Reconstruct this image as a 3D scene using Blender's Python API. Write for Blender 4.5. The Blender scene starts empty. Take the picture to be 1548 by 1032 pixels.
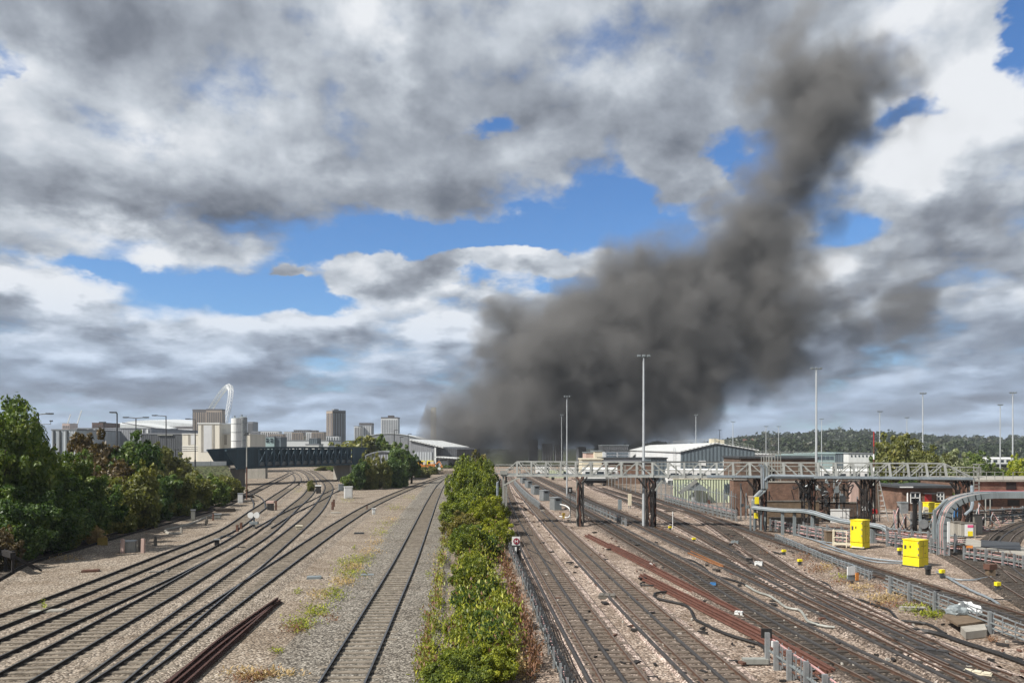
import bpy, bmesh, math, random
import numpy as np
from mathutils import Vector, Matrix
rad = math.radians
S = bpy.context.scene
COL = S.collection
PI = math.pi
# ------------------------------------------------------------------ camera
FPX, CX, CY, CAMZ = 1160.0, 774.0, 677.0, 7.9
cam_d = bpy.data.cameras.new('camera'); cam = bpy.data.objects.new('camera', cam_d); COL.objects.link(cam)
cam.location = (0, 0, CAMZ); cam.rotation_euler = (rad(90), 0, 0)
cam_d.sensor_width = 36; cam_d.lens = 36 * FPX / 1548.0
cam_d.shift_y = (CY - 516) / 1548.0
cam_d.clip_start = 0.5; cam_d.clip_end = 20000
S.camera = cam
S.render.resolution_x, S.render.resolution_y = 1024, 682
# ------------------------------------------------------------------ light
SUN_TO = Vector((-0.86, -0.50, 1.02)).normalized()
SUN_EL = math.asin(SUN_TO.z); SUN_ROT = math.atan2(SUN_TO.x, SUN_TO.y)
sun_d = bpy.data.lights.new('sun', 'SUN'); sun_d.energy = 5.0; sun_d.angle = rad(0.5); sun_d.color = (1.0, 0.955, 0.88)
sun = bpy.data.objects.new('sun', sun_d); COL.objects.link(sun)
sun.rotation_euler = (-SUN_TO).to_track_quat('-Z', 'Y').to_euler(); sun.location = (-200, -100, 250)
vs = S.view_settings
vs.view_transform = 'Standard'; vs.look = 'None'; vs.gamma = 1; vs.exposure = 0.65; vs.use_curve_mapping = False
cy = S.cycles
cy.use_denoising = True
try: cy.denoiser = 'OPENIMAGEDENOISE'
except Exception: pass
cy.use_adaptive_sampling = True; cy.adaptive_threshold = 0.02
cy.max_bounces = 6; cy.diffuse_bounces = 3; cy.glossy_bounces = 2; cy.transmission_bounces = 3; cy.transparent_max_bounces = 8; cy.volume_bounces = 0
cy.volume_step_rate = 0.28; cy.volume_max_steps = 256
cy.sample_clamp_indirect = 4
# ------------------------------------------------------------------ pixel to place helpers (photograph pixels, ground or known distance)
def G(px, py, z=0.0):
    Y = FPX * (CAMZ - z) / (py - CY)
    return Vector(((px - CX) * Y / FPX, Y, z))
def W(px, py, Y): return Vector(((px - CX) * Y / FPX, Y, CAMZ - (py - CY) * Y / FPX))
def XA(px, Y): return (px - CX) * Y / FPX
def ZA(py, Y): return CAMZ - (py - CY) * Y / FPX
# ------------------------------------------------------------------ node helpers
class NT:
    def __init__(s, tree): s.t = tree; s.n = tree.nodes; s.l = tree.links
    def node(s, typ, props=None, **ins):
        nd = s.n.new(typ)
        for k, v in (props or {}).items(): setattr(nd, k, v)
        for k, v in ins.items():
            key = int(k[1:]) if k[0] == 'i' and k[1:].isdigit() else k.replace('_', ' ')
            s.set(nd.inputs[key], v)
        return nd
    def set(s, sock, v):
        if isinstance(v, bpy.types.NodeSocket): s.l.new(v, sock)
        elif v is not None:
            if sock.type == 'RGBA' and len(v) == 3: v = (*v, 1)
            sock.default_value = v
    def m(s, op, a, b=0.0, c=None, clamp=False):
        nd = s.n.new('ShaderNodeMath'); nd.operation = op; nd.use_clamp = clamp
        s.set(nd.inputs[0], a); s.set(nd.inputs[1], b)
        if c is not None: s.set(nd.inputs[2], c)
        return nd.outputs[0]
    def v(s, op, a, b=None):
        nd = s.n.new('ShaderNodeVectorMath'); nd.operation = op
        s.set(nd.inputs[0], a)
        if b is not None: s.set(nd.inputs[1], b)
        return nd.outputs['Value'] if op in ('DOT_PRODUCT', 'LENGTH', 'DISTANCE') else nd.outputs[0]
    def xyz(s, x, y, z=0.0): return s.node('ShaderNodeCombineXYZ', None, X=x, Y=y, Z=z).outputs[0]
    def noise(s, vec, scale, detail=4, rough=0.55, dist=0.0):
        return s.node('ShaderNodeTexNoise', None, Vector=vec, Scale=scale, Detail=detail, Roughness=rough, Distortion=dist)
    def smooth(s, x, a, b, lo=0.0, hi=1.0):
        nd = s.n.new('ShaderNodeMapRange'); nd.interpolation_type = 'SMOOTHSTEP'
        s.set(nd.inputs[0], x); nd.inputs[1].default_value = a; nd.inputs[2].default_value = b; nd.inputs[3].default_value = lo; nd.inputs[4].default_value = hi
        return nd.outputs[0]
    def ramp(s, fac, stops, interp='LINEAR'):
        nd = s.n.new('ShaderNodeValToRGB'); cr = nd.color_ramp; cr.interpolation = interp
        while len(cr.elements) < len(stops): cr.elements.new(0.5)
        for e, (p, c) in zip(cr.elements, stops): e.position = p; e.color = (*c, 1)
        s.set(nd.inputs[0], fac); return nd.outputs[0]
    def mix(s, f, a, b, mode='MIX'):
        nd = s.n.new('ShaderNodeMix'); nd.data_type = 'RGBA'; nd.blend_type = mode
        s.set(nd.inputs[0], f); s.set(nd.inputs[6], a); s.set(nd.inputs[7], b); return nd.outputs[2]
    def blobs(s, P, items):
        """sum of soft ellipses (centre, radii, weight) around points of a coordinate P"""
        tot = None
        for c, r, w in items:
            d = s.v('MULTIPLY', s.v('SUBTRACT', P, c), tuple(1.0 / q if q else 0.0 for q in r))
            g = s.m('MULTIPLY', s.m('POWER', 0.3679, s.v('DOT_PRODUCT', d, d)), w)
            tot = g if tot is None else s.m('ADD', tot, g)
        return tot
# ------------------------------------------------------------------ sky: Nishita blue with a broken deck of cumulus above it
world = bpy.data.worlds.new('World'); S.world = world; world.use_nodes = True
def build_sky():
    t = NT(world.node_tree); t.n.clear()
    out = t.node('ShaderNodeOutputWorld')
    sky = t.node('ShaderNodeTexSky', dict(sky_type='NISHITA', sun_disc=False, sun_elevation=SUN_EL, sun_rotation=SUN_ROT, altitude=50, air_density=1.0, dust_density=0.6, ozone_density=2.0))
    D = t.node('ShaderNodeTexCoord').outputs['Generated']
    sep = t.node('ShaderNodeSeparateXYZ', None, i0=D)
    az = t.m('ARCTAN2', sep.outputs[0], sep.outputs[1]); el = t.m('ARCSINE', sep.outputs[2])
    P = t.xyz(az, el)
    def sk(px, py):
        a = math.atan((px - CX) / FPX); return (a, math.atan((CY - py) / FPX * math.cos(a)), 0)
    def B(px, py, rx, ry, w): return (sk(px, py), (rx / FPX, ry / FPX, 0), w)
    w1 = t.noise(t.v('MULTIPLY', P, (1, 1.5, 1)), 7.0, 5, 0.62)
    wv = t.v('MULTIPLY', t.v('SUBTRACT', w1.outputs['Color'], (0.5, 0.5, 0.5)), (0.16, 0.10, 0))
    Pw = t.v('ADD', P, wv)
    gaps = [B(368, 436, 108, 34, -1.2), B(470, 452, 60, 20, -0.9), B(612, 352, 120, 32, -1.2), B(720, 352, 90, 34, -0.8), B(705, 425, 60, 24, -1.0), B(820, 350, 80, 30, -1.0), B(845, 425, 60, 22, -1.0), B(935, 302, 72, 40, -1.15), B(470, 390, 60, 22, -0.7),
            B(1130, 243, 46, 44, -1.15), B(1388, 176, 52, 17, -0.85), B(1548, 40, 22, 56, -1.1), B(1292, 352, 42, 24, -0.8), B(735, 205, 26, 14, -0.6), B(165, 402, 80, 11, -0.75), B(8, 95, 12, 46, -0.5), B(1010, 345, 60, 30, -0.8),
            B(770, 390, 80, 17, 1.9), B(585, 412, 92, 22, 1.9), B(430, 412, 20, 7, 0.9), B(1145, 222, 26, 11, 0.8), B(1060, 270, 40, 20, 0.6)]
    cov = t.m('ADD', t.blobs(Pw, gaps), 0.58)
    zl = t.m('MULTIPLY', t.m('LOGARITHM', t.m('ADD', t.m('MAXIMUM', sep.outputs[2], 0.0), 0.17), 2.71828), 0.74)
    Dq = t.xyz(sep.outputs[0], sep.outputs[1], zl)
    Dn = t.v('MULTIPLY', Dq, (1, 1, 1.0))
    n1 = t.noise(Dn, 5.0, 9, 0.56, 0.15).outputs[0]
    Ds = t.v('ADD', Dn, (-0.022, 0.0, 0.040))
    n1s = t.noise(Ds, 5.0, 5, 0.55, 0.15).outputs[0]
    n2 = t.noise(t.v('ADD', Dn, (3.1, 1.7, 5.3)), 2.4, 6, 0.55, 0.3).outputs[0]
    n3 = t.noise(t.v('MULTIPLY', Dq, (1, 1, 1.3)), 17.0, 6, 0.58, 0.1).outputs[0]
    wp = t.v('ADD', t.v('MULTIPLY', Dq, (1, 1, 1.0)), t.v('MULTIPLY', t.v('SUBTRACT', t.noise(Dn, 13.0, 4, 0.6).outputs['Color'], (.5, .5, .5)), (.10, .10, .10)))
    def puff(vec, sc):
        return t.node('ShaderNodeTexVoronoi', dict(feature='SMOOTH_F1'), Vector=vec, Scale=sc, Smoothness=0.55, Detail=1.0, Roughness=0.5, Lacunarity=2.3).outputs['Distance']
    p1 = puff(wp, 8.0); p1s = puff(t.v('ADD', wp, (-0.018, 0, 0.034)), 8.0)
    prel = t.m('SUBTRACT', p1s, p1)
    dens_raw = t.m('ADD', t.m('MULTIPLY', t.m('SUBTRACT', 0.64, p1), 0.55), cov); dens_raw = t.m('ADD', dens_raw, t.m('ADD', t.m('MULTIPLY', t.m('SUBTRACT', n1, 0.5), 1.1), t.m('MULTIPLY', t.m('SUBTRACT', n3, 0.5), 0.66)))
    dens = t.smooth(dens_raw, -0.06, 0.44)
    lights = [B(60, 140, 100, 70, 0.26), B(20, 90, 50, 40, 0.14), B(228, 195, 30, 30, 0.30), B(345, 130, 85, 75, 0.20), B(320, 165, 40, 50, .12), B(560, 20, 70, 46, 0.30), B(590, 100, 26, 60, 0.16), B(110, 343, 150, 20, 0.34),
              B(190, 368, 70, 18, 0.26), B(1455, 190, 100, 60, 0.40), B(1400, 262, 66, 38, 0.40), B(1520, 130, 60, 60, 0.34), B(70, 425, 130, 30, 0.40), B(240, 408, 46, 34, 0.28), B(110, 470, 160, 20, 0.12), B(540, 490, 170, 30, 0.30), B(660, 468, 120, 22, 0.32), B(330, 480, 90, 20, .16), B(484, 556, 24, 11, 0.42),
              B(790, 30, 80, 50, 0.16), B(905, 40, 60, 50, 0.22), B(860, 110, 80, 20, .1), B(1400, 20, 80, 46, 0.24), B(1360, 70, 50, 40, .15), B(770, 382, 85, 16, 0.34), B(585, 402, 100, 18, 0.22), B(300, 640, 150, 12, 0.16), B(800, 436, 60, 26, 0.36), B(1470, 618, 30, 9, 0.34), B(1510, 625, 30, 8, 0.2), B(1100, 630, 90, 20, 0.12), B(1200, 600, 60, 20, 0.10),
              B(200, 612, 240, 9, 0.18), B(560, 645, 120, 12, 0.18), B(300, 530, 70, 26, 0.14), B(400, 505, 90, 26, .10), B(40, 505, 60, 9, .2), B(790, 270, 90, 26, .10),
              B(150, 30, 150, 55, -0.22), B(650, 225, 95, 85, -0.20), B(385, 335, 180, 45, -0.26), B(60, 295, 180, 26, -0.20), B(640, 300, 120, 36, -0.12), B(1000, 160, 240, 70, -0.16), B(900, 205, 120, 36, -0.12), B(530, 90, 60, 60, -.06),
              B(1450, 370, 180, 60, -0.20), B(210, 500, 120, 20, -0.20), B(350, 585, 480, 22, -0.16), B(80, 570, 260, 20, -0.12), B(1350, 600, 420, 40, -0.14), B(1300, 520, 300, 60, -0.14), B(600, 585, 200, 26, -0.10), B(1140, 80, 180, 80, -0.08), B(1480, 500, 120, 50, -.06)]
    rel = t.m('ADD', t.m('MULTIPLY', t.m('SUBTRACT', n1, n1s), 1.45), t.m('MULTIPLY', t.m('SUBTRACT', n3, 0.5), 0.26))
    puffy = t.smooth(el, 0.10, 0.40, 1.25, 0.34)
    rel = t.m('ADD', rel, t.m('MULTIPLY', prel, puffy))
    rel = t.m('MULTIPLY', rel, t.smooth(el, 0.02, 0.17, 0.70, 1.0))
    thick = t.smooth(dens_raw, 0.15, 0.85)
    b = t.m('ADD', t.m('ADD', t.blobs(Pw, lights), 0.54), t.m('ADD', rel, t.m('MULTIPLY', t.m('SUBTRACT', n2, 0.5), 0.20)))
    b = t.m('ADD', b, t.m('MULTIPLY', t.m('SUBTRACT', 1.0, thick), 0.05))
    colr = t.ramp(b, [(0.0, (0.10, 0.118, 0.155)), (0.25, (0.20, 0.224, 0.268)), (0.5, (0.35, 0.387, 0.442)), (0.75, (0.57, 0.615, 0.675)), (1.0, (0.84, 0.865, 0.90))])
    low = t.smooth(el, 0.02, 0.22, 1.0, 0.0)
    colr = t.mix(t.m('MULTIPLY', low, 0.9), colr, t.mix(1.0, colr, (0.60, 0.77, 1.0), 'MULTIPLY'))
    haze = t.smooth(el, -0.01, 0.06, 0.6, 0.0)
    colr = t.mix(haze, colr, (0.42, 0.50, 0.60))
    # clear air between the clouds
    blue = t.mix(1.0, sky.outputs[0], (0.52, 0.92, 1.34), 'MULTIPLY')
    blue = t.mix(t.smooth(el, 0.08, 0.50, 0.40, 0.0), blue, t.mix(1.0, blue, (1.55, 1.22, 1.04), 'MULTIPLY'))
    bg1 = t.node('ShaderNodeBackground', None, Color=blue, Strength=0.0685)
    bg2 = t.node('ShaderNodeBackground', None, Color=colr, Strength=0.64)
    mx = t.node('ShaderNodeMixShader', None, i0=dens, i1=bg1.outputs[0], i2=bg2.outputs[0])
    t.l.new(mx.outputs[0], out.inputs[0])
    world.cycles.sampling_method = 'MANUAL'; world.cycles.sample_map_resolution = 512
build_sky()
# ------------------------------------------------------------------ materials
MATS = {}
ALB = 0.84                                                         # one reflectance trim for every surface
def newmat(name):
    m = bpy.data.materials.new(name); m.use_nodes = True; t = NT(m.node_tree); t.n.clear()
    o = t.node('ShaderNodeOutputMaterial'); p = t.node('ShaderNodeBsdfPrincipled'); t.l.new(p.outputs[0], o.inputs[0]); MATS[name] = m
    return m, t, p, o
def pos(t): return t.node('ShaderNodeNewGeometry').outputs['Position']
def plain(name, col, rough=0.6, metal=0.0, var=0.25, scale=1.5, streak=False, spec=0.4, bump=0.0, emit=None):
    """weathered paint, metal or masonry: colour broken by two sizes of noise"""
    m, t, p, o = newmat(name)
    v = pos(t)
    if streak: v = t.v('MULTIPLY', v, (1, 1, 0.15))
    a = t.noise(v, scale, 5, 0.6).outputs[0]; b = t.noise(v, scale * 9, 3, 0.6).outputs[0]
    f = t.m('ADD', t.m('MULTIPLY', a, 0.65), t.m('MULTIPLY', b, 0.35))
    col = tuple(c * ALB for c in col)
    lo = tuple(c * (1 - var * 1.3) for c in col); hi = tuple(min(1, c * (1 + var)) for c in col)
    t.set(p.inputs['Base Color'], t.ramp(f, [(0.3, lo), (0.7, hi)]))
    p.inputs['Roughness'].default_value = rough; p.inputs['Metallic'].default_value = metal; p.inputs['Specular IOR Level'].default_value = spec
    if bump:
        t.set(p.inputs['Normal'], t.node('ShaderNodeBump', None, Strength=bump, Distance=0.05, Height=b).outputs[0])
    return m
def gravel(name, cols, stone=0.075, patch=0.25, dirt=(0.12, 0.10, 0.08), dirt_amt=0.25, bump=0.9, pscale=0.35):
    """loose stone: every cell of a Voronoi its own shade, patches of fines between"""
    m, t, p, o = newmat(name)
    v = pos(t)
    vo = t.node('ShaderNodeTexVoronoi', dict(feature='F1'), Vector=v, Scale=1.0 / stone, Randomness=1.0)
    r = t.node('ShaderNodeSeparateXYZ', None, i0=vo.outputs['Color']).outputs[0]
    k = len(cols) - 1
    c = t.ramp(r, [(i / k, tuple(u * ALB for u in q)) for i, q in enumerate(cols)])
    big = t.noise(v, pscale, 6, 0.65).outputs[0]; mid = t.noise(v, 2.3, 4, 0.6).outputs[0]
    f = t.smooth(t.m('ADD', t.m('MULTIPLY', big, 0.7), t.m('MULTIPLY', mid, 0.3)), 0.62 - dirt_amt, 0.85 - dirt_amt * 0.5)
    c = t.mix(t.m('MULTIPLY', f, patch * 2), c, dirt)
    st = t.smooth(t.noise(t.v('ADD', v, (31, 17, 5)), pscale * 0.55, 5, 0.7, 0.6).outputs[0], 0.50, 0.66)
    c = t.mix(t.m('MULTIPLY', st, 0.5), c, t.mix(1.0, c, (0.46, 0.40, 0.34), 'MULTIPLY'))
    gap = t.smooth(vo.outputs['Distance'], 0.35, 0.75, 1.0, 0.35)
    c = t.mix(1.0, c, t.xyz(gap, gap, gap), 'MULTIPLY')
    t.set(p.inputs['Base Color'], c); p.inputs['Roughness'].default_value = 0.95; p.inputs['Specular IOR Level'].default_value = 0.2
    h = t.m('SUBTRACT', 1.0, vo.outputs['Distance'])
    t.set(p.inputs['Normal'], t.node('ShaderNodeBump', None, Strength=bump, Distance=0.04, Height=h).outputs[0])
    return m
def leafmat(name, cols, trans=0.35, gain=1.9):
    m, t, p, o = newmat(name)
    t.n.remove(p)
    g = t.node('ShaderNodeNewGeometry'); oi = t.node('ShaderNodeObjectInfo')
    n = t.noise(t.v('ADD', t.node('ShaderNodeTexCoord').outputs['Object'], oi.outputs['Location']), 2.2, 3, 0.6).outputs[0]
    f = t.m('ADD', t.m('MULTIPLY', g.outputs['Random Per Island'], 0.5), t.m('MULTIPLY', t.smooth(n, 0.3, 0.7), 0.5))
    k = len(cols) - 1
    c = t.ramp(f, [(i / k, tuple(min(.9, u * gain * ALB) for u in q)) for i, q in enumerate(cols)])
    d = t.node('ShaderNodeBsdfDiffuse', None, Color=c); tr = t.node('ShaderNodeBsdfTranslucent', None, Color=t.mix(1.0, c, (1.15, 1.2, 0.6), 'MULTIPLY'))
    gl = t.node('ShaderNodeBsdfGlossy', None, Color=(0.5, 0.5, 0.5), Roughness=0.5)
    a = t.node('ShaderNodeMixShader', None, i0=trans, i1=d.outputs[0], i2=tr.outputs[0])
    b = t.node('ShaderNodeMixShader', None, i0=0.05, i1=a.outputs[0], i2=gl.outputs[0])
    t.l.new(b.outputs[0], o.inputs[0])
    return m
def cladding(name, col, pitch=0.35, horiz=False, var=0.12, rough=0.5):
    m, t, p, o = newmat(name); col = tuple(c * ALB for c in col)
    s = t.node('ShaderNodeSeparateXYZ', None, i0=pos(t))
    q = s.outputs[2] if horiz else t.m('ADD', s.outputs[0], s.outputs[1])
    w = t.m('SINE', t.m('MULTIPLY', q, 2 * PI / pitch))
    n = t.noise(t.v('MULTIPLY', pos(t), (1, 1, 0.2)), 0.6, 5, 0.6).outputs[0]
    t.set(p.inputs['Base Color'], t.ramp(t.m('ADD', n, t.m('MULTIPLY', w, 0.04)), [(0.3, tuple(c * (1 - var * 1.5) for c in col)), (0.7, tuple(min(1, c * (1 + var)) for c in col))]))
    p.inputs['Roughness'].default_value = rough
    t.set(p.inputs['Normal'], t.node('ShaderNodeBump', None, Strength=0.8, Distance=0.06, Height=w).outputs[0])
    return m
def brickmat(name, c1, c2, mortar, scale=1.0):
    m, t, p, o = newmat(name)
    s = t.node('ShaderNodeSeparateXYZ', None, i0=pos(t))
    uv = t.xyz(t.m('ADD', s.outputs[0], s.outputs[1]), s.outputs[2], 0.0)
    b = t.node('ShaderNodeTexBrick', None, Vector=uv, Color1=c1, Color2=c2, Mortar=mortar, Scale=scale, Mortar_Size=0.012, Brick_Width=0.24, Row_Height=0.085)
    n = t.noise(pos(t), 0.9, 5, 0.65).outputs[0]
    c = t.mix(1.0, b.outputs[0], t.ramp(n, [(0.3, (0.45, 0.42, 0.40)), (0.65, (1.1, 1.05, 1.0))]), 'MULTIPLY')
    t.set(p.inputs['Base Color'], c); p.inputs['Roughness'].default_value = 0.9
    return m
def glassmat(name, col=(0.03, 0.04, 0.05)):
    m = plain(name, col, 0.12, 0.0, 0.3, 0.3, spec=0.8); return m
# surface palette
SLEEP = plain('sleeper_concrete', (0.215, 0.182, 0.142), 0.9, var=0.5, scale=3.0, bump=0.4)
SLEEPM = plain('sleeper_worn_timber', (0.15, 0.118, 0.092), 0.9, var=0.4, scale=3.0, bump=0.4)
SLEEPD = plain('sleeper_timber', (0.060, 0.049, 0.040), 0.9, var=0.4, scale=3.0, bump=0.4)
RAILM = plain('rail_rust_dark', (0.022, 0.017, 0.015), 0.75, var=0.4, scale=2.0)
RAILB = plain('rail_rust_brown', (0.095, 0.054, 0.037), 0.8, var=0.4, scale=2.0)
RAILT = plain('rail_running_steel', (0.16, 0.155, 0.15), 0.38, 0.7, var=0.3, scale=2.5)
RAILTB = plain('rail_running_brown', (0.20, 0.155, 0.125), 0.5, 0.4, var=0.4, scale=2.5)
CONDM = plain('conductor_grey', (0.055, 0.052, 0.052), 0.6, 0.2, var=0.3, scale=1.6)
REDRAILD = plain('spare_rail_dark_rust', (0.060, 0.026, 0.020), 0.85, var=0.35, scale=2.2, bump=0.3)
REDRAIL = plain('spare_rail_red_rust', (0.125, 0.052, 0.036), 0.85, var=0.35, scale=2.2, bump=0.3)
BAL_L = gravel('ballast_tan', [(0.14, 0.115, 0.09), (0.295, 0.245, 0.193), (0.435, 0.368, 0.298), (0.64, 0.56, 0.47)], 0.085, 0.30, (0.17, 0.13, 0.095), 0.26)
BAL_G = gravel('ballast_grey', [(0.10, 0.090, 0.075), (0.21, 0.19, 0.16), (0.32, 0.29, 0.245), (0.50, 0.46, 0.40)], 0.085, 0.25)
BED_L = gravel('trackbed_tan', [(0.10, 0.082, 0.062), (0.20, 0.165, 0.128), (0.31, 0.26, 0.205), (0.48, 0.41, 0.335)], 0.08, 0.45, (0.10, 0.078, 0.056))
BAL_P = gravel('ballast_pink', [(0.20, 0.145, 0.12), (0.40, 0.305, 0.26), (0.58, 0.46, 0.40), (0.80, 0.68, 0.60)], 0.085, 0.25, (0.20, 0.145, 0.115), 0.22)
BED_M = gravel('trackbed_brown', [(0.075, 0.056, 0.044), (0.165, 0.128, 0.104), (0.275, 0.222, 0.184), (0.52, 0.43, 0.365)], 0.085, 0.4, (0.085, 0.062, 0.048))
BED_D = gravel('trackbed_oily', [(0.035, 0.028, 0.022), (0.075, 0.060, 0.048), (0.13, 0.105, 0.085), (0.30, 0.25, 0.21)], 0.08, 0.35, (0.04, 0.032, 0.026))
YARD_L = gravel('yard_stone_left', [(0.15, 0.123, 0.096), (0.31, 0.258, 0.203), (0.455, 0.385, 0.31), (0.66, 0.585, 0.49)], 0.09, 0.42, (0.21, 0.16, 0.115), 0.30)
YARD_R = gravel('yard_stone_right', [(0.20, 0.15, 0.12), (0.42, 0.325, 0.265), (0.60, 0.485, 0.40), (0.82, 0.70, 0.60)], 0.09, 0.46, (0.16, 0.115, 0.08), 0.30)
EARTH = gravel('rough_ground', [(0.09, 0.08, 0.05), (0.14, 0.13, 0.08), (0.2, 0.17, 0.11)], 0.4, 0.5, (0.06, 0.08, 0.03), 0.35, 0.4, 0.05)
GALV = plain('galvanised_steel', (0.36, 0.38, 0.39), 0.5, 0.55, var=0.25, scale=1.2)
GALVP = plain('pale_painted_steel', (0.30, 0.305, 0.28), 0.55, 0.1, var=0.3, scale=1.0, streak=True)
GREYP = plain('grey_paint', (0.22, 0.25, 0.26), 0.5, 0.1, var=0.25, scale=1.5, streak=True)
DGREY = plain('dark_grey_paint', (0.055, 0.060, 0.065), 0.55, 0.1, var=0.3)
BLACK = plain('black_rubber', (0.018, 0.017, 0.017), 0.6, var=0.4)
BLACKS = plain('sooty_steel', (0.022, 0.019, 0.018), 0.7, var=0.5, scale=3.0)
WHITE = plain('white_paint', (0.72, 0.73, 0.72), 0.5, var=0.12, scale=1.0, streak=True)
PLANTC = plain('plant_off_white', (0.70, 0.665, 0.575), 0.6, var=0.12, scale=0.3, streak=True)
CREAM = plain('cream_paint', (0.66, 0.60, 0.46), 0.55, var=0.15, scale=1.0, streak=True)
YELLOW = plain('yellow_paint', (0.82, 0.67, 0.02), 0.5, var=0.22, scale=2.2, streak=True)
ORANGE = plain('orange_paint', (0.55, 0.20, 0.04), 0.5, var=0.2)
REDP = plain('red_paint', (0.42, 0.03, 0.03), 0.5, var=0.2)
PINK = plain('pink_cable', (0.50, 0.30, 0.29), 0.55, var=0.3, scale=2)
BLUEGREY = plain('blue_grey_cable', (0.22, 0.255, 0.285), 0.5, var=0.25, scale=2)
BLUE = plain('blue_sheet', (0.06, 0.22, 0.50), 0.5, var=0.2)
TEAL = plain('bridge_dark_teal', (0.028, 0.056, 0.074), 0.5, 0.1, var=0.35, scale=0.6, streak=True)
TEALB = plain('bridge_blue_teal', (0.022, 0.050, 0.075), 0.45, 0.1, var=0.3, scale=0.8)
CONC = plain('concrete', (0.34, 0.32, 0.28), 0.9, var=0.3, scale=0.7, streak=True, bump=0.2)
CONCD = plain('stained_concrete', (0.16, 0.145, 0.125), 0.9, var=0.4, scale=0.7, streak=True, bump=0.2)
WOOD = plain('weathered_timber', (0.16, 0.115, 0.075), 0.9, var=0.35, scale=2.5, bump=0.3)
OCHRE = plain('ochre_board', (0.38, 0.26, 0.06), 0.8, var=0.3, scale=3)
BARK = plain('bark', (0.065, 0.05, 0.036), 0.95, var=0.4, scale=4, bump=0.6)
ASPH = plain('asphalt', (0.07, 0.07, 0.07), 0.9, var=0.2, scale=2)
POT = plain('insulator_white', (0.48, 0.45, 0.40), 0.5, var=0.3)
GLASS = glassmat('dark_glass')
GLASSB = glassmat('bluish_glass', (0.10, 0.13, 0.16))
BRICK = brickmat('red_brown_brick', (0.125, 0.062, 0.042), (0.185, 0.100, 0.068), (0.16, 0.125, 0.10))
BRICKD = brickmat('sooty_brick', (0.09, 0.055, 0.04), (0.13, 0.08, 0.055), (0.10, 0.085, 0.07))
CLADG = cladding('slate_cladding', (0.105, 0.135, 0.155), 0.9)
CLADW = cladding('white_cladding', (0.74, 0.76, 0.77), 0.9, var=0.06)
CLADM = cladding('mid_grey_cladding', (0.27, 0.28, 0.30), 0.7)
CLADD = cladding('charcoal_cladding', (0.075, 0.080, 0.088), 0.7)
CLADGR = cladding('pale_green_hoarding', (0.50, 0.55, 0.38), 0.4)
CLADP = cladding('pale_grey_cladding', (0.42, 0.45, 0.48), 0.9)
ROOFW = cladding('pale_roof_sheet', (0.60, 0.62, 0.62), 1.0, var=0.08)
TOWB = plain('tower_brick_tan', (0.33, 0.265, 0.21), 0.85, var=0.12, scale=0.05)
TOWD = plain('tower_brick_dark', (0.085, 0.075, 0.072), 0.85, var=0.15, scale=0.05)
TOWW = plain('tower_white', (0.60, 0.61, 0.62), 0.8, var=0.10, scale=0.05)
TOWG = plain('tower_grey', (0.22, 0.23, 0.25), 0.8, var=0.12, scale=0.05)
RUST = plain('rusty_brown', (0.12, 0.058, 0.040), 0.85, var=0.35, scale=2)
PINKB = plain('pink_render', (0.50, 0.36, 0.31), 0.85, var=0.25, scale=1, streak=True)
TEALR = plain('pale_teal_roof', (0.34, 0.45, 0.45), 0.5, var=0.15, scale=0.3)
LF_DK = leafmat('leaf_dark', [(0.008, 0.016, 0.004), (0.020, 0.042, 0.010), (0.048, 0.075, 0.018), (0.085, 0.105, 0.025)], gain=2.5)
LF_MID = leafmat('leaf_mid', [(0.014, 0.026, 0.006), (0.038, 0.062, 0.012), (0.070, 0.096, 0.018), (0.13, 0.140, 0.03)], gain=2.35)
LF_YEL = leafmat('leaf_yellow_green', [(0.035, 0.050, 0.006), (0.090, 0.120, 0.010), (0.19, 0.21, 0.014), (0.36, 0.34, 0.03)])
LF_OLV = leafmat('leaf_olive', [(0.024, 0.027, 0.008), (0.054, 0.062, 0.015), (0.095, 0.098, 0.024), (0.165, 0.148, 0.042)], gain=2.25)
LF_RED = leafmat('leaf_reddish', [(0.030, 0.024, 0.011), (0.066, 0.050, 0.022), (0.115, 0.078, 0.036), (0.12, 0.105, 0.035)], gain=1.5)
LF_PALE = leafmat('leaf_pale', [(0.05, 0.065, 0.03), (0.11, 0.13, 0.06), (0.19, 0.21, 0.11), (0.28, 0.29, 0.18)])
LF_STA = leafmat('leaf_strip_green', [(0.014, 0.022, 0.005), (0.042, 0.058, 0.010), (0.095, 0.115, 0.014), (0.20, 0.205, 0.022)], gain=2.3)
LF_STB = leafmat('leaf_strip_yellow', [(0.022, 0.030, 0.005), (0.070, 0.085, 0.010), (0.145, 0.155, 0.014), (0.27, 0.255, 0.028)], gain=2.3)
LF_STC = leafmat('leaf_strip_brown', [(0.022, 0.022, 0.008), (0.060, 0.058, 0.016), (0.115, 0.100, 0.026), (0.19, 0.15, 0.045)], gain=2.2)
LF_FAR = leafmat('leaf_far', [(0.008, 0.014, 0.007), (0.018, 0.030, 0.012), (0.035, 0.050, 0.018), (0.06, 0.072, 0.028)], 0.2, 1.15)
LF_FARB = leafmat('leaf_far_olive', [(0.014, 0.018, 0.008), (0.030, 0.036, 0.014), (0.052, 0.058, 0.022), (0.08, 0.08, 0.034)], 0.2, 0.9)
LF_DRY = leafmat('leaf_dry', [(0.16, 0.11, 0.05), (0.30, 0.21, 0.10), (0.46, 0.34, 0.17), (0.25, 0.13, 0.07)], gain=1.3)
LF_RUSSET = leafmat('leaf_russet', [(0.10, 0.05, 0.03), (0.18, 0.085, 0.05), (0.28, 0.15, 0.09), (0.15, 0.13, 0.05)], gain=1.1)
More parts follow.
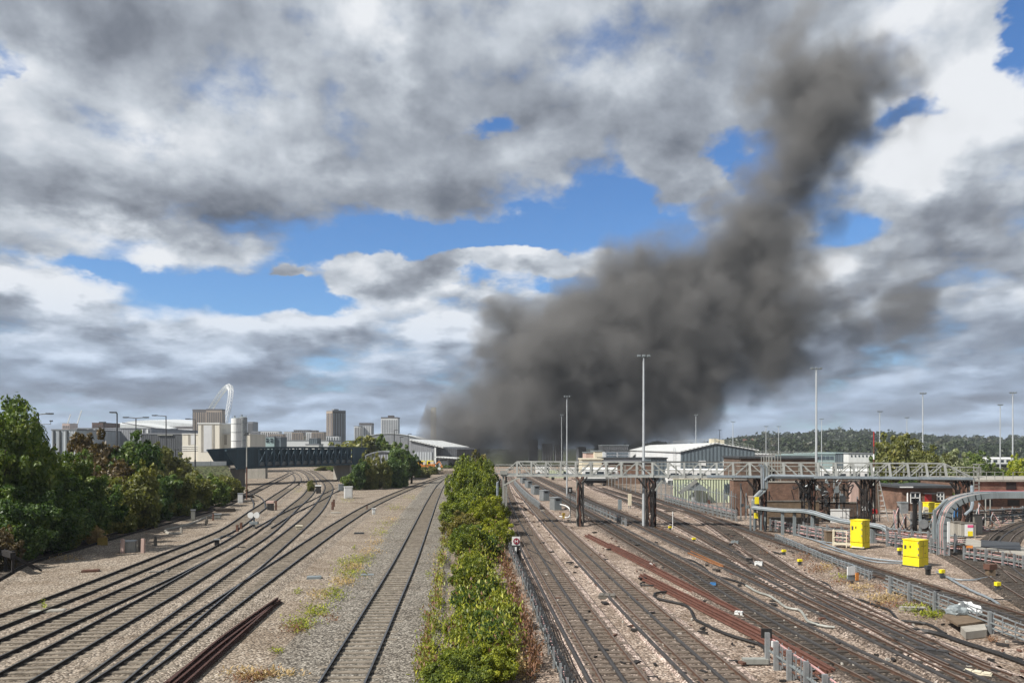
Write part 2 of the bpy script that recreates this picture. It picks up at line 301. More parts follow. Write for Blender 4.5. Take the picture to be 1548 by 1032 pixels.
# ------------------------------------------------------------------ mesh helpers
class MB:
    def __init__(s, M=None): s.v = []; s.f = []; s.k = []; s.M = M
    def add(s, vs, fs, k=0):
        o = len(s.v)
        if s.M is not None: vs = [s.M @ Vector(q) for q in vs]
        s.v += [tuple(q) for q in vs]; s.f += [tuple(i + o for i in f) for f in fs]; s.k += [k] * len(fs); return s
    def box(s, c, d, rz=0.0, k=0, ry=0.0):
        x, y, z = d[0] / 2, d[1] / 2, d[2] / 2
        R = Matrix.Rotation(rz, 3, 'Z') @ Matrix.Rotation(ry, 3, 'Y')
        vs = [Vector(c) + R @ Vector(p) for p in [(-x, -y, -z), (x, -y, -z), (x, y, -z), (-x, y, -z), (-x, -y, z), (x, -y, z), (x, y, z), (-x, y, z)]]
        return s.add(vs, [(0, 3, 2, 1), (4, 5, 6, 7), (0, 1, 5, 4), (1, 2, 6, 5), (2, 3, 7, 6), (3, 0, 4, 7)], k)
    def bx(s, x0, x1, y0, y1, z0, z1, k=0): return s.box(((x0 + x1) / 2, (y0 + y1) / 2, (z0 + z1) / 2), (abs(x1 - x0), abs(y1 - y0), abs(z1 - z0)), 0, k)
    def bar(s, a, b, w, h=None, k=0, up=(0, 0, 1)):
        h = w if h is None else h
        a, b = Vector(a), Vector(b); d = (b - a)
        if d.length < 1e-6: return s
        d.normalize(); u = Vector(up)
        if abs(d.dot(u)) > 0.98: u = Vector((0, 1, 0))
        r = d.cross(u).normalized(); u = r.cross(d)
        vs = []
        for p in (a, b):
            for i, j in ((-1, -1), (1, -1), (1, 1), (-1, 1)): vs.append(p + r * (i * w / 2) + u * (j * h / 2))
        return s.add(vs, [(3, 2, 1, 0), (4, 5, 6, 7), (0, 1, 5, 4), (1, 2, 6, 5), (2, 3, 7, 6), (3, 0, 4, 7)], k)
    def tube(s, pts, r, n=6, k=0, r1=None):
        pts = [Vector(p) for p in pts]; vs = []; fs = []; m = len(pts)
        for i, p in enumerate(pts):
            d = (pts[min(i + 1, m - 1)] - pts[max(i - 1, 0)]).normalized()
            u = Vector((0, 0, 1)) if abs(d.z) < 0.95 else Vector((1, 0, 0))
            a = d.cross(u).normalized(); b = a.cross(d)
            rr = r if r1 is None else r + (r1 - r) * i / (m - 1)
            for j in range(n):
                t = 2 * PI * j / n; vs.append(p + a * (math.cos(t) * rr) + b * (math.sin(t) * rr))
        for i in range(m - 1):
            for j in range(n): fs.append((i * n + j, i * n + (j + 1) % n, (i + 1) * n + (j + 1) % n, (i + 1) * n + j))
        fs.append(tuple(range(n - 1, -1, -1))); fs.append(tuple((m - 1) * n + j for j in range(n)))
        return s.add(vs, fs, k)
    def prism(s, poly, z0, z1, k=0):
        n = len(poly); area = sum(poly[i][0] * poly[(i + 1) % n][1] - poly[(i + 1) % n][0] * poly[i][1] for i in range(n))
        if area < 0: poly = poly[::-1]
        vs = [(x, y, z0) for x, y in poly] + [(x, y, z1) for x, y in poly]
        fs = [tuple(range(n - 1, -1, -1)), tuple(range(n, 2 * n))] + [(i, (i + 1) % n, n + (i + 1) % n, n + i) for i in range(n)]
        return s.add(vs, fs, k)
    def extr(s, poly, d, k=0):
        """closed polygon of 3-D points pushed along the vector d"""
        n = len(poly); p = [Vector(q) for q in poly]; d = Vector(d)
        return s.add(p + [q + d for q in p], [tuple(range(n - 1, -1, -1)), tuple(range(n, 2 * n))] + [(i, (i + 1) % n, n + (i + 1) % n, n + i) for i in range(n)], k)
    def quad(s, *p, k=0): return s.add(p, [tuple(range(len(p)))], k)
    def build(s, name, mats, parent=None, smooth=False, base=None):
        me = bpy.data.meshes.new(name)
        vs = np.array(s.v, dtype=float)
        if parent is not None:
            off = np.zeros(3); q = parent
            while q is not None: off = off + np.array(q.location); q = q.parent
        elif base is not None: off = np.array(base, dtype=float)
        else:
            lo, hi = vs.min(0), vs.max(0); off = np.array([(lo[0] + hi[0]) / 2, (lo[1] + hi[1]) / 2, lo[2]])
        me.from_pydata((vs - off).tolist(), [], s.f)
        for m in (mats if isinstance(mats, (list, tuple)) else [mats]): me.materials.append(m)
        me.polygons.foreach_set('material_index', s.k)
        bm = bmesh.new(); bm.from_mesh(me); bmesh.ops.recalc_face_normals(bm, faces=bm.faces); bm.to_mesh(me); bm.free()
        if smooth: me.polygons.foreach_set('use_smooth', [True] * len(me.polygons))
        o = bpy.data.objects.new(name, me); COL.objects.link(o)
        if parent is not None: o.parent = parent
        else: o.location = off
        return o
def tag(o, label=None, cat=None, group=None, kind=None):
    for k, v in (('label', label), ('category', cat), ('group', group), ('kind', kind)):
        if v: o[k] = v
    return o
def thing(name, label, cat, loc=(0, 0, 0), group=None):
    o = bpy.data.objects.new(name, None); COL.objects.link(o); o.location = loc; o.empty_display_size = 0.3
    return tag(o, label, cat, group)
def struct(o): return tag(o, kind='structure')
KIDS = {}
def kids(o): return [c for c in COL.objects if c.parent is o]
def dup(root, loc, label=None, rz=None, scale=None, group=None):
    r = root.copy(); COL.objects.link(r); r.location = loc
    if rz is not None: r.rotation_euler = (0, 0, rz)
    if scale is not None: r.scale = scale
    if label: r['label'] = label
    if group: r['group'] = group
    ks = KIDS.get(root.name)
    if ks is None:
        ks = [(c, [g for g in COL.objects if g.parent is c]) for c in kids(root)]; KIDS[root.name] = ks
    for ch, gs in ks:
        c = ch.copy(); COL.objects.link(c); c.parent = r
        for g in gs:
            d = g.copy(); COL.objects.link(d); d.parent = c
    return r
def spline(pts, step=1.0):
    """Catmull-Rom through the points, resampled evenly"""
    P = [Vector(p) for p in pts]; P = [P[0] * 2 - P[1]] + P + [P[-1] * 2 - P[-2]]
    raw = []
    for i in range(1, len(P) - 2):
        a, b, c, d = P[i - 1:i + 3]; k = max(2, int((c - b).length / step * 2))
        for j in range(k):
            t = j / k
            raw.append(0.5 * ((2 * b) + (c - a) * t + (2 * a - 5 * b + 4 * c - d) * t * t + (3 * b - a - 3 * c + d) * t ** 3))
    raw.append(P[-2]); out = [raw[0]]; acc = 0
    for p, q in zip(raw, raw[1:]):
        acc += (q - p).length
        if acc >= step: out.append(q); acc = 0
    if (out[-1] - raw[-1]).length > step * 0.3: out.append(raw[-1])
    return out
def offset(path, d):
    out = []
    for i, p in enumerate(path):
        t = (path[min(i + 1, len(path) - 1)] - path[max(i - 1, 0)]); t.z = 0; t.normalize()
        out.append(p + Vector((t.y, -t.x, 0)) * d)
    return out
def ribbon(path, prof):
    """prof: (offset to the right, height) pairs swept along the path, open strip"""
    rows = [offset(path, d) for d, h in prof]; m = len(prof); mb = MB(); vs = []
    for i in range(len(path)):
        for j in range(m): q = rows[j][i].copy(); q.z += prof[j][1]; vs.append(q)
    fs = [(i * m + j, i * m + j + 1, (i + 1) * m + j + 1, (i + 1) * m + j) for i in range(len(path) - 1) for j in range(m - 1)]
    mb.add(vs, fs); return mb
RAILPROF = [(-0.07, 0.0), (-0.07, 0.02), (-0.012, 0.04), (-0.012, 0.115), (-0.036, 0.13), (-0.036, 0.162), (0.036, 0.162), (0.036, 0.13), (0.012, 0.115), (0.012, 0.04), (0.07, 0.02), (0.07, 0.0)]
CONDPROF = [(-0.065, 0.0), (-0.065, 0.10), (-0.03, 0.13), (0.03, 0.13), (0.065, 0.10), (0.065, 0.0)]
def rail_mb(path, prof, z0, topseg):
    rows = [offset(path, d) for d, h in prof]; m = len(prof); mb = MB(); vs = []
    for i in range(len(path)):
        for j in range(m): q = rows[j][i].copy(); q.z += z0 + prof[j][1]; vs.append(q)
    fs = []; ks = []
    for i in range(len(path) - 1):
        for j in range(m - 1): fs.append((i * m + j, i * m + j + 1, (i + 1) * m + j + 1, (i + 1) * m + j)); ks.append(1 if j == topseg else 0)
    fs.append(tuple(range(m))); fs.append(tuple((len(path) - 1) * m + j for j in range(m))); ks += [0, 0]
    mb.v = [tuple(q) for q in vs]; mb.f = fs; mb.k = ks; return mb
sl_mb = MB().box((0, 0, -0.075), (2.5, 0.26, 0.2)); 
def sleeper_mesh(name, mat):
    o = sl_mb.build(name, mat, base=(0, 0, 0)); me = o.data; bpy.data.objects.remove(o); return me
SLM = {'c': sleeper_mesh('sleeper', SLEEP), 't': sleeper_mesh('sleeper', SLEEPD), 'm': sleeper_mesh('sleeper', SLEEPM)}
rng = random.Random(7)
TRACKN = [0]
def track(pix, label, kind, near=60, rails=(RAILM, RAILT), bed=None, width=1.75, shoulder=0.5, cond=None, sl='c', group=None, world=False, back=14.0, up=0.0, sleepers=True, slz=0.0, spacing=0.65):
    """pix: the centre line as it runs over the ground"""
    i = TRACKN[0]; TRACKN[0] += 1
    pts = [Vector(p) for p in pix] if world else [G(x, y, 0.17) for x, y in pix]
    for p in pts: p.z = 0
    if back: d = (pts[0] - pts[1]).normalized(); pts = [pts[0] + d * back] + pts
    path = spline(pts, 1.2)
    t = thing('railway_track', label, 'railway track', path[0], group)
    zb = 0.012 + i * 0.004 + up
    if bed is not None:
        inner, outer = bed if isinstance(bed, tuple) else (bed, bed)
        e = zb + 0.036
        rb = ribbon(path, [(-width - shoulder, -0.03), (-width, e), (-0.98, e), (-0.86, zb), (0.86, zb), (0.98, e), (width, e), (width + shoulder, -0.03)])
        rb.k = [0 if j in (2, 3, 4) else 1 for i_ in range(len(path) - 1) for j in range(7)]
        rb.build('track_bed', [inner, outer], t)
    for sgn in (-1, 1):
        rail_mb(offset(path, sgn * 0.7535), RAILPROF, 0.02 + up, 5).build('rail', list(rails), t)
    for off in (cond or ()):
        rail_mb(offset(path, off), CONDPROF, 0.05 + up, 2).build('conductor_rail', [CONDM, CONDM], t)
        pots = MB(); q = offset(path, off)
        for a in q[::3]:
            if a.y < 130: pots.box((a.x, a.y, 0.075 + up), (0.15, 0.12, 0.07))
        if pots.v: pots.build('insulators', POT, t)['kind'] = 'stuff'
    if sleepers:
        far = MB(); n = 0; acc = 0.0; cnt = 0
        fine = spline(pts, 0.05)
        nxt = spacing
        for a, b in zip(fine, fine[1:]):
            acc += (b - a).length
            if acc < nxt: continue
            nxt += spacing
            ang = math.atan2((b - a).y, (b - a).x) - PI / 2 + rng.uniform(-0.012, 0.012)
            z = 0.022 + i * 0.004 + slz + up + rng.uniform(-0.016, 0.008)
            vis = abs(b.x * FPX / b.y) < 800 and FPX * (CAMZ) / b.y < 365 if b.y > 5 else False
            if b.y < near and cnt < 100 and vis:
                o = bpy.data.objects.new('sleeper', SLM[sl]); COL.objects.link(o); o.parent = t
                o.location = (b.x - path[0].x, b.y - path[0].y, z); o.rotation_euler = (0, 0, ang); o.scale = (rng.uniform(0.95, 1.03), rng.uniform(0.9, 1.1), 1); cnt += 1
            elif b.y < 150:
                far.box((b.x, b.y, z - 0.075), (2.5, 0.26, 0.2), ang)
        if far.v:
            o = far.build('sleepers', {'c': SLEEP, 't': SLEEPD, 'm': SLEEPM}[sl], t); o['kind'] = 'stuff'
    return t, path
# ------------------------------------------------------------------ ground
def sheet(name, poly, z, mat):
    mb = MB(); mb.quad(*[(x, y, z) for x, y in poly]); return struct(mb.build(name, mat))
sheet('ground', [(-4000, -300), (4000, -300), (4000, 9000), (-4000, 9000)], -0.06, EARTH)
sheet('yard_left', [(-90, -5), (0.2, -5), (0.2, 20), (-1.0, 40), (-3.9, 80), (-7, 130), (-12, 330), (-120, 330), (-120, 60)], -0.03, YARD_L)
sheet('yard_right', [(0.2, -5), (110, -5), (110, 330), (-12, 330), (-7, 130), (-3.9, 80), (-1.0, 40), (0.2, 20)], -0.026, YARD_R)
# ------------------------------------------------------------------ tracks, left yard
GL, GR = 'tracks of the left yard', 'tracks of the right-hand lines'
track([(-30, 878), (26, 850), (100, 829), (181, 806), (282, 779.5), (330, 765), (371, 748), (400, 734), (425, 722), (440, 714)], 'dark siding track running along the foot of the trees past the buffer stop', 'siding', 62, bed=(BED_L, YARD_L), width=1.2, sl='t', group=GL, slz=-0.012)
track([(-40, 952), (130, 888), (258, 837), (300, 820), (350, 797), (387, 771), (402, 761), (422, 747), (440, 735), (450, 726), (447, 717), (432, 710)], 'second track from the trees, lying in pale tan ballast left of the switches', 't', 66, bed=(BAL_L, BAL_L), width=1.3, group=GL, slz=-0.004)
track([(-60, 1004), (130, 921), (235, 875), (290, 849), (345, 822), (398, 789)], 'track that merges by a long switch into the line to its right', 't', 60, bed=(BED_L, BAL_L), width=1.25, group=GL, back=10)
track([(4, 1032), (100, 978), (200, 922), (258, 890), (328, 848), (400, 804), (441, 768), (466, 746), (473, 731.5), (469, 720), (462, 714), (450, 709)], 'track carrying the black and bright rails of the first switch from the left', 't', 60, bed=(BED_L, BAL_L), width=1.3, group=GL)
track([(150, 1032), (291, 922), (403, 835), (474, 775), (493, 748), (497, 735), (491, 726), (478, 715), (466, 710)], 'track whose right rail crosses into the neighbouring line at the near switch', 't', 60, bed=(BED_L, BAL_L), width=1.3, group=GL)
track([(168, 1032), (300, 939.5), (405, 866), (480, 814), (522, 786), (561, 763), (603, 744), (642, 729), (689, 713.8), (730, 704)], 'track sweeping right past the brown bushes towards the burning warehouse', 't', 60, bed=(BED_L, BAL_L), width=1.3, group=GL)
track([(516, 1032), (571, 928), (616, 840), (644, 777), (654.5, 754), (667, 732), (680, 720.5), (692, 714.5), (720, 707)], 'single plain track on grey ballast beside the green bushes', 't', 62, bed=(BAL_G, BAL_G), width=2.6, group=GL, slz=0.0)
track([(398, 797), (440, 773), (480, 754.5), (500, 743.5), (513, 737.5)], 'short crossover track cutting across to the grey cabinets by the bridge', 't', 10, bed=None, group=GL, back=0, sleepers=False)
track([(392, 768), (391, 758), (385, 750), (371, 745)], 'short curved connection track near the red pole', 't', 10, bed=None, group=GL, back=0, sleepers=False)
# ------------------------------------------------------------------ tracks, right lines (third and fourth conductor rails)
RB = (RAILB, RAILTB)
track([(947, 1032), (864, 910), (800, 812), (777, 772), (768, 750), (764, 738), (762, 725)], 'electrified track nearest the cable rack beside the bushes', 't', 62, RB, (BED_M, BAL_P), 1.2, .15, (-1.17, 0.0), 'm', GR)
track([(1102, 1032), (965, 910), (858, 810), (830, 783), (805, 757), (787, 738), (775, 724), (767, 714)], 'electrified track with light worn sleepers, next to the pink ballast strip', 't', 62, RB, (BED_M, BAL_P), 1.2, .15, (-1.17, 0.0), 'm', GR)
track([(1357, 1032), (1235, 972), (1120, 910), (1040, 862), (960, 817), (900, 783), (850, 754), (800, 725), (784, 715)], 'electrified track running just above the red rusty spare rails', 't', 62, RB, (BED_D, BED_M), 1.45, .15, (1.17, 0.0), 't', GR)
track([(1504, 1032), (1372, 971), (1240, 910), (1108, 852), (976, 793), (900, 761), (860, 742), (815, 722), (796, 713)], 'oily electrified track with black conductor rails in the middle of the right-hand lines', 't', 62, RB, (BED_D, BED_M), 1.45, .15, (-1.17, 0.0), 't', GR)
track([(1465, 1003), (1380, 966), (1300, 930), (1240, 903), (1180, 873), (1140, 850), (1090, 822), (1040, 796), (985, 770), (935, 750), (903, 738), (868, 722)], 'brown switch track that joins the oily line from behind', 't', 62, RB, (BED_M, BAL_P), 1.15, .15, (0.0,), 't', GR, back=0, up=0.0)
track([(1500, 1020), (1430, 992), (1340, 944), (1260, 903), (1200, 871), (1165, 848), (1120, 816), (1080, 790), (1050, 776)], 'brown switch track fanning out towards the green hoarding', 't', 62, RB, (BED_M, BAL_P), 1.15, .15, (), 't', GR, back=0)
track([(1560, 940), (1348, 871), (1148, 806), (1060, 778), (1000, 758), (940, 738), (900, 724), (870, 714)], 'straight dark brown track passing in front of the yellow cabinets', 't', 62, (RAILB, RAILB), (BED_D, BED_M), 1.3, .2, (0.0,), 't', GR)
track([(1420, 821), (1480, 851), (1540, 885), (1600, 920)], 'straight brown track under the grey cable arch', 't', 70, RB, BED_D, 1.3, .2, (), 't', GR, back=0)
track([(1560, 880), (1530, 856), (1513, 840), (1508, 827), (1511, 816), (1524, 804), (1552, 791), (1600, 780)], 'tightly curved track in front of the long brick building', 't', 80, RB, BED_D, 1.3, .2, (0.0,), 't', GR, back=0)
track([(905, 736), (930, 744), (974, 757), (1020, 771)], 'rusty orange-brown siding track along the grey fence', 't', 10, RB, BAL_P, 1.3, .2, (), 't', GR, back=0)
track([(765, 744), (780, 753), (797, 763), (818, 777)], 'rust-coloured crossover track just behind the gantry', 't', 10, RB, None, 1.3, .2, (), 't', GR, back=0, sleepers=False)
# ------------------------------------------------------------------ foliage
def crown_mesh(name, seed, n, leaf, lobes, squash=1.0, ragged=0.35, sprigs=14):
    """leaf-sized faces scattered through the lobes of a crown about one unit in radius"""
    r = np.random.default_rng(seed); L = []
    for i in range(lobes):
        if i == 0: c = np.zeros(3); R = 0.62
        else:
            d = r.normal(size=3); d /= np.linalg.norm(d); d[2] *= 0.9; c = d * r.uniform(0.38, 0.72); R = r.uniform(0.24, 0.42)
        L.append((c, R))
    for i in range(sprigs):
        d = r.normal(size=3); d[2] = abs(d[2]) * 1.1 - 0.25; d /= np.linalg.norm(d); L.append((d * r.uniform(0.80, 1.02), r.uniform(0.07, 0.15)))
    wts = np.array([q[1] ** 2 for q in L]); wts /= wts.sum()
    idx = r.choice(len(L), n, p=wts)
    C = np.array([q[0] for q in L])[idx]; R = np.array([q[1] for q in L])[idx]
    d = r.normal(size=(n, 3)); d /= np.linalg.norm(d, axis=1)[:, None]
    fac = 1 - ragged * r.random(n) ** 1.6 + r.normal(size=n) * 0.07
    P = C + d * (R * fac)[:, None]; P[:, 2] *= squash
    nrm = d + r.normal(size=(n, 3)) * 0.9 + np.array([0, 0, 0.35]); nrm /= np.linalg.norm(nrm, axis=1)[:, None]
    t = np.cross(nrm, r.normal(size=(n, 3))); t /= np.linalg.norm(t, axis=1)[:, None]; b = np.cross(nrm, t)
    s = leaf * r.uniform(0.55, 1.35, n)[:, None]
    V = np.stack([P - t * s, P + b * s * 0.5 + nrm * s * 0.12, P + t * s, P - b * s * 0.5 + nrm * s * 0.12], 1).reshape(-1, 3)
    me = bpy.data.meshes.new(name); me.vertices.add(4 * n); me.vertices.foreach_set('co', V.ravel())
    me.loops.add(4 * n); me.loops.foreach_set('vertex_index', np.arange(4 * n)); me.polygons.add(n)
    me.polygons.foreach_set('loop_start', np.arange(0, 4 * n, 4)); me.polygons.foreach_set('loop_total', np.full(n, 4))
    me.materials.append(LF_MID); me.update(); me.validate(); return me
NEAR = [crown_mesh('crown', 10 + i, 17000, 0.040, 12, 1.0, 0.50, 60) for i in range(3)]
MIDC = [crown_mesh('crown', 20 + i, 9000, 0.060, 13, 1.0, 0.40, 18) for i in range(4)]
FARC = [crown_mesh('crown', 30 + i, 2200, 0.11, 9, 1.0, 0.35, 10) for i in range(3)]
def trunk_mesh(seed):
    r = random.Random(seed); mb = MB()
    mb.tube([(0, 0, 0), (0.03, 0.01, 0.3), (-0.02, 0.03, 0.6), (0.0, 0, 0.95)], 0.045, 7, r1=0.018)
    for i in range(6):
        a = r.uniform(0, 2 * PI); z = r.uniform(0.35, 0.65); l = r.uniform(0.2, 0.36)
        mb.tube([(0, 0, z), (math.cos(a) * l * 0.5, math.sin(a) * l * 0.5, z + l * 0.35), (math.cos(a) * l, math.sin(a) * l, z + l * 0.8)], 0.02, 5, r1=0.006)
    o = mb.build('trunk', BARK, base=(0, 0, 0)); me = o.data; bpy.data.objects.remove(o); return me
TRUNKS = [trunk_mesh(i) for i in range(2)]
vr = random.Random(3)
def leafy(me, mat, loc, scale, parent=None, name='crown'):
    o = bpy.data.objects.new(name, me); COL.objects.link(o)
    o.material_slots[0].link = 'OBJECT'; o.material_slots[0].material = mat
    o.location = loc; o.scale = scale; o.rotation_euler = (vr.uniform(-0.15, 0.15), vr.uniform(-0.15, 0.15), vr.uniform(0, 2 * PI)); o.parent = parent
    return o
def tree(x, y, h, r, mat, label, protos=None, low=0.12, z=0.0, group=None, cat='tree', name='tree'):
    t = thing(name, label, cat, (x, y, z), group)
    tr = bpy.data.objects.new('trunk', vr.choice(TRUNKS)); COL.objects.link(tr); tr.parent = t; tr.scale = (h * 0.8, h * 0.8, h * 0.86)
    hc = h * (1 - low) / 2
    leafy(vr.choice(protos or MIDC), mat, (0, 0, h * low + hc), (r, r, hc), t)
    return t
def bush(x, y, h, r, mat, label, protos=None, z=0.0, group=None, name='bush', ry=None):
    o = leafy(vr.choice(protos or MIDC), mat, (x, y, z + h * 0.40), (r, ry or r, h * 0.60), None, name)
    return tag(o, label, 'bush', group)
def PX(px, Y, top): return XA(px, Y), Y, ZA(top, Y)
GT = 'trees along the left siding'
for px, Y, top, r, mat, lab in [
    (8, 56, 612, 3.3, LF_MID, 'tallest bushy green tree at the left edge, above the siding'),
    (50, 60, 632, 1.7, LF_MID, 'green tree with thin top sprigs against the sky, in front of the first street lamp'),
    (38, 62, 690, 3.6, LF_DK, 'broad dark green tree below the tallest tree, in front of the pale fence panels'),
    (108, 66, 684, 2.7, LF_MID, 'rounded mid green tree between the tallest tree and the reddish tree'),
    (138, 84, 654, 3.2, LF_RED, 'reddish brown tree in front of the grey warehouse'),
    (203, 86, 650, 3.3, LF_DK, 'round dark green tree rising beside the charcoal warehouse'),
    (168, 82, 690, 2.7, LF_RED, 'low rusty brown tree between the reddish and the round dark tree'),
    (243, 132, 668, 2.6, LF_OLV, 'thin brownish tree in front of the charcoal warehouse wall'),
    (268, 135, 682, 2.8, LF_OLV, 'olive scrub tree left of the cream concrete plant')]:
    x, y, z = PX(px, Y, top); tree(x, y, z * 1.03, r, mat, lab, NEAR if Y < 70 else MIDC, 0.12, group=GT)
for x, y, h, r, lab in ((-42, 45, 11, 3.6, 'broad green tree just beyond the left edge, shading the siding'), (-39.5, 39.5, 9.5, 3.0, 'green tree beyond the left edge nearer the viewer'), (-47, 50, 12, 4, 'tall green tree beyond the left edge behind the broad one')):
    tree(x, y, h, r, LF_MID, lab, NEAR, .12, group=GT)
GB = 'bushes on the bank beside the siding'
for px, Y, top, r, mat, lab in [
    (30, 54, 735, 2.9, LF_DK, 'dark bush at the left edge under the tallest tree'),
    (75, 58, 728, 3.0, LF_DK, 'dark bush in shade right of the left-edge bush'),
    (100, 60, 765, 2.0, LF_OLV, 'pale olive bush nearest the ochre board'),
    (135, 66, 722, 3.0, LF_DK, 'dark green bush below the reddish tree'),
    (140, 63, 793, 0.9, LF_DRY, 'small dry straw-coloured bush at the foot of the bank'),
    (178, 72, 718, 3.0, LF_OLV, 'olive bush in front of the round dark green tree'),
    (212, 76, 694, 3.1, LF_OLV, 'sunny yellow-olive bush below the round dark tree'),
    (236, 84, 712, 2.8, LF_DK, 'dark bush between two olive bushes on the bank'),
    (262, 90, 706, 3.0, LF_OLV, 'olive bush midway along the bank'),
    (288, 97, 710, 3.1, LF_OLV, 'bright olive bush below the road parapet'),
    (313, 104, 712, 3.0, LF_MID, 'green bush near the bridge end of the bank'),
    (336, 113, 716, 3.0, LF_OLV, 'brownish olive bush before the last bush at the bridge'),
    (354, 122, 724, 2.0, LF_OLV, 'last low bush of the bank, left of the red pole'),
    (4, 50, 795, 1.2, LF_RED, 'low reddish bush by the buffer stop'),
    (215, 80, 765, 1.8, LF_DK, 'low dark bush at the foot of the bank by the siding'),
    (285, 95, 752, 1.7, LF_DK, 'small dark bush low on the bank near the white cabinets')]:
    x, y, z = PX(px, Y, top); bush(x, y, z, r, mat, lab, NEAR if Y < 70 else MIDC, group=GB)
# scrub beside the bridge
for px, Y, top, r, mat, lab, k in [
    (535, 225, 654, 7.5, LF_OLV, 'broad brownish-green tree rising behind the bridge', 't'),
    (580, 230, 657, 5.0, LF_MID, 'green tree right of the broad tree behind the bridge', 't'),
    (608, 170, 668, 3.2, LF_DK, 'dark green tree beside the silver curved roof', 't'),
    (622, 172, 684, 2.4, LF_DK, 'dark green tree at the end of the scrub near the warehouse', 't'),
    (528, 146, 714, 2.1, LF_MID, 'low bright green bush at the bridge pier', 'b'),
    (543, 146, 694, 2.2, LF_DK, 'dense dark green bush behind the white cabinet', 'b'),
    (558, 148, 679, 2.4, LF_OLV, 'tall yellow-brown bush right of the bridge', 'b'),
    (575, 150, 687, 2.3, LF_OLV, 'yellow-brown bush in the middle of the scrub', 'b'),
    (594, 154, 682, 2.6, LF_DK, 'dark bush where the scrub meets the curved track', 'b'),
    (606, 158, 690, 2.2, LF_DK, 'shaded bush at the corner of the curved track', 'b'),
    (640, 205, 704, 2.6, LF_OLV, 'low olive bush between the scrub and the orange machines', 'b'),
    (655, 232, 703, 2.6, LF_OLV, 'low bush below the orange machines', 'b'),
    (672, 262, 701, 3.0, LF_MID, 'green bush below the warehouse canopy', 'b'),
    (684, 280, 699, 3.0, LF_MID, 'green bush at the far bend of the tracks', 'b'),
    (512, 260, 703, 4.0, LF_MID, 'green bush seen under the bridge', 'b'),
    (490, 270, 703, 3.4, LF_OLV, 'pale bush seen under the middle of the bridge', 'b'),
    (470, 140, 724, 0.9, LF_OLV, 'small weed clump between the two switch tracks', 'b')]:
    x, y, z = PX(px, Y, top)
    if k == 't': tree(x, y, z, r, mat, lab, MIDC if Y < 200 else FARC, 0.1, group='scrub beside the bridge')
    else: bush(x, y, z, r, mat, lab, MIDC, group='scrub beside the bridge')
# the green strip between the two halves of the railway
hr = random.Random(21)
GS = 'bushes of the green strip between the tracks'
for x, y, h, r, mat, lab in [
    (-4.9, 106, 7.3, 2.3, LF_STC, 'tallest olive bush at the far end of the strip, against the smoke'), (-6.6, 100, 6.7, 2.2, LF_STA, 'tall green bush at the far left corner of the strip'), (-3.1, 97, 6.4, 2.0, LF_STA, 'dark bush behind the gantry post'),
    (-5.4, 90, 5.9, 2.6, LF_STA, 'rounded mid green bush second from the far end of the strip'), (-3.0, 86, 5.2, 1.9, LF_STA, 'dark green bush touching the far side of the gantry post'), (-4.5, 80, 4.9, 2.6, LF_STA, 'dense dark bush at the level of the gantry'),
    (-2.4, 77, 3.9, 1.6, LF_STC, 'olive bush at the foot of the gantry post'), (-4.6, 72, 4.2, 2.2, LF_STA, 'dark green bush just this side of the gantry level'), (-2.3, 68, 3.6, 1.9, LF_STB, 'yellowing bush beside the gantry foot'), (-4.1, 65, 3.5, 2.0, LF_STC, 'olive-yellow bush on the track side of the strip'),
    (-1.7, 61, 2.9, 1.7, LF_STB, 'yellow bush that hides the back of the H board'), (-3.3, 58, 2.9, 1.9, LF_STB, 'yellow-green bush left of the H board'), (-3.0, 52.5, 2.5, 1.7, LF_STA, 'green bush in the middle of the strip'), (-1.3, 54.5, 2.2, 1.3, LF_STC, 'olive bush below the H board'),
    (-2.6, 46.5, 2.2, 1.6, LF_STB, 'bright yellow-green bush halfway along the strip'), (-1.4, 43.5, 1.8, 1.2, LF_STA, 'low green bush with brown patches near the rack'), (-2.4, 41, 1.9, 1.4, LF_STA, 'green bush with long shoots in the nearer half'),
    (-1.0, 38.5, 1.5, 1.1, LF_STC, 'dull olive bush beside the cable rack'), (-2.0, 36, 1.7, 1.4, LF_STA, 'leafy green bush in the nearer half of the strip'), (-0.3, 33.8, 1.5, 1.1, LF_STB, 'bright yellow-green bush close to the cable rack'), (-1.8, 31.6, 1.6, 1.35, LF_STA, 'leafy green bush near the bottom left of the strip'),
    (-0.4, 29.6, 1.5, 1.15, LF_STB, 'sunlit yellow-green bush near the bottom of the strip'), (-1.7, 27.6, 1.5, 1.3, LF_STA, 'green bush at the bottom edge of the strip'), (-0.3, 26.0, 1.4, 1.15, LF_STB, 'sunlit yellow bush at the very bottom of the strip'), (-1.6, 24, 1.4, 1.4, LF_STA, 'green bush below the bottom edge of the strip')]:
    h *= hr.uniform(.70, 1.15) if y < 85 else 1.0; x += hr.uniform(-.25, .25) - (.35 if y < 60 and x > -1.5 else 0)
    if hr.random() < .22: mat = LF_DK
    o = leafy(vr.choice(NEAR), mat, (x, y, h * 0.40), ((r * .95, r * 1.7, h * 0.62) if y > 60 else (r * 0.76, r * 1.45, h * 0.56)), None, 'bush'); o.rotation_euler.z = vr.choice((0, PI)) + vr.uniform(-0.3, 0.3); tag(o, lab, 'bush', GS)
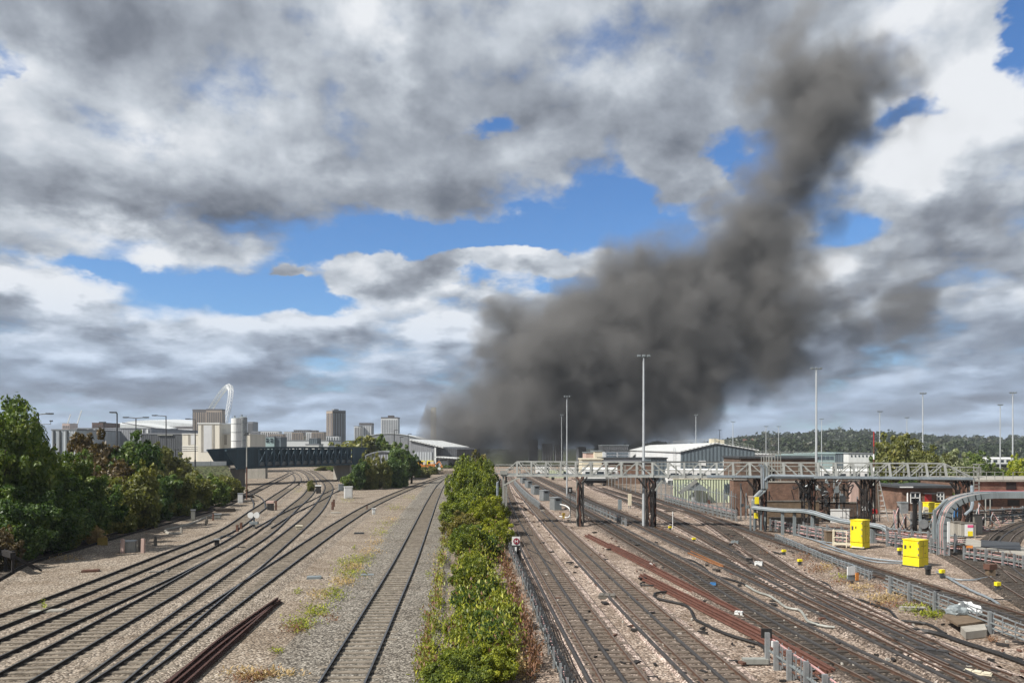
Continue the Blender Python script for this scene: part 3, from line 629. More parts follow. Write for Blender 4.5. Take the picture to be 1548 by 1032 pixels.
# trees on the right
for px, Y, top, r, mat, lab in [
    (1352, 118, 652, 3.6, LF_OLV, 'tall olive tree standing behind the red and white pole'), (1328, 122, 684, 2.4, LF_DK, 'dark tree left of the tall olive tree'), (1400, 124, 667, 3.6, LF_OLV, 'olive tree behind the brick house'),
    (1442, 140, 678, 2.9, LF_PALE, 'pale willow-like tree behind the end of the gantry'), (1478, 150, 678, 2.8, LF_MID, 'green tree in front of the white train'), (1546, 130, 683, 2.6, LF_YEL, 'bright yellow-green tree at the right edge'), (1505, 150, 706, 3.2, LF_MID, 'low green tree below the white train')]:
    x, y, z = PX(px, Y, top); tree(x, y, z, r, mat, lab, MIDC, 0.05, group='trees behind the depot')
for px, Y, top, r, mat, lab in [(1345, 104, 724, 2.4, LF_DK, 'dark bush under the gantry left of the brick house'), (1372, 110, 722, 2.4, LF_DK, 'dark bush under the gantry behind the brick house'), (1430, 100, 733, 1.8, LF_MID, 'ivy-like bush over the end of the brick house roof')]:
    x, y, z = PX(px, Y, top); bush(x, y, z, r, mat, lab, MIDC, group='bushes behind the gantry')
# ------------------------------------------------------------------ weeds
EDGE_L = [(640, 1020, 18, 20), (648, 985, 16, 18), (654, 950, 14, 16), (660, 915, 12, 14), (664, 880, 10, 12), (668, 850, 8, 10), (672, 825, 8, 8), (676, 800, 6, 6), (680, 775, 6, 5)]
EDGE_R = [(805, 1010, 14, 22), (795, 970, 12, 20), (785, 935, 12, 18), (775, 900, 10, 16), (766, 870, 9, 12), (758, 845, 8, 10)]
INNER = [(690, 1020, 40, 24), (730, 1015, 40, 24), (770, 1000, 24, 24), (700, 975, 36, 20), (740, 960, 34, 20), (715, 930, 30, 16), (745, 905, 24, 14), (705, 890, 26, 12), (730, 870, 24, 10), (715, 850, 24, 10), (745, 835, 18, 8)]
def weeds(name, patches, mat, size, up=0.7):
    r = np.random.default_rng(len(patches) + int(size * 100)); Vs = []
    for px, py, rx, ry, n, h in patches:
        a = r.normal(size=n) * rx * 0.5; b = r.normal(size=n) * ry * 0.5
        cl = np.round(r.random(n) * 9); a = a * 0.75 + np.sin(cl * 3.7) * rx * 0.35; b = b * 0.75 + np.cos(cl * 5.1) * ry * 0.35
        for q, w in zip(a, b):
            y = min(max(py + w, CY + 18), 1100); p = G(px + q, y); s = size * r.uniform(0.5, 1.4); ang = r.uniform(0, 2 * PI); z = abs(r.normal()) * h * 0.5
            d = np.array([math.cos(ang), math.sin(ang), r.uniform(0.0, 1.6) * up]); d /= np.linalg.norm(d); e = np.array([-math.sin(ang), math.cos(ang), 0]) * s * 0.28
            c = np.array([p.x, p.y, z])
            Vs += [c - e, c + d * s * 0.6 + e * 0.8 - 0, c + d * s * 1.3, c + d * s * 0.6 - e * 0.8]
    V = np.array(Vs); n = len(V) // 4; me = bpy.data.meshes.new(name); me.from_pydata(V.tolist(), [], [(4 * i, 4 * i + 1, 4 * i + 2, 4 * i + 3) for i in range(n)])
    me.materials.append(mat); o = bpy.data.objects.new(name, me); COL.objects.link(o); return o
def stuff(o, label, cat): return tag(o, label, cat, None, 'stuff')
stuff(weeds('shoots', [(a, b, c, d, 420, .8) for a, b, c, d in EDGE_L] + [(a, b, c, d, 900, 1.9) for a, b, c, d in INNER], LF_STB, 0.13, 1.6), 'tall leafy shoots growing through the strip of bushes', 'tall weeds')
stuff(weeds('dead_stems', [(a, b, c, d, 600, .9) for a, b, c, d in EDGE_R] + [(a, b, c * .8, d * .8, 120, 1.0) for a, b, c, d in EDGE_L] + [(a, b, c, d, 90, 2.0) for a, b, c, d in INNER], LF_RUSSET, 0.14, 2.2), 'brown dead stems along the edges of the strip of bushes', 'dead stems')
stuff(weeds('weeds', [(455, 945, 30, 14, 500, .1), (480, 925, 26, 12, 500, .15), (505, 900, 24, 14, 500, .2), (530, 868, 30, 10, 500, .2), (545, 848, 26, 10, 600, .25), (520, 852, 18, 8, 250, .2), (575, 805, 20, 8, 260, .2), (598, 768, 18, 6, 260, .2), (622, 752, 16, 5, 200, .2), (585, 792, 20, 6, 160, .2), (420, 985, 10, 6, 60, .1), (535, 829, 4, 3, 60, .2), (449, 895, 6, 4, 60, .15),
    (645, 935, 8, 8, 90, .2), (648, 870, 6, 6, 60, .2), (650, 985, 10, 16, 200, .2), (1385, 920, 26, 8, 420, .15), (1410, 930, 30, 7, 420, .15), (1275, 872, 20, 6, 160, .1), (470, 732, 8, 5, 160, .25), (450, 742, 10, 6, 160, .25), (525, 756, 14, 4, 160, .2), (66, 922, 4, 5, 60, .5), (690, 722, 8, 5, 100, .3)], LF_STB, 0.12), 'patchy green and yellow weeds growing in the stones', 'weeds')
stuff(weeds('dry_grass', [(520, 880, 24, 10, 420, .15), (535, 858, 20, 8, 350, .15), (560, 835, 22, 8, 300, .15), (570, 820, 18, 8, 200, .1), (595, 785, 18, 6, 160, .1), (480, 900, 20, 10, 160, .1), (400, 1022, 60, 8, 500, .2), (1340, 905, 40, 10, 500, .15), (1300, 888, 30, 8, 250, .1), (650, 1000, 16, 20, 250, .2), (660, 900, 12, 30, 250, .15), (655, 850, 10, 20, 150, .1), (1250, 858, 20, 8, 200, .1), (755, 985, 14, 30, 420, .5), (745, 900, 12, 20, 300, .5), (790, 1010, 16, 24, 350, .4), (150, 812, 20, 5, 200, .3), (200, 800, 40, 4, 200, .3), (100, 845, 30, 4, 150, .2)], LF_DRY, 0.13), 'straw-coloured dry grass between the tracks', 'dry grass')
stuff(weeds('russet_weeds', [(445, 950, 24, 10, 260, .15), (500, 935, 20, 8, 160, .1), (380, 1026, 40, 8, 300, .2), (1215, 845, 16, 8, 300, .25), (1232, 862, 20, 8, 350, .25), (1345, 915, 40, 7, 300, .15), (1270, 880, 26, 6, 200, .1), (1450, 940, 20, 6, 200, .15), (650, 1010, 10, 14, 250, .3), (1330, 890, 12, 5, 100, .1), (1000, 800, 12, 4, 120, .2), (1155, 838, 10, 4, 120, .1), (1500, 968, 12, 4, 80, .15), (735, 850, 8, 18, 200, .5), (760, 940, 8, 24, 260, .5)], LF_RUSSET, 0.11), 'reddish brown dead weeds along the lines', 'weeds')
# ------------------------------------------------------------------ road bridge with deep dark teal girders
TEALL = plain('bridge_lattice_teal', (0.045, 0.085, 0.115), 0.45, 0.1, var=0.3, scale=0.8)
def build_bridge():
    A = Vector((XA(341, 160), 160, 0)); Bp = Vector((XA(554, 196), 196, 0)); d = (Bp - A); L = d.length; d.normalize(); n = Vector((-d.y, d.x, 0))
    if n.y < 0: n = -n
    t = thing('road_bridge', 'dark teal road bridge with a deep lattice girder crossing the left tracks', 'bridge', (A.x, A.y, 0))
    def p(u, z, w=0.0): q = A + d * (u * L) + n * w; return Vector((q.x, q.y, z))
    zt = [7.45, 7.95, 8.05, 8.0, 7.9]; us = [0, 0.25, 0.5, 0.75, 1.0]
    def top(u):
        for i in range(4):
            if u <= us[i + 1] + 1e-6: f = (u - us[i]) / 0.25; return zt[i] + (zt[i + 1] - zt[i]) * f
    def bot(u): return 3.65 + 0.35 * u
    for side, w in ((0, 0.0), (1, 6.0)):
        g = MB()
        for i in range(16):                                             # top and bottom chords follow a gentle bow
            u0, u1 = i / 16, (i + 1) / 16
            g.bar(p(u0, top(u0), w), p(u1, top(u1), w), 0.55, 0.40)
        g.build('top_chord', TEAL, t); g = MB()
        for i in range(1, 16): g.bar(p(i / 16, bot(i / 16), w), p((i + 1) / 16, bot((i + 1) / 16), w), 0.6, 0.5)
        g.build('bottom_chord', TEAL, t)
        e = MB()
        e.extr([p(0.0, 7.3, w - .08), p(0.06, 3.75, w - .08), p(0.20, bot(.20), w - .08), p(0.20, top(.20), w - .08)], n * 0.16)
        e.build('end_plate', TEAL, t)
        e = MB(); e.extr([p(0.885, bot(.9), w - .08), p(1.0, 4.3, w - .08), p(1.0, 7.8, w - .08), p(0.885, top(.885), w - .08)], n * 0.16)
        e.build('end_plate', TEAL, t)
        lat = MB()
        for i in range(15):
            u = 0.20 + 0.685 * i / 14; lat.bar(p(u, bot(u), w), p(u, top(u), w), 0.34, 0.30, up=n)
        lat.build('girder_post', TEALL, t)['kind'] = 'stuff'
        x = MB()
        for i in range(14):
            u0 = 0.20 + 0.685 * i / 14; u1 = 0.20 + 0.685 * (i + 1) / 14
            x.bar(p(u0, bot(u0) + .4, w + .02), p(u1, top(u1) - .4, w + .02), 0.17, 0.14, up=n); x.bar(p(u0, top(u0) - .4, w + .16), p(u1, bot(u1) + .4, w + .16), 0.17, 0.14, up=n)
        x.build('cross_bracing', TEALL, t)
        if side == 0:
            gl = MB(); gl.extr([p(0.205, bot(0.205) + .35, .45), p(.88, bot(.88) + .35, .45), p(.88, bot(.88) + 1.15, .45), p(0.205, bot(0.205) + 1.15, .45)], n * 0.06); gl.build('parapet_panel', GREYP, t)
            gl = MB(); gl.extr([p(0.205, bot(0.205) + 1.15, .5), p(.88, bot(.88) + 1.15, .5), p(.88, top(.88) - .25, .5), p(0.205, top(0.205) - .25, .5)], n * 0.05); gl.build('mesh_screen', TEAL, t)
    dk = MB(); dk.extr([p(.10, 3.75, .3), p(1, 4.05, .3), p(1, 4.45, .3), p(.10, 4.15, .3)], n * 5.4); dk.build('deck', CONCD, t)
    pr = MB(); pr.extr([p(.87, -.1, .2), p(1.02, -.1, .2), p(1.02, 3.9, .2), p(.87, 3.9, .2)], n * 5.6); pr.build('pier', CONCD, t)
    pr = MB(); pr.extr([p(.865, -.1, .1), p(.882, -.1, .1), p(.882, 3.86, .1), p(.865, 3.86, .1)], n * 5.8); pr.build('pier_edge', CONC, t)
    pr = MB(); pr.extr([p(.03, -.1, .2), p(.12, -.1, .2), p(.12, 3.7, .2), p(.03, 3.7, .2)], n * 5.6); pr.build('abutment', CONCD, t)
    return A, Bp, d, n
brA, brB, brD, brN = build_bridge()
# road and bank that lead to the bridge from the left
def bank():
    a = brA + brN * 4.2 + brD * 2; pts = [(-190, 108), (-130, 128), (-95, 143), (a.x, a.y)]
    path = spline([Vector((x, y, 0)) for x, y in pts], 3.0)
    struct(ribbon(path, [(16, -0.1), (6.5, 4.15), (4.6, 4.2), (-4.6, 4.2), (-6.5, 4.15), (-16, -0.1)]).build('road_embankment', EARTH))
    struct(ribbon(path, [(4.2, 4.22), (-4.2, 4.22)]).build('road', ASPH))
    w = thing('parapet_wall', 'low brick parapet wall with piers beside the road to the bridge', 'wall', (path[-1].x, path[-1].y, 4.2))
    e = offset(path, 5.2); i0 = len(e) - 26; mb = MB(); pp = MB()
    for i in range(i0, len(e) - 8): mb.bar(e[i] + Vector((0, 0, 4.7)), e[i + 1] + Vector((0, 0, 4.7)), 0.35, 1.0)
    for i in range(i0, len(e) - 8, 2): pp.box(e[i] + Vector((0, 0, 4.8)), (0.6, 0.6, 1.3))
    mb.build('wall_panel', BRICKD, w); pp.build('brick_pier', BRICK, w)
    b = thing('safety_barrier', 'white panel barrier at the left end of the bridge', 'barrier', (path[-1].x, path[-1].y, 4.2)); mb = MB(); ps = MB()
    for i in range(len(e) - 9, len(e) - 1):
        mb.bar(e[i] + Vector((0, 0, 4.75)), e[i + 1] + Vector((0, 0, 4.75)), 0.12, 0.8); ps.box(e[i] + Vector((0, 0, 4.7)), (0.14, 0.14, 1.1))
    mb.build('barrier_panel', WHITE, b); ps.build('barrier_post', GREYP, b)
bank()
# ------------------------------------------------------------------ street lamps
def lamp(px, Y, zb, top, arms, label, style=0):
    x = XA(px, Y); zt = ZA(top, Y); t = thing('street_lamp', label, 'street lamp', (x, Y, zb), 'street lamps on the road above the left bank')
    mb = MB(); mb.tube([(x, Y, zb), (x, Y, zb + 1.4)], 0.17, 8); mb.tube([(x, Y, zb + 1.4), (x, Y, zt)], 0.12, 8, r1=0.09); mb.build('lamp_post', DGREY, t)
    for a in arms:
        l = a * Y / FPX
        m2 = MB(); m2.tube([(x, Y, zt - 0.05), (x + l * 0.3, Y, zt + 0.02), (x + l, Y, zt + 0.1)], 0.075, 6); m2.build('lamp_arm', DGREY, t)
        m3 = MB(); s = 1 if l > 0 else -1; m3.box((x + l, Y, zt + 0.09), (0.95, 0.32, 0.18)); m3.box((x + l + s * .05, Y, zt + 0.0), (0.5, 0.22, 0.06), k=1); m3.build('lamp_head', [DGREY, GALV], t)
    return t, x, zt
t0, x0, z0 = lamp(58, 105, 3.0, 626, (17,), 'street lamp above the tallest tree, with a camera bracket below its arm')
mb = MB(); mb.tube([(x0, 105, ZA(641, 105)), (x0 + 1.7, 105, ZA(641, 105)), (x0 + 1.7, 105, ZA(637, 105))], 0.05, 6); mb.box((x0 + 1.75, 105, ZA(636, 105)), (0.35, 0.2, 0.18)); mb.build('camera_bracket', DGREY, t0)
lamp(157, 120, 3.5, 639, (-2,), 'short street lamp in front of the white panel of the warehouse')
lamp(177, 112, 3.5, 624, (-6,), 'street lamp with one short arm above the round dark green tree')
lamp(205.5, 128, 3.8, 631.5, (-15, 15), 'street lamp with two opposite arms in front of the stadium roof')
lamp(251, 136, 4.2, 628.5, (-17,), 'tall street lamp with one arm over the brick parapet')
lamp(295, 150, 4.2, 633.5, (-11,), 'street lamp with one arm in front of the cream concrete plant')
lamp(547, 215, 4.2, 645, (-3,), 'street lamp behind the bridge in front of the broad tree')
lamp(596, 230, 4.0, 650, (3,), 'street lamp in front of the white curved roof')
lamp(617, 235, 4.0, 656, (3,), 'short street lamp beside the gable of the burning warehouse')
lamp(605, 190, 0, 661, (2,), 'lamp standing among the dark trees with two white boxes')
lamp(265, 140, 4.2, 680, (1,), 'short post with a small lamp near the brick parapet')
# red pole
def pole_red():
    p = G(373, 755); t = thing('signal_pole', 'tall pole, rusty red below and grey above, standing left of the tracks', 'pole', p)
    zt = ZA(657, p.y); mb = MB(); mb.tube([p, (p.x, p.y, 5.0)], 0.11, 8); mb.build('lower_pole', RUST, t)
    mb = MB(); mb.tube([(p.x, p.y, 5.0), (p.x, p.y, zt)], 0.10, 8, r1=0.08); mb.build('upper_pole', GALVP, t)
    mb = MB(); mb.box((p.x, p.y, zt + .15), (0.5, 0.3, 0.45)); mb.box((p.x - .3, p.y, zt), (0.25, .2, .2)); mb.build('lamp_head', DGREY, t)
pole_red()
# ------------------------------------------------------------------ far buildings on the left
def facade_boxes(t, x0, x1, yf, z0, z1, cols, wmat, frac=0.5, rows=0, depth=0.3, nm='window_strip'):
    """upright window strips (or a grid when rows) set slightly proud of a face that looks along -Y"""
    w = (x1 - x0) / cols
    for i in range(cols):
        mb = MB(); xc = x0 + (i + 0.5) * w
        if rows:
            h = (z1 - z0) / rows
            for j in range(rows): mb.bx(xc - w * frac / 2, xc + w * frac / 2, yf - depth, yf + 0.2, z0 + h * (j + .22), z0 + h * (j + .82))
        else: mb.bx(xc - w * frac / 2, xc + w * frac / 2, yf - depth, yf + 0.2, z0, z1)
        mb.build(nm, wmat, t)
def pbox(px0, px1, top, bot, Y): return XA(px0, Y), XA(px1, Y), ZA(top, Y), max(ZA(bot, Y), -0.06)
def block(name, label, cat, px0, px1, top, Y, depth, mat, group=None, cols=0, wmat=None, rows=0, frac=0.5, cap=None, z0=0.0, bot=None):
    x0, x1, zt = XA(px0, Y), XA(px1, Y), ZA(top, Y)
    t = thing(name, label, cat, ((x0 + x1) / 2, Y + depth / 2, z0), group)
    mb = MB(); mb.bx(x0, x1, Y, Y + depth, z0, zt); mb.build('wall', mat, t)
    if cols: facade_boxes(t, x0 + (x1 - x0) * .03, x1 - (x1 - x0) * .03, Y, max(z0, ZA(bot, Y) if bot else z0) + 1.0, zt - (zt - z0) * .04, cols, wmat, frac, rows)
    mb = MB(); mb.bx(x0 - .15, x1 + .15, Y - .15, Y + depth + .15, zt, zt + 0.4 + (0 if not cap else cap)); mb.build('roof', TOWG if not cap else TOWD, t)
    return t
# grey warehouses on the left horizon
t = block('warehouse', 'long warehouse with pale ribbed cladding behind the trees at the left', 'warehouse', 78, 116, 650, 270, 60, CLADP)
for px in (81, 90, 101): mb = MB(); mb.bx(XA(px, 270), XA(px, 270) + .5, 269.7, 270, 0, ZA(651, 270)); mb.build('downpipe', DGREY, t)
t = block('warehouse', 'wide grey-topped warehouse with a white lower panel behind the reddish tree', 'warehouse', 114, 228, 648, 300, 70, CLADM)
mb = MB(); mb.bx(XA(150, 300), XA(166, 300), 299.6, 300, 0, ZA(656, 300)); mb.build('white_panel', WHITE, t)
for px in (132, 142, 148, 214, 222): mb = MB(); mb.bx(XA(px, 300), XA(px, 300) + .6, 299.7, 300, ZA(656, 300), ZA(648.5, 300)); mb.build('roof_mullion', WHITE, t)
t = block('warehouse', 'charcoal warehouse wall left of the cream concrete plant', 'warehouse', 214, 290, 656, 290, 60, CLADD)
mb = MB(); mb.bx(XA(239, 290), XA(262, 290), 289.5, 290, ZA(658, 290), ZA(656.6, 290)); mb.build('cornice', GALVP, t)
block('brick_block', 'brown brick block rising behind the grey warehouses', 'building', 139, 156, 639, 700, 30, RUST, cols=5, wmat=TOWD, frac=.4)
block('tower_under_construction', 'distant tower with bare floors beneath two cranes', 'building', 94, 105, 640, 1300, 25, PINKB, cols=4, wmat=TOWD, rows=6, frac=.6)
for px, top, lab, lx in ((105, 626, 'thin tower crane with an almost upright jib, left of the two', 2), (120, 620, 'white tower crane with a raised jib, right of the two', 4)):
    Y = 1350; x = XA(px, Y); t = thing('tower_crane', lab, 'crane', (x - 4, Y, 0), 'cranes on the left skyline')
    mb = MB(); z1 = ZA(641, Y); mb.bar((x - 4, Y, 0), (x - 4, Y, z1), 1.6); mb.build('crane_mast', WHITE, t)
    mb = MB(); mb.bar((x - 4, Y, z1), (x + lx, Y, ZA(top, Y)), 1.3); mb.build('crane_jib', WHITE, t)
    mb = MB(); mb.bar((x - 4, Y, z1), (x - 10, Y, z1 + 2), 1.2); mb.box((x - 9, Y, z1 - .5), (3, 2, 3)); mb.build('counterweight', GALV, t)
# stadium: low curved roofs and the leaning lattice arch
def stadium():
    Y = 1230; t = thing('stadium', 'stadium with pale curved roofs beyond the grey warehouses', 'stadium', (XA(230, Y), Y + 60, 0))
    def roof(pts, y0, dep, mat, nm):
        mb = MB(); mb.extr([(XA(a, y0), y0, ZA(b, y0)) for a, b in pts], (0, dep, 6)); mb.build(nm, mat, t)
    roof([(150, 650), (150, 643), (170, 641), (215, 642), (255, 648), (255, 650)], Y - 30, 60, ROOFW, 'front_roof')
    roof([(186, 645), (192, 637), (215, 635), (250, 636.5), (292, 641), (330, 642), (330, 647), (252, 647.5)], Y, 120, ROOFW, 'main_roof')
    roof([(254, 650), (254, 644.5), (330, 644.5), (330, 650)], Y - 2, 30, TOWD, 'dark_fascia')
    roof([(238, 655), (238, 649), (330, 649), (330, 655)], Y - 5, 30, TOWW, 'upper_wall')
    roof([(120, 690), (120, 654), (330, 654), (330, 690)], Y + 5, 60, TOWG, 'stand')
    mb = MB()
    for i in range(14): xc = XA(243 + i * 6.2, Y - 6); mb.bx(xc, xc + 3.6, Y - 7, Y - 4, ZA(654, Y), ZA(650.5, Y))
    mb.build('window_band', GLASS, t)
    mb = MB(); mb.bar((XA(204, Y), Y - 40, ZA(640, Y)), (XA(252, Y), Y - 40, ZA(648, Y)), 1.2); mb.build('roof_cable', TOWD, t)
    P = []
    F1, F2 = Vector((XA(284, 1460), 1460, 2)), Vector((XA(329, 1190), 1190, 2))
    for i in range(41):
        s = i / 40; q = F1.lerp(F2, s); k = 4 * s * (1 - s); q.x += 46 * k; q.z += 112 * k; P.append(q)
    t2 = thing('stadium_arch', 'white lattice arch leaning over the stadium', 'arch', ((F1 + F2) / 2).to_tuple())
    lean = (F2 - F1).cross(Vector((0, 0, 1))).normalized(); ch = [[] for _ in range(6)]
    for i, q in enumerate(P):
        d = (P[min(i + 1, 40)] - P[max(i - 1, 0)]).normalized(); a = d.cross(lean).normalized(); b = d.cross(a); r = 4.2 * min(1, 0.35 + 3 * (i / 40) * (1 - i / 40) * 1.2)
        for k in range(6): th = k * PI / 3; ch[k].append(q + a * r * math.cos(th) + b * r * math.sin(th))
    mb = MB(); 
    for k in range(6): mb.tube(ch[k], 0.40, 4)
    mb.build('arch_chord', WHITE, t2)
    mb = MB()
    for i in range(40):
        for k in range(6): mb.bar(ch[k][i], ch[(k + 1) % 6][i + 1], 0.46)
    mb.build('arch_bracing', WHITE, t2)
stadium()
# brown apartment towers beside the arch
t = block('apartment_tower', 'brown striped apartment tower left of its lighter twin, behind the concrete plant', 'tower', 291, 316, 620.5, 1050, 30, TOWD, 'twin brown towers', 7, TOWB, 0, .35, 1.5)
t = block('apartment_tower', 'lighter striped apartment tower directly beneath the arch', 'tower', 311.5, 335.5, 620, 1035, 12, TOWB, 'twin brown towers', 8, TOWD, 0, .45, 1.5)
# cream concrete plant and silos
def plant():
    Y = 255; t = thing('concrete_plant', 'cream concrete plant with a tall striped tower beside the silos', 'industrial building', (XA(320, Y), Y + 8, 0))
    x0, x1 = XA(275.5, Y), XA(378, Y); mb = MB(); mb.bx(x0, x1, Y, Y + 16, 0, ZA(656, Y)); mb.build('lower_wall', PLANTC, t)
    mb = MB(); mb.bx(XA(305, Y), XA(337, Y), Y - 3, Y + 8, 0, ZA(641, Y)); mb.build('tower_wall', PLANTC, t)
    mb = MB(); mb.bx(XA(304.4, Y), XA(337.6, Y), Y - 3.2, Y + 8.2, ZA(641, Y), ZA(639.2, Y)); mb.build('tower_roof', WHITE, t)
    mb = MB(); mb.bx(XA(275.2, Y), XA(305, Y) - .05, Y - .2, Y + 16, ZA(656, Y), ZA(654.9, Y)); mb.bx(XA(337, Y) + .05, XA(378.4, Y), Y - .2, Y + 16, ZA(656, Y), ZA(654.9, Y)); mb.build('roof_edge', WHITE, t)
    for a, b, o, tp, m in ((309.5, 312.5, -3.08, 642, OCHRE), (326.5, 329.5, -3.08, 642, OCHRE), (284.5, 287.5, -.08, 657, OCHRE), (339, 343, -.08, 657, OCHRE), (313.5, 325.5, -3.06, 643, TOWW), (288.5, 296, -.06, 657, TOWW)):
        mb = MB(); mb.bx(XA(a, Y), XA(b, Y), Y + o, Y + o + .05, ZA(672 if o > -1 else 683, Y), ZA(tp, Y)); mb.build('wall_stripe', CONC if m is OCHRE else m, t)
    for z in (674, 677, 680): mb = MB(); mb.bx(XA(275.5, Y), XA(304, Y), Y - .14, Y - .02, ZA(z + .9, Y), ZA(z, Y)); mb.build('ledge', WHITE, t)
plant()
def silo(px, r_px, top, Y, lab):
    x = XA(px, Y); r = r_px * Y / FPX; zt = ZA(top, Y); t = thing('silo', lab, 'silo', (x, Y, 0), 'cement silos')
    mb = MB(); mb.tube([(x, Y, 0), (x, Y, zt)], r, 20); mb.build('silo_shell', GALV if px > 366 else WHITE, t)
    for z in (0.25, .42, .58, .74, .9): mb = MB(); mb.tube([(x, Y, zt * z), (x, Y, zt * z + .14)], r + .05, 20); mb.build('band', GREYP, t)
    mb = MB(); mb.tube([(x, Y, zt), (x, Y, zt + .35)], r * .95, 16, r1=r * .5); mb.tube([(x - r * .3, Y, zt + .3), (x - r * .3, Y, zt + 1.0)], .22, 8); mb.bar((x - r * .8, Y, zt + .7), (x + r * .8, Y, zt + .7), .08); mb.bar((x - r * .8, Y, zt + .2), (x - r * .8, Y, zt + .7), .08); mb.bar((x + r * .8, Y, zt + .2), (x + r * .8, Y, zt + .7), .08); mb.build('top_rail', GREYP, t)
silo(357, 7.3, 632.5, 248, 'nearer white banded silo beside the concrete plant'); silo(367.5, 6.0, 631, 252, 'grey silo partly hidden behind the white banded silo')
block('low_building', 'low cream building right of the silos, above the bridge', 'building', 377, 404, 665.5, 335, 12, CREAM, z0=3.4)
t = block('office_building', 'small pale green office block with two dark windows above the bridge', 'building', 400.5, 414.5, 660.5, 333, 9, TEALR, None, 2, GLASS, 2, .6, None, 3.4, 672)
block('office_annex', 'dark slate annex beside the pale green office block', 'building', 414.6, 424.5, 661.5, 334, 9, CLADG, z0=3.4)
block('flat_block', 'grey stack of flats just right of the silos', 'apartment block', 374, 382.5, 637.5, 1000, 20, TOWG, None, 4, TOWD, 0, .45)
GA = 'apartment blocks on the skyline'
for a, b, tp, Y, m, wm, n, lab in [
    (381, 391, 652, 940, TOWG, TOWD, 5, 'small dark apartment block right of the silos'), (394, 421, 652, 930, TOWW, TOWD, 8, 'white-striped apartment block above the pale green office'), (407, 427, 656, 900, TOWB, TOWD, 7, 'tan apartment block in front of the white-striped one'),
    (429, 443, 652.5, 920, TOWW, TOWG, 5, 'white apartment block with grey strips left of the tan pair'), (441, 457, 653.5, 900, TOWB, TOWD, 6, 'tan apartment block with a dark roof in the middle of the row'), (444, 468, 650, 980, TOWD, TOWG, 7, 'dark penthouse block rising behind the row'), (466, 478, 650.5, 985, TOWD, TOWG, 4, 'dark stepped block behind the right end of the row'),
    (457, 464, 658, 905, CREAM, TOWD, 3, 'narrow cream block between two tan blocks'), (463, 475, 653, 890, TOWW, TOWG, 4, 'white-ended apartment block near the tall tower'), (471, 489, 653, 880, TOWB, TOWD, 7, 'tan apartment block nearest the tall tower')]:
    block('apartment_block', lab, 'apartment block', a, b, tp, Y, 14, m, GA, n, wm, 0, .42)
block('white_shed', 'low white-roofed sheds above the middle of the bridge', 'shed', 428, 497, 666, 420, 30, TOWW)
block('grey_shed', 'small slate grey shed above the bridge', 'shed', 467, 479, 663, 360, 8, CLADG, z0=3.4); block('white_canopy', 'white flat-roofed unit in front of the slate grey shed', 'building', 462, 482, 672, 345, 8, WHITE, z0=3.4)
struct(MB().bx(XA(300, 320), XA(520, 320), 322, 400, -.06, 3.4).build('raised_bank', EARTH))
t = thing('retaining_wall', 'stained beige retaining wall under the left end of the bridge', 'wall', (XA(390, 200), 200, 0)); MB().bx(XA(372, 200), XA(401, 200), 200, 202, -.05, 3.2).build('wall', CONC, t); MB().bx(XA(372, 200), XA(401, 200), 199.9, 202.1, 3.2, 3.4).build('coping', CONCD, t)
def tower_tall():
    Y = 800; M = Matrix.Translation((XA(508, Y), Y, 0)) @ Matrix.Rotation(rad(38), 4, 'Z')
    t = thing('apartment_tower', 'tall brick tower alone on the skyline, lit face coloured tan, shaded faces dark', 'tower', (XA(508, Y), Y, 0)); zt = ZA(622, Y); w = 7.4
    mb = MB(M); mb.bx(-w, w, -w, w, 0, zt); mb.build('wall', TOWD, t)  # dark colour stands in for the shade on the right-hand face
    mb = MB(M); mb.bx(-w - .12, -w + .3, -w, w, 0, zt); mb.build('lit_tan_face', TOWB, t)  # sunlit left face painted as a lighter tan layer
    for i in range(4):
        mb = MB(M)
        mb.bx(-w - .3, -w - .1, -w + 1 + i * 3.6, -w + 2.6 + i * 3.6, 2, zt - 2)
        mb.build('window_strip', GLASS, t)
    for i in range(5):
        mb = MB(M)
        mb.bx(-w + .8 + i * 2.9, -w + 2.2 + i * 2.9, -w - .2, -w + .1, 2, zt - 2)
        mb.build('window_strip', TOWG, t)
    mb = MB(M); mb.bx(-w, w, -w, w, zt, zt + 1.2); mb.bx(-4, 1, -4, 2, zt + 1.2, zt + 2.6); mb.build('roof', TOWG, t)
tower_tall()
block('podium_block', 'white low block at the foot of the tall tower, left part', 'building', 493, 500, 659, 780, 10, TOWW, None, 2, GLASS, 0, .4); block('podium_block', 'white low block at the foot of the tall tower, right part with a lower roof', 'building', 499.5, 512, 659.5, 776, 10, TOWW, None, 3, GLASS, 0, .4)
t = block('apartment_block', 'white apartment block with a dark roof right of the tall tower', 'apartment block', 535.5, 546, 644, 900, 14, TOWW, None, 4, TOWD, 0, .45)
t = block('apartment_block', 'grey glazed apartment block with a dark roof, attached right of the white one', 'apartment block', 543, 562, 642, 915, 14, TOWG, None, 7, TOWW, 0, .4, 2.0)
t = block('apartment_tower', 'white balconied tower with a domed dark cap, near the smoke', 'tower', 576, 601, 632, 900, 18, TOWW, None, 9, TOWG, 0, .45, 1.0)
mb = MB(); mb.bx(XA(586, 900), XA(594, 900), 902, 912, ZA(631, 900), ZA(627.5, 900)); mb.build('roof_cap', TOWD, t)
block('slender_tower', 'slender pale tower half lost in the edge of the smoke', 'tower', 651.5, 658.5, 616, 1000, 8, CREAM, None, 1, TOWW, 0, .5)
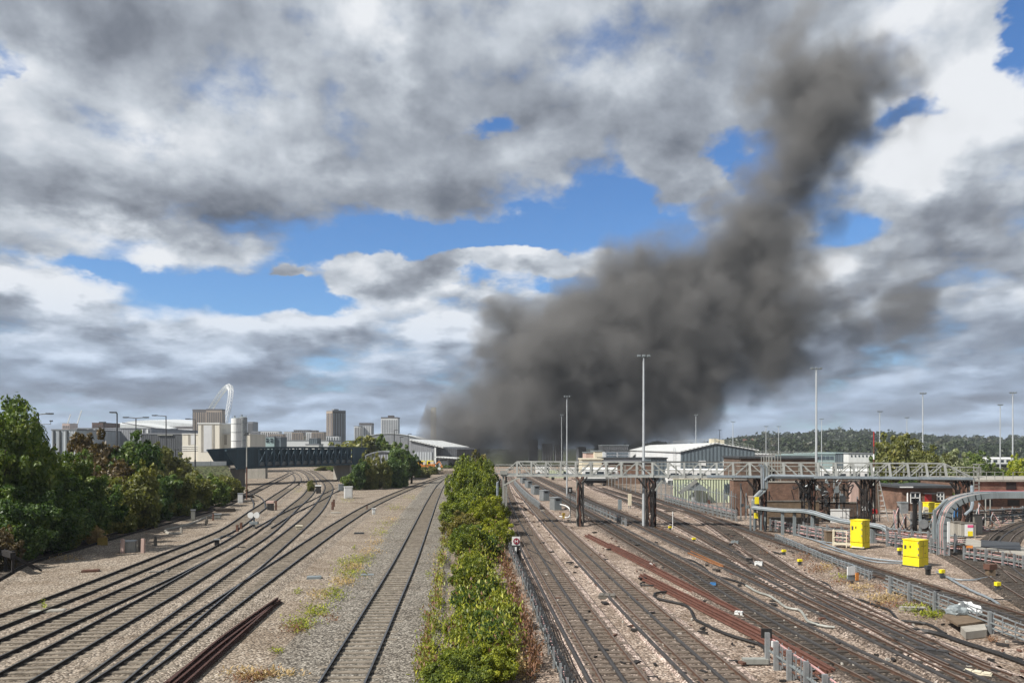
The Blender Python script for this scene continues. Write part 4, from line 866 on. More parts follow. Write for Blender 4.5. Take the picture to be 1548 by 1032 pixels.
def curved_roof(px0, px1, top, bot, Y, dep, lab, mat):
    t = thing('curved_roof_building', lab, 'building', (XA((px0 + px1) / 2, Y), Y + dep / 2, 0)); n = 12; pts = []
    for i in range(n + 1): s = i / n; pts.append((XA(px0 + (px1 - px0) * s, Y), Y, ZA(top + (bot - top) * (2 * s - 1) ** 2, Y)))
    mb = MB(); mb.extr([(pts[0][0], Y, 0)] + [(a, b, c - .3) for a, b, c in pts] + [(pts[-1][0], Y, 0)], (0, dep, 0)); mb.build('wall', CLADM, t)
    mb = MB()
    for a, b in zip(pts, pts[1:]): mb.add([(a[0], Y - .3, a[2]), (b[0], Y - .3, b[2]), (b[0], Y + dep, b[2]), (a[0], Y + dep, a[2]), (a[0], Y - .3, a[2] - .3), (b[0], Y - .3, b[2] - .3)], [(0, 1, 2, 3), (4, 5, 1, 0)])
    mb.build('roof', mat, t)
curved_roof(536, 640, 654.5, 664, 420, 40, 'long white building with a curved roof behind the trees by the bridge', ROOFW)
curved_roof(552, 606, 681, 688, 188, 20, 'silver curved roof showing above the yellow-brown bushes', GALV)
# ------------------------------------------------------------------ burning warehouse
def warehouse():
    Y = 268; t = thing('burning_warehouse', 'grey warehouse with a sloping white roof edge, half swallowed by smoke', 'warehouse', (XA(630, Y), Y + 30, 0))
    xl, xr = XA(596, Y), XA(658, Y); zl, zr = ZA(664, Y), ZA(675.5, Y)
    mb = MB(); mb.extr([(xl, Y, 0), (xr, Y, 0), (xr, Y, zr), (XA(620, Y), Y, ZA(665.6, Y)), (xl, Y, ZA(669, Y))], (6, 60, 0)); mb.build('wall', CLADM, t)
    mb = MB(); a, b = Vector((XA(619, Y), Y - .6, ZA(665.2, Y))), Vector((XA(670, Y), Y - .6, ZA(677, Y))); mb.extr([a, b, b + Vector((0, 0, .45)), a + Vector((0, 0, .45))], (6, 60, 0)); mb.build('roof', ROOFW, t)
    mb = MB(); mb.bx(XA(627, Y), XA(653.5, Y), Y - .25, Y - .02, ZA(697, Y), ZA(683, Y)); mb.build('lower_panel', CLADP, t)
    mb = MB(); mb.bx(xr - .35, xr + .3, Y - .3, Y, 0, zr); mb.build('corner_trim', ROOFW, t)
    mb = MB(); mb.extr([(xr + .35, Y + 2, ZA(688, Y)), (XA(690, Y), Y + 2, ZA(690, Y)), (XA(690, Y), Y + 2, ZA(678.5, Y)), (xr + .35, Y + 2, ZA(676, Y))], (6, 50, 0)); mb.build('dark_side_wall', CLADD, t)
    for a, b in ((632, 642.5), (645.5, 656)):
        f = MB(); x0, x1, z1, z0 = XA(a, Y), XA(b, Y), ZA(696, Y), ZA(706, Y)
        f.bx(x0, x1, Y - .55, Y - .28, z1 - .35, z1); f.bx(x0, x0 + .35, Y - .55, Y - .28, z0, z1 - .36); f.bx(x1 - .35, x1, Y - .55, Y - .28, z0, z1 - .36)
        d = f.build('dock_door', YELLOW, t); mb = MB(); mb.bx(x0 + .36, x1 - .36, Y - .34, Y - .27, z0, z1 - .36); mb.build('door_opening', BLACKS, d)
    c = thing('loading_canopy', 'low white canopy with a shuttered unit beside the burning warehouse', 'canopy', (XA(675, Y), Y - 2, 0))
    mb = MB(); mb.extr([(XA(658.6, Y), Y - 4, ZA(689.5, Y)), (XA(692, Y), Y - 4, ZA(692, Y)), (XA(692, Y), Y - 4, ZA(693.2, Y)), (XA(658.6, Y), Y - 4, ZA(691, Y))], (3, 5.8, 0)); mb.build('roof', ROOFW, c)
    mb = MB(); mb.bx(XA(664, Y), XA(678, Y), Y - 2, Y + 1.5, 0, ZA(693.4, Y)); mb.build('shutter_unit', CLADP, c)
    mb = MB(); mb.bx(XA(665, Y), XA(677, Y), Y - 2.2, Y - 2.02, ZA(696, Y), ZA(694.3, Y)); mb.build('shutter_box', DGREY, c)
warehouse()
def digger(px, Y, lab, s):
    x = XA(px, Y); z = 1.3; t = thing('excavator', lab, 'excavator', (x, Y, z), 'orange machines in the warehouse yard')
    mb = MB(); mb.bx(x - 1.3, x + 1.3, Y - 1, Y - .4, z, z + .6); mb.bx(x - 1.3, x + 1.3, Y + .4, Y + 1, z, z + .6); mb.build('crawler_track', BLACKS, t)
    mb = MB(); mb.bx(x - 1.2, x + 1.0, Y - .9, Y + .9, z + .65, z + 1.5); mb.build('body', ORANGE, t)
    mb = MB(); mb.bx(x + .1 * s - .5, x + .1 * s + .5, Y - .85, Y - .05, z + 1.5, z + 2.4); mb.build('cab', CREAM, t)
    mb = MB(); mb.bar((x + .9 * s, Y, z + 1.2), (x + 2.4 * s, Y, z + 2.4), .35); mb.bar((x + 2.4 * s, Y, z + 2.4), (x + 3.1 * s, Y, z + .9), .3); mb.box((x + 3.1 * s, Y, z + .7), (.7, .8, .5)); mb.build('arm', ORANGE, t)
digger(643, 236, 'orange and cream excavator in front of the yellow dock doors', -1); digger(653, 246, 'orange excavator nearest the white disc sign', 1)
def truck():
    Y = 250; x = XA(636, Y); z = 1.0; t = thing('lorry', 'dark flatbed lorry parked before the dock doors', 'lorry', (x, Y, z)); mb = MB(); mb.bx(x - 2.5, x + 2.6, Y - 1, Y + 1, z + .6, z + 1.0); mb.build('flatbed', RUST, t)
    mb = MB(); mb.bx(x - 4, x - 2.6, Y - 1, Y + 1, z + .5, z + 2.3); mb.build('cab', DGREY, t)
    for dx in (-3.3, 1.0, 2.0): mb = MB(); mb.tube([(x + dx, Y - 1.1, z + .45), (x + dx, Y - .75, z + .45)], .45, 12); mb.build('wheel', BLACK, t)
truck()
mbk = MB(); mbk.bx(XA(618, 240), XA(690, 240), 234, 290, -0.1, 1.0); struct(mbk.build('yard_terrace', YARD_L))
p = Vector((XA(664, 232), 232, 0)); t = thing('disc_sign', 'white round sign on a short post beside the curved track', 'sign', p); mb = MB(); mb.tube([p, p + Vector((0, 0, 1.4))], .05, 6); mb.build('post', GALV, t); mb = MB(); mb.tube([p + Vector((0, -.08, 1.7)), p + Vector((0, 0, 1.7))], .45, 16); mb.build('disc', WHITE, t)
# ------------------------------------------------------------------ signal gantry
GANT = plain('gantry_pale_steel', (0.34, 0.35, 0.335), 0.55, 0.1, var=0.3, scale=1.2, streak=True)
def gantry():
    A = Vector((XA(757, 80), 80, 0)); Bq = Vector((XA(1476, 69), 69, 0)); d = (Bq - A); L = d.length; d.normalize(); n = Vector((-d.y, d.x, 0))
    t = thing('signal_gantry', 'long pale steel signal gantry with a lattice walkway across the right-hand tracks', 'gantry', A)
    zb, zt, W_ = 5.08, 6.50, 1.25
    def p(u, z, w=0.0): q = A + d * u + n * w; return Vector((q.x, q.y, z))
    u0, u1 = 0.0, L; s0, s1 = 1.75, L - 2.6
    N = 26; st = (s1 - s0) / N
    for w, nm in ((0.0, 'near'), (W_, 'far')):
        mb = MB()
        mb.bar(p(s0, zt, w), p(s1, zt, w), 0.10, 0.10); 
        mb.bar(p(u0, zb, w), p(u1, zb, w), 0.16, 0.22)
        mb.bar(p(u0, zb, w), p(s0, zt, w), 0.10); mb.bar(p(u1, zb, w), p(s1, zt, w), 0.10)
        for i in range(N + 1):
            u = s0 + i * st; lean = 0.30 * max(0, (i - 8) / N) if w == 0 else 0
            mb.bar(p(u, zt, w), p(u + lean, zb - .1, w - (0.12 if lean else 0)), 0.20 if w == 0 else .12, 0.12, up=n)
            if i < N:
                a, b = (p(u, zb, w), p(u + st, zt, w)) if (3 < i < 8 or 10 < i < 15 or i > 19) else (p(u, zt, w), p(u + st, zb, w))
                mb.bar(a, b, 0.085, 0.085)
        mb.build('lattice_truss', GANT if w == 0 else GALVP, t)
    mb = MB(); mb.extr([p(-.6, zb + .12, .1), p(L + .2, zb + .12, .1), p(L + .2, zb + .17, .1), p(-.6, zb + .17, .1)], n * (W_ - .2)); mb.build('walkway', GREYP, t)
    for w in (0.12, W_ - .12):
        mb = MB()
        for z in (zb + .62, zb + 1.08): mb.bar(p(-.6, z, w), p(L + .4, z, w), 0.05)
        for i in range(28): u = -.6 + i * (L + 1) / 27; mb.bar(p(u, zb + .17, w), p(u, zb + 1.1, w), 0.05)
        mb.build('handrail', GALVP, t)
    mb = MB()                                                            # cross frames on top every other bay
    for i in range(0, N + 1, 2): u = s0 + i * st; mb.bar(p(u, zt, 0), p(u, zt, W_), .08); mb.bar(p(u, zb - .16, 0.06), p(u, zb - .16, W_), .12)
    mb.build('cross_frame', GALVP, t)
    mb = MB(); mb.bar(p(14.5, zt + .08, -.02), p(22.0, zt + .08, -.02), .12, .06); mb.build('dark_top_rail', DGREY, t)
    mb = MB(); mb.extr([p(20.8, zb - .02, -.26), p(L - .3, zb - .02, -.26), p(L - .3, zb + .20, -.26), p(20.8, zb + .20, -.26)], n * .13); mb.build('cable_tray', BLUEGREY, t)
    # supports: left portal, three sooty cable-hung columns, right end column
    mb = MB(); mb.bar(p(0.25, -.05, .1), p(0.25, zb - .1, .1), .22); mb.bar(p(0.25, -.05, W_), p(0.25, zb - .1, W_), .22); mb.bar(p(.25, 4.0, .1), p(2.2, zb - .1, .1), .22, .16)
    mb.build('support_post', GALVP, t); mb = MB(); mb.tube([p(-.35, -.05, 0), p(-.35, 4.3, 0), p(0, 4.7, 0)], .13, 8); mb.build('cable_duct', BLUEGREY, t)
    mb = MB(); mb.box(p(.35, zb + .28, -.12), (.75, .2, .42)); mb.build('junction_box', GALVP, t)
    def column(px, Y, w, bundles, pale=True):
        x = XA(px, Y); c = MB()
        for sx in (-1, 1):
            for sy in (-1, 1): c.bar((x + sx * w / 2, Y + sy * .3, -.05), (x + sx * w / 2, Y + sy * .3, zb - .13), .11)
        for k in range(6): z = .3 + k * .8; s = 1 if k % 2 else -1; c.bar((x - s * w / 2, Y - .3, z), (x + s * w / 2, Y - .3, z + .75), .06); c.bar((x - w / 2, Y - .3 * s, z), (x - w / 2, Y + .3 * s, z + .75), .06)
        c.build('support_column', BLACKS if not pale else GALVP, t)
        r = random.Random(px)
        for k in range(bundles):
            q = []; xx = x + r.uniform(-w * .45, w * .45); yy = Y - .34 - r.uniform(0, .12); k2 = r.choice((0, 0, 1))
            for j in range(9): q.append((xx + r.uniform(-.14, .14) + (0.35 * r.choice((-1, 1)) if j == 8 else 0), yy + r.uniform(-.06, .06), 0.0 + j * (zb - .1) / 8))
            m2 = MB(); m2.tube(q, r.uniform(.05, .10), 5); m2.build('cable_bundle', BLACKS if k % 5 else RUST, t)
    column(877, 78.0, .62, 7); column(984, 76.5, .85, 10, False); column(1149, 74.6, 1.0, 11, False); column(1222, 73.4, 1.0, 7, False); column(1312, 72, 1.0, 8, False); column(1457, 69.7, 1.1, 8, False)
    for px, sgn in ((984, -1), (984, 1), (1149, -1), (1222, -1), (1312, -1), (1457, -1)):
        Y = 80 - 11 * (XA(px, 75) + 1.2) / 42.5; x = XA(px, Y); m2 = MB(); m2.bar((x + sgn * 1.25, Y - .1, zb - .2), (x + sgn * .35, Y - .1, zb - 1.4), .20, .16); m2.build('knee_brace', BLACKS if sgn < 0 else GALVP, t)
gantry()
# big bent cable pipe beside the gantry, then the tray that leads away from its foot
def pipes():
    Y = 72.5; t = thing('cable_riser', 'bundle of bent grey cable ducts dropping from the gantry beside the brick wall', 'cable duct', (XA(1140, Y), Y, 0))
    for k, (m, r) in enumerate(((GALV, .11), (BLUEGREY, .12), (GALVP, .07), (GREYP, .1))):
        o = k * 2.6
        q = [W(1147 + o, 702, Y), W(1151 + o, 707, Y), W(1152 + o, 738, Y), W(1149 + o, 742, Y), W(1140 + o * .8, 751, Y), W(1137.5 + o * .8, 756, Y), W(1137.5 + o * .8, 768, Y)]
        mb = MB(); mb.tube(q, r, 8); mb.build('duct', m, t)
    mb = MB(); mb.tube([W(1156, 726, Y), W(1159, 722, Y), W(1166, 719, Y), W(1230, 720, Y - 1)], .16, 8); mb.build('duct', BLUEGREY, t)
    mb = MB()
    for px in (1136, 1142, 1152, 1158): x = XA(px, Y); mb.bar((x, Y + .3, 0), (x, Y + .3, 2.2), .14)
    mb.build('support_frame', GREYP, t)
    mb = MB(); mb.box(W(1144, 756, Y - .3), (.34, .2, .65)); mb.box(W(1143, 779, Y - .4), (.34, .2, .5)); mb.build('yellow_box', YELLOW, t)
    path = [W(1138, 766, 71.8), W(1160, 768.5, 71), W(1185, 770.5, 70), W(1210, 771, 69), W(1228, 773.5, 68), W(1250, 780, 67), W(1270, 785.5, 66), W(1295, 789.5, 65), W(1322, 793, 64), W(1338, 797, 63.4), W(1345, 803, 63), W(1349, 813, 62.6), W(1350, 830, 62.4)]
    P = spline(path, .5); t2 = thing('cable_tray', 'raised cable tray snaking from the gantry to behind the yellow cabinets', 'cable tray', (P[0].x, P[0].y, 0))
    for k, (o, z, r, m) in enumerate(((-.28, 0, .07, GALV), (-.14, .06, .08, BLUEGREY), (0, .03, .08, GALVP), (.14, .06, .07, DGREY), (.28, 0, .08, BLUEGREY), (-.25, -.22, .05, CREAM), (.1, -.2, .06, BLACK))):
        q = [v + Vector((0, 0, z)) for v in offset(P, o)]; mb = MB(); mb.tube(q, r, 6); mb.build('cable', m, t2)
    mb = MB(); e1 = [v + Vector((0, 0, -.1)) for v in offset(P, -.36)]; e2 = [v + Vector((0, 0, -.1)) for v in offset(P, .36)]
    for i in range(0, len(P) - 1): mb.bar(e1[i], e1[i + 1], .04, .12); mb.bar(e2[i], e2[i + 1], .04, .12)
    for i in range(0, len(P), 3): mb.bar(e1[i], e2[i], .05)
    mb.build('tray_ladder', GREYP, t2)
    for px, Y2, zc in ((1183, 70, 2.2), (1201, 69.4, 2.2), (1228, 68, 2.1), (1292, 65, 1.5), (1318, 64, 1.3)):
        x = XA(px, Y2); mb = MB(); mb.bar((x, Y2, -.05), (x, Y2, zc - .1), .26, .14); mb.build('tray_post', GREYP, t2)
    return P
pipes()
# low racks of pink and white cables behind the yellow cabinets
def cable_rack(path, label, cat='cable rack', h=.9, step=2.4, ncab=4, hang=0.5, mats=(GREYP, BLACK, RUST, PINK), hooks=True, cables=None, post=(.12, .08), name='cable_rack', hookm=GALV):
    P = spline(path, .4); t = thing(name, label, cat, P[0]); acc = 0; nxt = 0; i = 0
    for a, b in zip(P, P[1:]):
        acc += (b - a).length
        if acc >= nxt:
            nxt += step; mb = MB(); mb.bar(a + Vector((0, 0, -.05)), a + Vector((0, 0, h)), post[0], post[1]); mb.bar(a + Vector((.14, 0, -.05)), a + Vector((.14, 0, h * .9)), post[0] * .5, post[1] * .6); o = mb.build('post', GALV, t)
            i += 1
            if i > 90: break
    for k in range(ncab):
        z = h * (.25 + .62 * k / max(1, ncab - 1)); r = random.Random(k + int(P[0].x * 10)); q = []
        for j, v in enumerate(P): q.append(v + Vector((.1 + .02 * k, 0, z + .02 * math.sin(j * .9 + k))))
        mb = MB(); mb.tube(q, .035 if not cables else cables, 5); mb.build('cable', mats[k % len(mats)], t)
    if hooks:
        mb = MB(); acc = 0
        for a, b in zip(P, P[1:]):
            acc += (b - a).length
            if acc > hang:
                acc = 0; mb.bar(a + Vector((0, 0, h * .2)), a + Vector((0, 0, h * .95)), .035)
                for k in range(3): mb.bar(a + Vector((0, 0, h * (.3 + .28 * k))), a + Vector((.22, 0, h * (.3 + .28 * k) + .02)), .03); mb.bar(a + Vector((.22, 0, h * (.3 + .28 * k))), a + Vector((.22, 0, h * (.3 + .28 * k) + .09)), .03)
        if mb.v: mb.build('hooks', hookm, t)['kind'] = 'stuff'
    mb = MB()
    for a, b in zip(P, P[1:]): mb.bar(a + Vector((0, 0, h * .5)), b + Vector((0, 0, h * .5)), .03, .06)
    mb.build('rack_rail', GREYP, t)
    return t
cable_rack([G(858, 1060), G(846, 1032), G(830, 990), G(812, 940), G(793, 890), G(778, 855), G(768, 830)], 'cable rack with pale cables and hooks along the right edge of the bush strip', h=.75, step=1.9, ncab=6, hang=.42, mats=(WHITE, BLACK, PINK, BLACK, BLACK, BLACK), cables=.034, hookm=DGREY, post=(.08, .06))
cable_rack([Vector((9.6, 19, 0)), Vector((9.55, 24, 0)), Vector((9.4, 28.2, 0))], 'cable rack with tall grey posts beside the red spare rails at the bottom edge', h=1.0, step=1.25, ncab=4, hang=.55, mats=(RUST, GREYP, RUST, PINK), post=(.16, .12))
cable_rack([Vector((20.2, 26, 0)), Vector((20.4, 33, 0)), Vector((20.6, 42.6, 0))], 'cable rack with paired grey posts in front of the rubbish slab', h=.95, step=2.3, ncab=4, hang=.6, mats=(GREYP, RUST, GREYP, GALV), post=(.12, .12))
cable_rack([Vector((21.4, 46.0, 0)), Vector((21.7, 54, 0)), Vector((22.4, 63, 0)), Vector((22.6, 66, 0))], 'low silvery cable rack along the track below the yellow cabinets', h=.55, step=1.0, ncab=4, hang=.45, mats=(GALV, REDRAIL, GALV, BLUEGREY), post=(.08, .08))
cable_rack([Vector((24.9, 74, 0)), Vector((25.6, 70, 0)), Vector((26.6, 65, 0)), Vector((27.2, 62.5, 0))], 'rack of pinkish cables between the track and the raised tray', h=1.1, step=1.3, ncab=7, mats=(PINK, GALVP, RUST, PINK, BLACK), cables=.05)
cable_rack([Vector((29.6, 66, 0)), Vector((30.6, 63, 0)), Vector((31.8, 60, 0)), Vector((33.5, 57, 0))], 'rack of dark and pink cables running behind both large yellow cabinets', h=1.5, step=1.2, ncab=8, mats=(PINK, RUST, GREYP, BLACK, PINK), cables=.05)
cable_rack([Vector((24.2, 83, 0)), Vector((23.4, 92, 0)), Vector((22.7, 101, 0)), Vector((22.2, 112, 0))], 'grey rack with many thin posts along the foot of the tall grey fence', h=1.3, step=1.5, ncab=5, mats=(GREYP, BLACK, GALV, PINK), cables=.05)
cable_rack([Vector((11.5, 78, 0)), Vector((10.8, 88, 0)), Vector((9.6, 104, 0)), Vector((8.5, 120, 0))], 'low dark cable rack beyond the slim cabinets behind the oily track', h=.8, step=2.0, ncab=4, mats=(BLACK, GALV, RUST), cables=.05)
cable_rack([Vector((3.4, 98, 0)), Vector((2.4, 116, 0)), Vector((1.4, 138, 0)), Vector((.4, 165, 0))], 'low grey cable rack in line with the row of cubicles', h=1.0, step=2.2, ncab=4, mats=(GALV, BLACK, GREYP), cables=.06)
cable_rack([Vector((26.2, 69, 0)), Vector((27.4, 66, 0)), Vector((28.6, 63, 0))], 'rack of pink cables left of the tall yellow cabinet', h=1.3, step=1.6, ncab=6, mats=(PINK, GREYP, RUST), name='cable_rack')
cable_rack([Vector((30.3, 62, 0)), Vector((31.5, 58.5, 0)), Vector((31.4, 55.5, 0))], 'tangled cable rack between the two yellow cabinets', h=1.2, step=1.1, ncab=7, mats=(PINK, GALV, RUST, BLACK))
cable_rack([Vector((31.8, 54, 0)), Vector((32.8, 51, 0)), Vector((33.0, 47, 0)), Vector((33.8, 44.5, 0))], 'tangle of pink and dark cables at the foot of the cable arch', h=1.0, step=1.0, ncab=7, mats=(PINK, BLACK, RUST, GALVP))
cable_rack([Vector((39, 75, 0)), Vector((46, 78, 0)), Vector((54, 82, 0)), Vector((60, 86, 0))], 'long rack of black looped cables in front of the brick building', h=1.7, step=2.0, ncab=7, hang=.5, mats=(BLACK, BLACK, GREYP, BLACK), cables=.07)
# ------------------------------------------------------------------ cable arch on the right
def arch():
    t = thing('cable_arch', 'big grey cable arch bending over the tracks at the right edge', 'cable bridge', (XA(1429, 57), 57, 0))
    def leg(px, Y, dz): return [W(px, 845 if Y < 58 else 838, Y), W(px - 1, 800, Y), W(px + 1, 786, Y), W(px + 6, 772, Y), W(px + 15, 762 + dz, Y), W(px + 32, 754.5 + dz, Y), W(px + 60, 749.5 + dz, Y), W(px + 95, 748.5 + dz, Y), W(px + 170, 749 + dz, Y - .5), W(px + 260, 751, Y - 1)]
    for px, Y, dz, m in ((1431, 56, 0, GREYP), (1421, 57.6, -2.0, BLUEGREY)):
        P = spline(leg(px, Y, dz), .35); mb = MB()
        for a, b in zip(P, P[1:]): mb.bar(a, b + (b - a) * .15, .07, .42, up=(0, 0, 1) if abs((b - a).normalized().z) < .8 else (1, 0, 0))
        mb.build('arch_tray', m, t)
        for k in range(4):
            q = []
            for i, v in enumerate(P):
                dd = (P[min(i + 1, len(P) - 1)] - P[max(i - 1, 0)]).normalized(); nn = Vector((-dd.z, 0, dd.x)); q.append(v + nn * (.12 + .02 * (k % 2)) + Vector((0, .15 + .18 * k, 0)))
            m2 = MB(); m2.tube(q, .055, 6); m2.build('cable', (PINK, GALVP, PINK, GREYP)[k], t)
    mb = MB(); mb.bar(W(1434, 846, 55.7), W(1434, 788, 55.7), .16, .1); mb.build('white_edge_post', WHITE, t)
    mb = MB(); mb.bar(W(1413, 835, 57.7), W(1413, 770, 57.7), .2, .14); mb.bar(W(1413, 772, 57.7), W(1432, 755, 57.7), .2, .14); mb.build('support_post', GREYP, t)
    mb = MB(); mb.tube([W(1459, 778, 62), W(1463, 774, 62), W(1468, 770, 62), W(1470, 762, 62), W(1469, 735, 66)], .13, 8); mb.build('curved_duct', BLUEGREY, t)
arch()
# ------------------------------------------------------------------ yellow cabinets
def cabinet(px, base, w, dpt, h, rot, label, seam=.34):
    p = G(px, base); M = Matrix.Translation(p) @ Matrix.Rotation(rot, 4, 'Z'); t = thing('equipment_cabinet', label, 'cabinet', p, 'yellow equipment cabinets')
    mb = MB(M); mb.bx(-w / 2, w / 2, -dpt / 2, dpt / 2, .06, h * seam - .01); mb.build('lower_body', YELLOW, t)
    mb = MB(M); mb.bx(-w / 2 + .01, w / 2 - .01, -dpt / 2 + .01, dpt / 2 - .01, h * seam + .01, h); mb.bx(-w / 2 - .03, w / 2 + .03, -dpt / 2 - .03, dpt / 2 + .03, h, h + .05); mb.build('upper_body', YELLOW, t)
    mb = MB(M); mb.bx(-w / 2 + .02, w / 2 - .02, -dpt / 2 + .02, dpt / 2 - .02, h * seam - .012, h * seam + .012); mb.build('seam', BLACK, t)
    d = MB(M); d.bx(-w / 2 - .025, -w / 2 + .008, -dpt / 2 + .05, dpt / 2 - .05, h * seam + .05, h - .05); dd = d.build('door', YELLOW, t)
    mb = MB(M); mb.bx(-w / 2 - .045, -w / 2 - .027, dpt / 2 - .28, dpt / 2 - .14, h * .66, h * .80); mb.build('label_plate', DGREY, dd); mb = MB(M); mb.bx(-w / 2 - .06, -w / 2 - .027, -.02, .05, h * .72, h * .80); mb.build('handle', BLACK, dd)
    for z in (.45, .68, .9): mb = MB(M); mb.bx(-w / 2 - .05, -w / 2 - .02, -dpt / 2 + .02, -dpt / 2 + .07, h * z, h * z + .12); mb.build('hinge', GREYP, dd)
    for x, z in ((-.2, .80), (.12, .80), (.12, .52)): mb = MB(M); mb.bx(w * x - .06, w * x + .06, -dpt / 2 - .022, -dpt / 2 - .004, h * z, h * z + .03); mb.build('vent', BLACK, t)
    mb = MB(M); mb.bx(-w * .06, -w * .04, -dpt / 2 - .016, -dpt / 2 - .003, h * seam + .04, h - .04); mb.build('panel_joint', OCHRE, t)
    mb = MB(M); mb.bx(-w / 2 - .05, w / 2 + .05, -dpt / 2 - .05, dpt / 2 + .05, -.05, .06); mb.build('plinth', DGREY, t)
    return t
cabinet(1300, 828, 1.15, 1.0, 2.2, rad(38), 'tall yellow cabinet beside the cream handrailed platform', .22)
cabinet(1384, 855, 1.05, 1.15, 1.75, rad(30), 'short yellow cabinet nearest the foot of the cable arch', .36)
cabinet(1404, 794, .9, .7, 2.35, rad(25), 'yellow cabinet in front of the red door of the brick house', .3)
cabinet(1419, 782, 1.1, .6, 1.6, rad(5), 'low yellow cabinet half hidden behind the cable arch', .3)
def platform():
    p = G(1268, 826); t = thing('access_platform', 'cream access platform with handrail and step beside the tall yellow cabinet', 'platform', p); M = Matrix.Translation(p) @ Matrix.Rotation(rad(-28), 4, 'Z')
    mb = MB(M); mb.bx(-.4, 1.7, -.45, .55, .22, .30); mb.build('deck', CREAM, t); mb = MB(M); mb.bx(1.0, 1.9, -.85, -.47, .10, .17); mb.bx(1.0, 1.9, -.49, -.465, .0, .22); mb.build('step', CREAM, t)
    mb = MB(M)
    for x, y in ((-.4, .5), (-.4, -.4), (.6, -.44)): mb.bar((x, y, 0), (x, y, 1.35), .06)
    for z in (.8, 1.33): mb.bar((-.4, .5, z), (-.4, -.4, z), .06); mb.bar((-.4, -.4, z), (.6, -.44, z), .06)
    mb.build('handrail', CREAM, t)
    q = G(1254, 820); b = thing('timber_box', 'weathered brown timber box left of the cream platform', 'box', q); mb = MB(); mb.box(q + Vector((0, 0, .45)), (.7, .5, .95)); mb.build('side', WOOD, b); mb = MB(); mb.box(q + Vector((0, 0, .96)), (.78, .58, .06)); mb.build('lid', WOOD, b)
platform()
# small yellow-topped boxes beside the tracks
def small_box(px, base, label, m=YELLOW, h=.55, w=.42, body=DGREY, g='yellow-topped trackside boxes'):
    p = G(px, base); h *= .68; w *= .68; t = thing('trackside_box', label, 'box', p, g); mb = MB(); mb.box(p + Vector((0, 0, h * .3)), (w * .7, w * .6, h * .6)); mb.build('pedestal', body, t)
    mb = MB(); mb.box(p + Vector((0, 0, h * .8)), (w, w * .7, h * .4), .3); mb.build('cover', m, t); return t
for px, b, l in ((1013, 801, 'yellow-topped box beside the white stake near the sooty gantry column'), (1049, 819, 'yellow-topped black box between the oily track and the fanning switch tracks'), (1185, 838, 'yellow-topped box at the left end of the silvery cable rack'), (1209, 853, 'yellow-topped box among the russet weeds'),
    (1243, 806, 'yellow-topped box behind the track left of the cream platform'), (1360, 838, 'yellow-topped box between the two yellow cabinets'), (1424, 873, 'yellow-topped box on a grey post below the cable arch'), (1508, 893, 'yellow-topped box on a blue-grey stand near the brown straight track')):
    small_box(px, b, l, h=.75 if px > 1300 else .55)
small_box(1403, 868, 'dark grey junction box with hoses right of the short yellow cabinet', DGREY, .85, .5, BLACK, 'junction boxes'); small_box(1497, 872, 'rusty junction box on two posts by the brown straight track', RUST, 1.2, .9, WOOD, 'junction boxes'); small_box(1468, 775, 'orange box behind the concrete blocks under the arch', ORANGE, 1.0, .5, GREYP, 'junction boxes')
# ------------------------------------------------------------------ grey cubicles in a row, small signal
for px, b, w, h, l in ((840, 770, 1.35, 1.95, 'nearest and tallest grey cubicle of the row behind the gantry'), (823, 756, 1.3, 1.9, 'second grey cubicle of the row behind the gantry'), (809, 747, 1.3, 1.85, 'third grey cubicle of the row behind the gantry'), (799, 737, 1.3, 1.7, 'fourth grey cubicle of the row, small with distance'), (791, 730, 1.4, 1.5, 'farthest grey cubicle of the row')):
    w *= .72; h *= .78; p = G(px, b); t = thing('relay_cubicle', l, 'cabinet', p, 'grey cubicles beside the tracks'); M = Matrix.Translation(p) @ Matrix.Rotation(rad(20), 4, 'Z')
    mb = MB(M); mb.bx(-w / 2, w / 2, -.8, .8, 0, h); mb.build('body', GREYP, t); mb = MB(M); mb.bx(-w / 2 - .06, w / 2 + .06, -.86, .86, h, h + .08); mb.build('roof', GALV, t)
    for k in range(3): mb = MB(M); mb.bx(-w / 2 - .03, -w / 2 - .004, -.76 + k * .52, -.28 + k * .52, .1, h - .1); mb.build('door', GALV, t)
    mb = MB(M); mb.bx(-.3, .25, -.83, -.805, h - .3, h - .12); mb.build('vent', BLACK, t)
p = G(862, 790); t = thing('signal', 'black signal head with a white panel on a thin post, by the row of cubicles', 'signal', p); zt = ZA(744, p.y)
mb = MB(); mb.tube([p, (p.x, p.y, zt)], .05, 6); mb.build('post', GALVP, t); mb = MB(); mb.box((p.x, p.y, zt + .25), (.42, .3, .62)); mb.build('signal_head', BLACK, t); mb = MB(); mb.box((p.x - .02, p.y - .17, zt + .25), (.2, .03, .3)); mb.build('panel', WHITE, t)
q = [W(847, 762, 90), W(855, 764, 89), W(861, 769, 88), W(862, 777, 88), W(858, 782, 87), W(846, 780, 88)]; o = MB(); o.tube(spline(q, .2), .07, 6); tag(o.build('white_cable', WHITE), 'looped white cable beside the last grey cubicle', 'cable')
small_box(852, 783, 'ochre box inside the loop of white cable', OCHRE, .9, .5, OCHRE, 'junction boxes')
